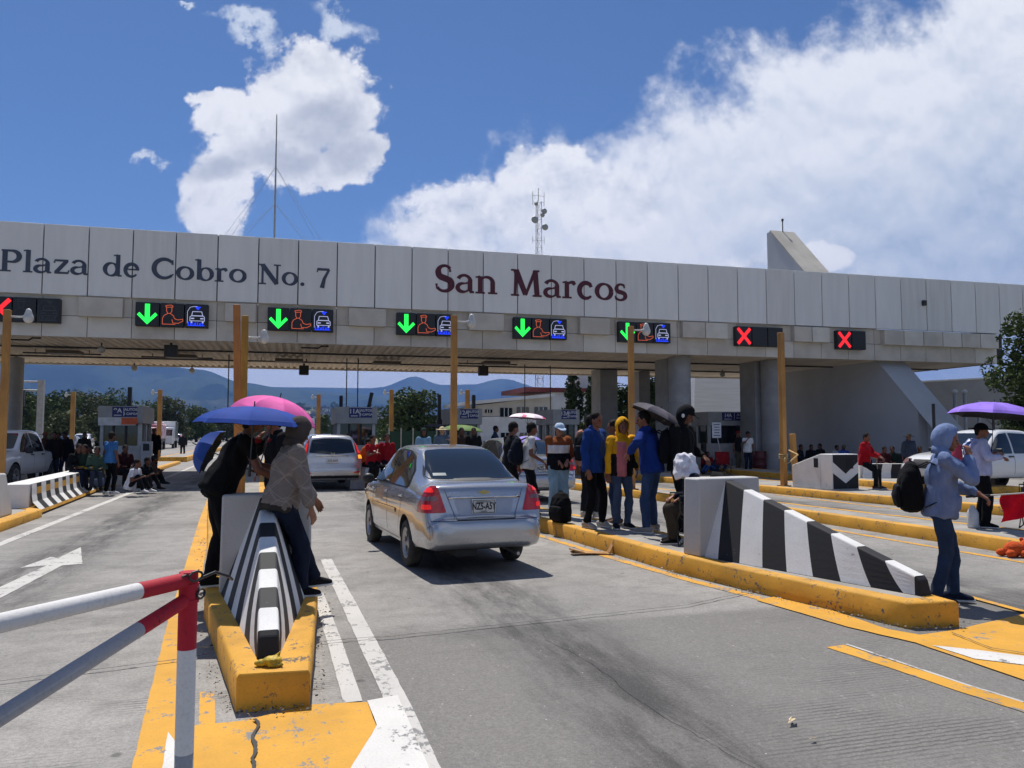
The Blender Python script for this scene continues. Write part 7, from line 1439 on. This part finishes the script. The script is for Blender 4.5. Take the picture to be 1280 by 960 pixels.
m_ = MB(); m_.tube([(0, 0, 0), (0, 0, 2.0)], .03, 8); o = m_.build('umbrella_pole', M_TRIM, None); p = U(1207, 640, .2); o.location = (p.x+.35, p.y+1.0, .2); tag(o, 'thin black upright post in front of the purple umbrella', 'post')
root = empty('metal_fence', (33.5, 30.2, 0), R(-8), 'brown rail fence by the wall at the right edge', 'fence'); m_ = MB(); [m_.box((5, 0, z), (10, .08, .1)) for z in (1.3, 2.0, 2.7)]; m_.build('rail', M_BB, root); 
for k in range(7): m_ = MB(); m_.box((k*1.6, -.07, 1.4), (.1, .06, 2.8)); m_.build('post', M_TRIM, root)

# ------------------------------------------------------------------ foliage
def leafmat(name, c1, c2):
    m = bpy.data.materials.new(name); m.use_nodes = True; N = NT(m.node_tree); b = m.node_tree.nodes['Principled BSDF']; b.inputs['Roughness'].default_value = .6; b.inputs['Specular IOR Level'].default_value = .08; b.inputs['Subsurface Weight'].default_value = 0
    co = N.n.new('ShaderNodeTexCoord').outputs['Object']; f = N.smooth(N.noise(co, .9, 4, .6), .38, .62); g = N.noise(co, 7, 2)
    N.l.new(N.mix(N.math('MULTIPLY', g, .5), N.mix(f, c1, c2), tuple(x*1.5 for x in c2)), b.inputs['Base Color']); return m
LF = [leafmat('foliage_green', (0.040, 0.062, 0.018), (0.075, 0.100, 0.032)), leafmat('foliage_dark', (0.022, 0.036, 0.014), (0.04, 0.058, 0.02)), leafmat('foliage_olive', (0.055, 0.066, 0.026), (0.095, 0.105, 0.045))]
M_BARK = mat('bark', (0.09, 0.07, 0.05), .95, (0.05, 0.04, 0.03), 8, bump=.5)
def crown(cl, nleaf, ls, seed, dens_in=.45):
    rnd = random.Random(seed); v, f = [], []
    tot = sum(r[0]*r[1]*r[2] for c, r in cl)**(1)
    for c, r in cl:
        k_ = int(nleaf*(r[0]*r[1]*r[2])/tot)
        for _ in range(k_):
            while True:
                q = Vector((rnd.uniform(-1, 1), rnd.uniform(-1, 1), rnd.uniform(-1, 1)))
                if dens_in < q.length < 1: break
            q2 = Vector((c[0]+q.x*r[0], c[1]+q.y*r[1], c[2]+q.z*r[2])); 
            if noise.noise(q2*(1.1/max(.5, r[0]*.45))) < -.12: continue
            s = ls*rnd.uniform(.6, 1.4); a = Vector((rnd.gauss(0, 1), rnd.gauss(0, 1), rnd.gauss(0, .7))).normalized(); b = a.cross(Vector((rnd.gauss(0, 1), rnd.gauss(0, 1), rnd.gauss(0, 1)))).normalized()
            i = len(v); v += [q2-a*s, q2+b*s*.45, q2+a*s, q2-b*s*.45]; f.append((i, i+1, i+2, i+3))
    me = bpy.data.meshes.new('crown'); me.from_pydata([tuple(q) for q in v], [], f); return me
def tree(label, P, h, w_, seed, m, trunk=True, n=5000, ls=.16, kind='round', group=None, name='tree', low=.25):
    rnd = random.Random(seed); root = empty(name, P, 0, label, 'tree', group); cl = []
    if kind == 'cypress': 
        for k in range(9): t = k/8; r_ = w_*(.35+.65*math.sin(math.pi*min(1, (t*.85+.12))))*rnd.uniform(.85, 1.1); cl.append(((rnd.uniform(-.1, .1)*w_, rnd.uniform(-.1, .1)*w_, h*(.08+.88*t)), (r_*.9, r_*.9, h*.10)))
    else:
        for k in range(16):
            a = rnd.uniform(0, 2*math.pi); t = rnd.uniform(0, 1)**.8; rr = w_*.62*rnd.uniform(.2, 1)*math.sqrt(max(.1, 1-(t*1.0)**2)); r_ = w_*rnd.uniform(.26, .45); cl.append(((rr*math.cos(a), rr*math.sin(a), h*(low+.10)+t*h*(1-low-.28)), (r_, r_, r_*rnd.uniform(.6, .85))))
        cl.append(((0, 0, h*(low+.3)), (w_*.55, w_*.55, h*.28)))
    me = crown(cl, n, ls, seed, .3); me.materials.append(m); o = bpy.data.objects.new('crown', me); col.objects.link(o); o.parent = root
    if trunk:
        mb = MB(); top = h*(.9 if kind == 'cypress' else .62); mb.loft([(0, 0, 0), (w_*.02, 0, top*.3), (-w_*.02, w_*.02, top*.65), (0, 0, top)], [h*.035, h*.026, h*.018, h*.008], 10); mb.build('trunk', M_BARK, root, smooth=True)
        if kind != 'cypress':
            for k in range(5): a = 2*math.pi*k/5+rnd.random(); mb = MB(); mb.loft([(0, 0, h*(.25+.06*k)), (w_*.25*math.cos(a), w_*.25*math.sin(a), h*(.42+.06*k)), (w_*.5*math.cos(a), w_*.5*math.sin(a), h*(.5+.08*k))], [h*.014, h*.009, h*.004], 7); mb.build('limb', M_BARK, root, smooth=True)
    return root
def at(px, Y): p = WY(px, 545, Y); return Vector((p.x, Y, 0))
def ht(px, py, Y): return WY(px, py, Y).z
tree('large round broadleaf tree over the people in red', at(518, 78), ht(518, 489, 78), 4.9, 11, LF[0], n=16000, ls=.19, kind='round', name='broadleaf_tree', low=.05)
tree('dark cypress left of the dark column, tallest of the pair', at(718, 52), ht(718, 463, 52), 0.95, 21, LF[1], n=6000, ls=.13, kind='cypress', name='cypress_tree', group='dark cypresses')
tree('dark cypress just right of the tallest one', at(741, 50), ht(741, 468, 50), .8, 22, LF[1], n=4000, ls=.13, kind='cypress', name='cypress_tree', group='dark cypresses')
tree('dark tree filling the gap between the square columns', at(812, 50), 6.2, 2.6, 23, LF[1], n=9000, ls=.16, name='broadleaf_tree', low=.0)
tree('dark tree beside the right square column', at(778, 54), 6.0, 2.2, 24, LF[1], n=6000, ls=.16, name='broadleaf_tree', low=.0)
tree('bushy small tree at the foot of the cypresses', at(735, 47), 2.9, 1.0, 25, LF[2], n=2500, ls=.10, name='broadleaf_tree', low=.1)
spots = [(38, 150, 9.0, 6), (70, 140, 9.2, 6.5), (105, 150, 9.8, 7), (142, 160, 10.0, 7), (178, 150, 9.2, 6.5), (212, 160, 9.4, 6), (245, 175, 8.3, 6), (283, 190, 7.5, 5.5), (318, 200, 6.6, 5), (86, 110, 4.6, 4), (125, 118, 4.8, 4.2), (16, 130, 8.6, 6), (-14, 130, 9, 6)]
lbs = ['left row of trees: the one right of the gantry post', 'left row of trees: the one behind the far ochre pole', 'left row of trees: the broad one above the left crowd', 'left row of trees: the tall one left of the booth roof', 'left row of trees: the one behind the booth sign', 'left row of trees: the one right of the booth', 'left row of trees: the lower one behind the slender far pole', 'left row of trees: the one above the blue umbrella rim', 'left row of trees: the last and lowest at the right end', 'low pale bush in front of the left trees, beside the gantry post', 'low pale bush in front of the left trees, near the booth', 'left row of trees: the one behind the round column', 'left row of trees: the one cut by the left edge']
for i, ((px, Y, h_, w2), lb) in enumerate(zip(spots, lbs)): tree(lb, at(px, Y), h_, w2, 40+i, LF[(2, 0, 2, 0, 0, 2, 0, 2, 0, 2, 2, 0, 1)[i]], n=11000, ls=.23, name='broadleaf_tree', group='trees beyond the left lanes', low=.0)
for i, (px, Y, h_, w2, lb) in enumerate(((405, 170, 7.0, 2.4, 'small dark tree right of the pink umbrella'), (420, 175, 5.8, 2.2, 'smaller dark tree beside the first past the pink umbrella'), (486, 110, 4.5, 3.2, 'low tree left of the large round tree'), (556, 96, 4.6, 3.2, 'low tree right of the large round tree'), (590, 110, 5.0, 3.0, 'low tree left of the office building'))): tree(lb, at(px, Y), h_, w2, 70+i, LF[i % 2], n=2600, ls=.24, name='broadleaf_tree', low=.0)
# tree hanging in at the right edge
root = tree('leafy tree with reddish tips leaning in at the right edge', Vector((27.5, 22.3, 0)), 7.0, 2.5, 90, LF[0], n=13000, ls=.10, name='broadleaf_tree', low=.22)
tree('pale green shrub below the leafy tree at the right edge', Vector((26.9, 22.9, 0)), 3.6, 1.2, 91, LF[0], n=4500, ls=.09, name='shrub', low=.2)

# ------------------------------------------------------------------ hills, town, haze
prof1 = [(-140, 452), (0, 450), (120, 450), (200, 455), (248, 460), (305, 477), (354, 484), (430, 490), (520, 500), (700, 512), (900, 520), (1280, 520), (1500, 520)]
prof2 = [(-200, 478), (0, 478), (250, 480), (370, 483), (465, 484), (483, 482), (497, 476), (510, 470.5), (518, 469), (526, 470.5), (538, 476.5), (551, 480), (597, 479), (612, 474.5), (625, 472), (640, 473), (648, 477), (670, 483), (745, 488), (900, 490), (1100, 486), (1155, 484), (1280, 478), (1500, 478)]
def interp(pf, x):
    if x <= pf[0][0]: return pf[0][1]
    for (a, b), (c, d) in zip(pf[:-1], pf[1:]):
        if a <= x <= c: t = (x-a)/(c-a); t = t*t*(3-2*t) if abs(c-a) > 20 else t; return b+(d-b)*t
    return pf[-1][1]
def hillmat(name, cs, sc):
    m = bpy.data.materials.new(name); m.use_nodes = True; N = NT(m.node_tree); b = m.node_tree.nodes['Principled BSDF']; b.inputs['Roughness'].default_value = 1; b.inputs['Specular IOR Level'].default_value = 0
    co = N.n.new('ShaderNodeTexCoord').outputs['Object']; v_ = N.n.new('ShaderNodeTexVoronoi'); v_.inputs['Scale'].default_value = sc; N.l.new(N.vmath('ADD', co, N.vmath('SCALE', co, None)) if False else co, v_.inputs['Vector'])
    f = N.smooth(N.noise(co, sc*.5, 6, .65), .40, .60); z = N.sep(co)[2]; low = N.smooth(N.math('ADD', z, N.math('MULTIPLY', N.noise(co, sc*1.4, 5), 160)), 300, 120)
    wn = N.n.new('ShaderNodeTexWhiteNoise'); N.l.new(v_.outputs['Color'], wn.inputs['Vector'])
    fields = N.mix(N.smooth(wn.outputs[0], .55, .62), cs[1], cs[2]); c = N.mix(N.math('MULTIPLY', low, N.smooth(N.noise(co, sc*.8, 3), .42, .55)), N.mix(f, cs[0], cs[1]), fields)
    N.l.new(c, b.inputs['Base Color']); return m
def ridge(name, pf, dist, depth, m, seed, na=220, nr=26, rough=1.0):
    v, f = [], []
    for i in range(na+1):
        px = -200+1700*i/na; d = _ray(px, 480); az = Vector((d.x, d.y)).normalized(); cosf = (az.x*_fw.x+az.y*_fw.y)/math.hypot(_fw.x, _fw.y)
        y = interp(pf, px); dd = _ray(px, y); H_ = dist*dd.z/math.hypot(dd.x, dd.y)
        for j in range(nr+1):
            t = j/nr; r_ = dist-depth+depth*1.25*t; k = min(1, t/.8); s = k**1.35 if t <= .8 else 1-(t-.8)*2.2
            p = Vector((az.x*r_, az.y*r_, 0)); n1 = noise.fractal(p*(4.0/depth)+Vector((seed, 0, 0)), 0.9, 2.1, 6); n2 = abs(noise.fractal(p*(9.0/depth)+Vector((seed, 3, 0)), 0.9, 2.0, 4))
            z = H_*s + H_*rough*.16*(n1-n2*.9)*math.sin(math.pi*min(1, k))*(1 if t < .8 else .3)
            v.append((p.x, p.y, max(z, -5 if j == 0 else z)+CAM_H*(k)))
    for i in range(na):
        for j in range(nr): a = i*(nr+1)+j; f.append((a, a+nr+1, a+nr+2, a+1))
    me = bpy.data.meshes.new(name); me.from_pydata(v, [], f); me.materials.append(m); me.shade_smooth(); o = bpy.data.objects.new(name, me); col.objects.link(o); return tag(o, kind='structure')
HM1 = hillmat('hill_green', ((0.018, 0.034, 0.020), (0.050, 0.072, 0.036), (0.17, 0.155, 0.10)), .004); HM2 = hillmat('hill_forest', ((0.02, 0.036, 0.022), (0.055, 0.08, 0.04), (0.16, 0.15, 0.09)), .0035); HM3 = hillmat('foothill_fields', ((0.035, 0.060, 0.022), (0.10, 0.13, 0.05), (0.30, 0.26, 0.16)), .008)
ridge('distant_mountains', prof2, 7600, 1900, HM2, 3.0, rough=1.1)
ridge('mountain_ridge', prof1, 5600, 2400, HM1, 9.0, rough=2.0)
prof3 = [(-200, 520), (0, 516), (150, 512), (300, 514), (380, 508), (460, 512), (560, 520), (700, 527), (900, 530), (1280, 530), (1500, 530)]
ridge('foothills', prof3, 2600, 1500, HM3, 5.0, rough=.8)
def FZ(px, rr_):
    d = _ray(px, interp(prof3, px)); H_ = 2600*d.z/math.hypot(d.x, d.y); t = max(0, (rr_-1100)/1875); return max(0, H_*min(1, t/.8)**1.35)
# town on the slopes: small houses as one mass nobody could count, wooded patches the same way
rnd = random.Random(5); mb = MB(); cs = [mat('house_'+c, rgb(c), .9) for c in ('b9aea0', '9a8f84', 'c9c4ba', '8f6f5c', '6f6a66')]
for _ in range(1500):
    px = rnd.uniform(-50, 720); rr_ = rnd.uniform(500, 2500); d_ = _ray(px, 543); d_ = Vector((d_.x, d_.y)).normalized(); p = Vector((d_.x*rr_, d_.y*rr_)); Y = p.y; s = rnd.uniform(5, 11)*(1+rr_/2500); z = FZ(px, rr_)-2
    mb.cur = rnd.randrange(5); mb.box((p.x, Y, z+1.6+s*.2), (s, s*.9, s*.75+3), rnd.uniform(0, 1.5))
tag(mb.build('town_houses', cs, None, fixn=False), 'scatter of small pale houses on the plain below the hills', 'houses', kind='stuff')
v, f = [], []; rnd = random.Random(8); 
for _ in range(1300):
    px = rnd.uniform(-60, 900); rr_ = rnd.uniform(330, 2500); d_ = _ray(px, 543); d_ = Vector((d_.x, d_.y)).normalized(); p = Vector((d_.x*rr_, d_.y*rr_)); Y = p.y; zg = FZ(px, rr_); r_ = rnd.uniform(3, 7)*(1+rr_/1500)
    for k in range(34):
        q = Vector((rnd.gauss(0, .42), rnd.gauss(0, .42), rnd.gauss(0, .3)))*r_; q += Vector((p.x, Y, zg+r_*.5)); s = r_*.32; a = Vector((rnd.gauss(0, 1), rnd.gauss(0, 1), rnd.gauss(0, 1))).normalized(); b = a.cross(Vector((rnd.gauss(0, 1), rnd.gauss(0, 1), .3))).normalized(); i = len(v); v += [q-a*s, q+b*s*.6, q+a*s, q-b*s*.6]; f.append((i, i+1, i+2, i+3))
me = bpy.data.meshes.new('far_woods'); me.from_pydata([tuple(q) for q in v], [], f); me.materials.append(LF[0]); o = bpy.data.objects.new('far_woods', me); col.objects.link(o); tag(o, 'dark green woods scattered over the plain below the hills', 'woods', kind='stuff')
HAZE = 1
if HAZE:
    hm = bpy.data.materials.new('haze_air'); hm.use_nodes = True; t = hm.node_tree; t.nodes.clear(); ou = t.nodes.new('ShaderNodeOutputMaterial'); pv = t.nodes.new('ShaderNodeVolumePrincipled'); pv.inputs['Color'].default_value = (0.19, 0.36, 0.86, 1); pv.inputs['Density'].default_value = 0.00012; pv.inputs['Anisotropy'].default_value = 0.2; t.links.new(pv.outputs[0], ou.inputs['Volume'])
    m_ = MB(); m_.box((1500, 3000, 449), (15000, 13900, 902)); o = m_.build('haze', hm, None); tag(o, 'thin blue haze filling the air over the plain', 'haze', kind='stuff')

for i, (lb, px) in enumerate((('black bollard left of the placard in the far shade, first of three', 860), ('black bollard left of the placard in the far shade, second of three', 868), ('black bollard left of the placard in the far shade, third of three', 880))):
    q = U(px, 590, .02); m_ = MB(); m_.lathe([(0, 0), (.16, 0), (.16, .06), (.12, .08), (.12, 1.15), (.13, 1.2), (0, 1.26)], (0, 0, 0), n=16); o = m_.build('bollard', M_TRIM, None, smooth=True); o.data.set_sharp_from_angle(angle=R(40)); o.location = (q.x, q.y, .02); tag(o, lb, 'bollard', 'black bollards in the shade')
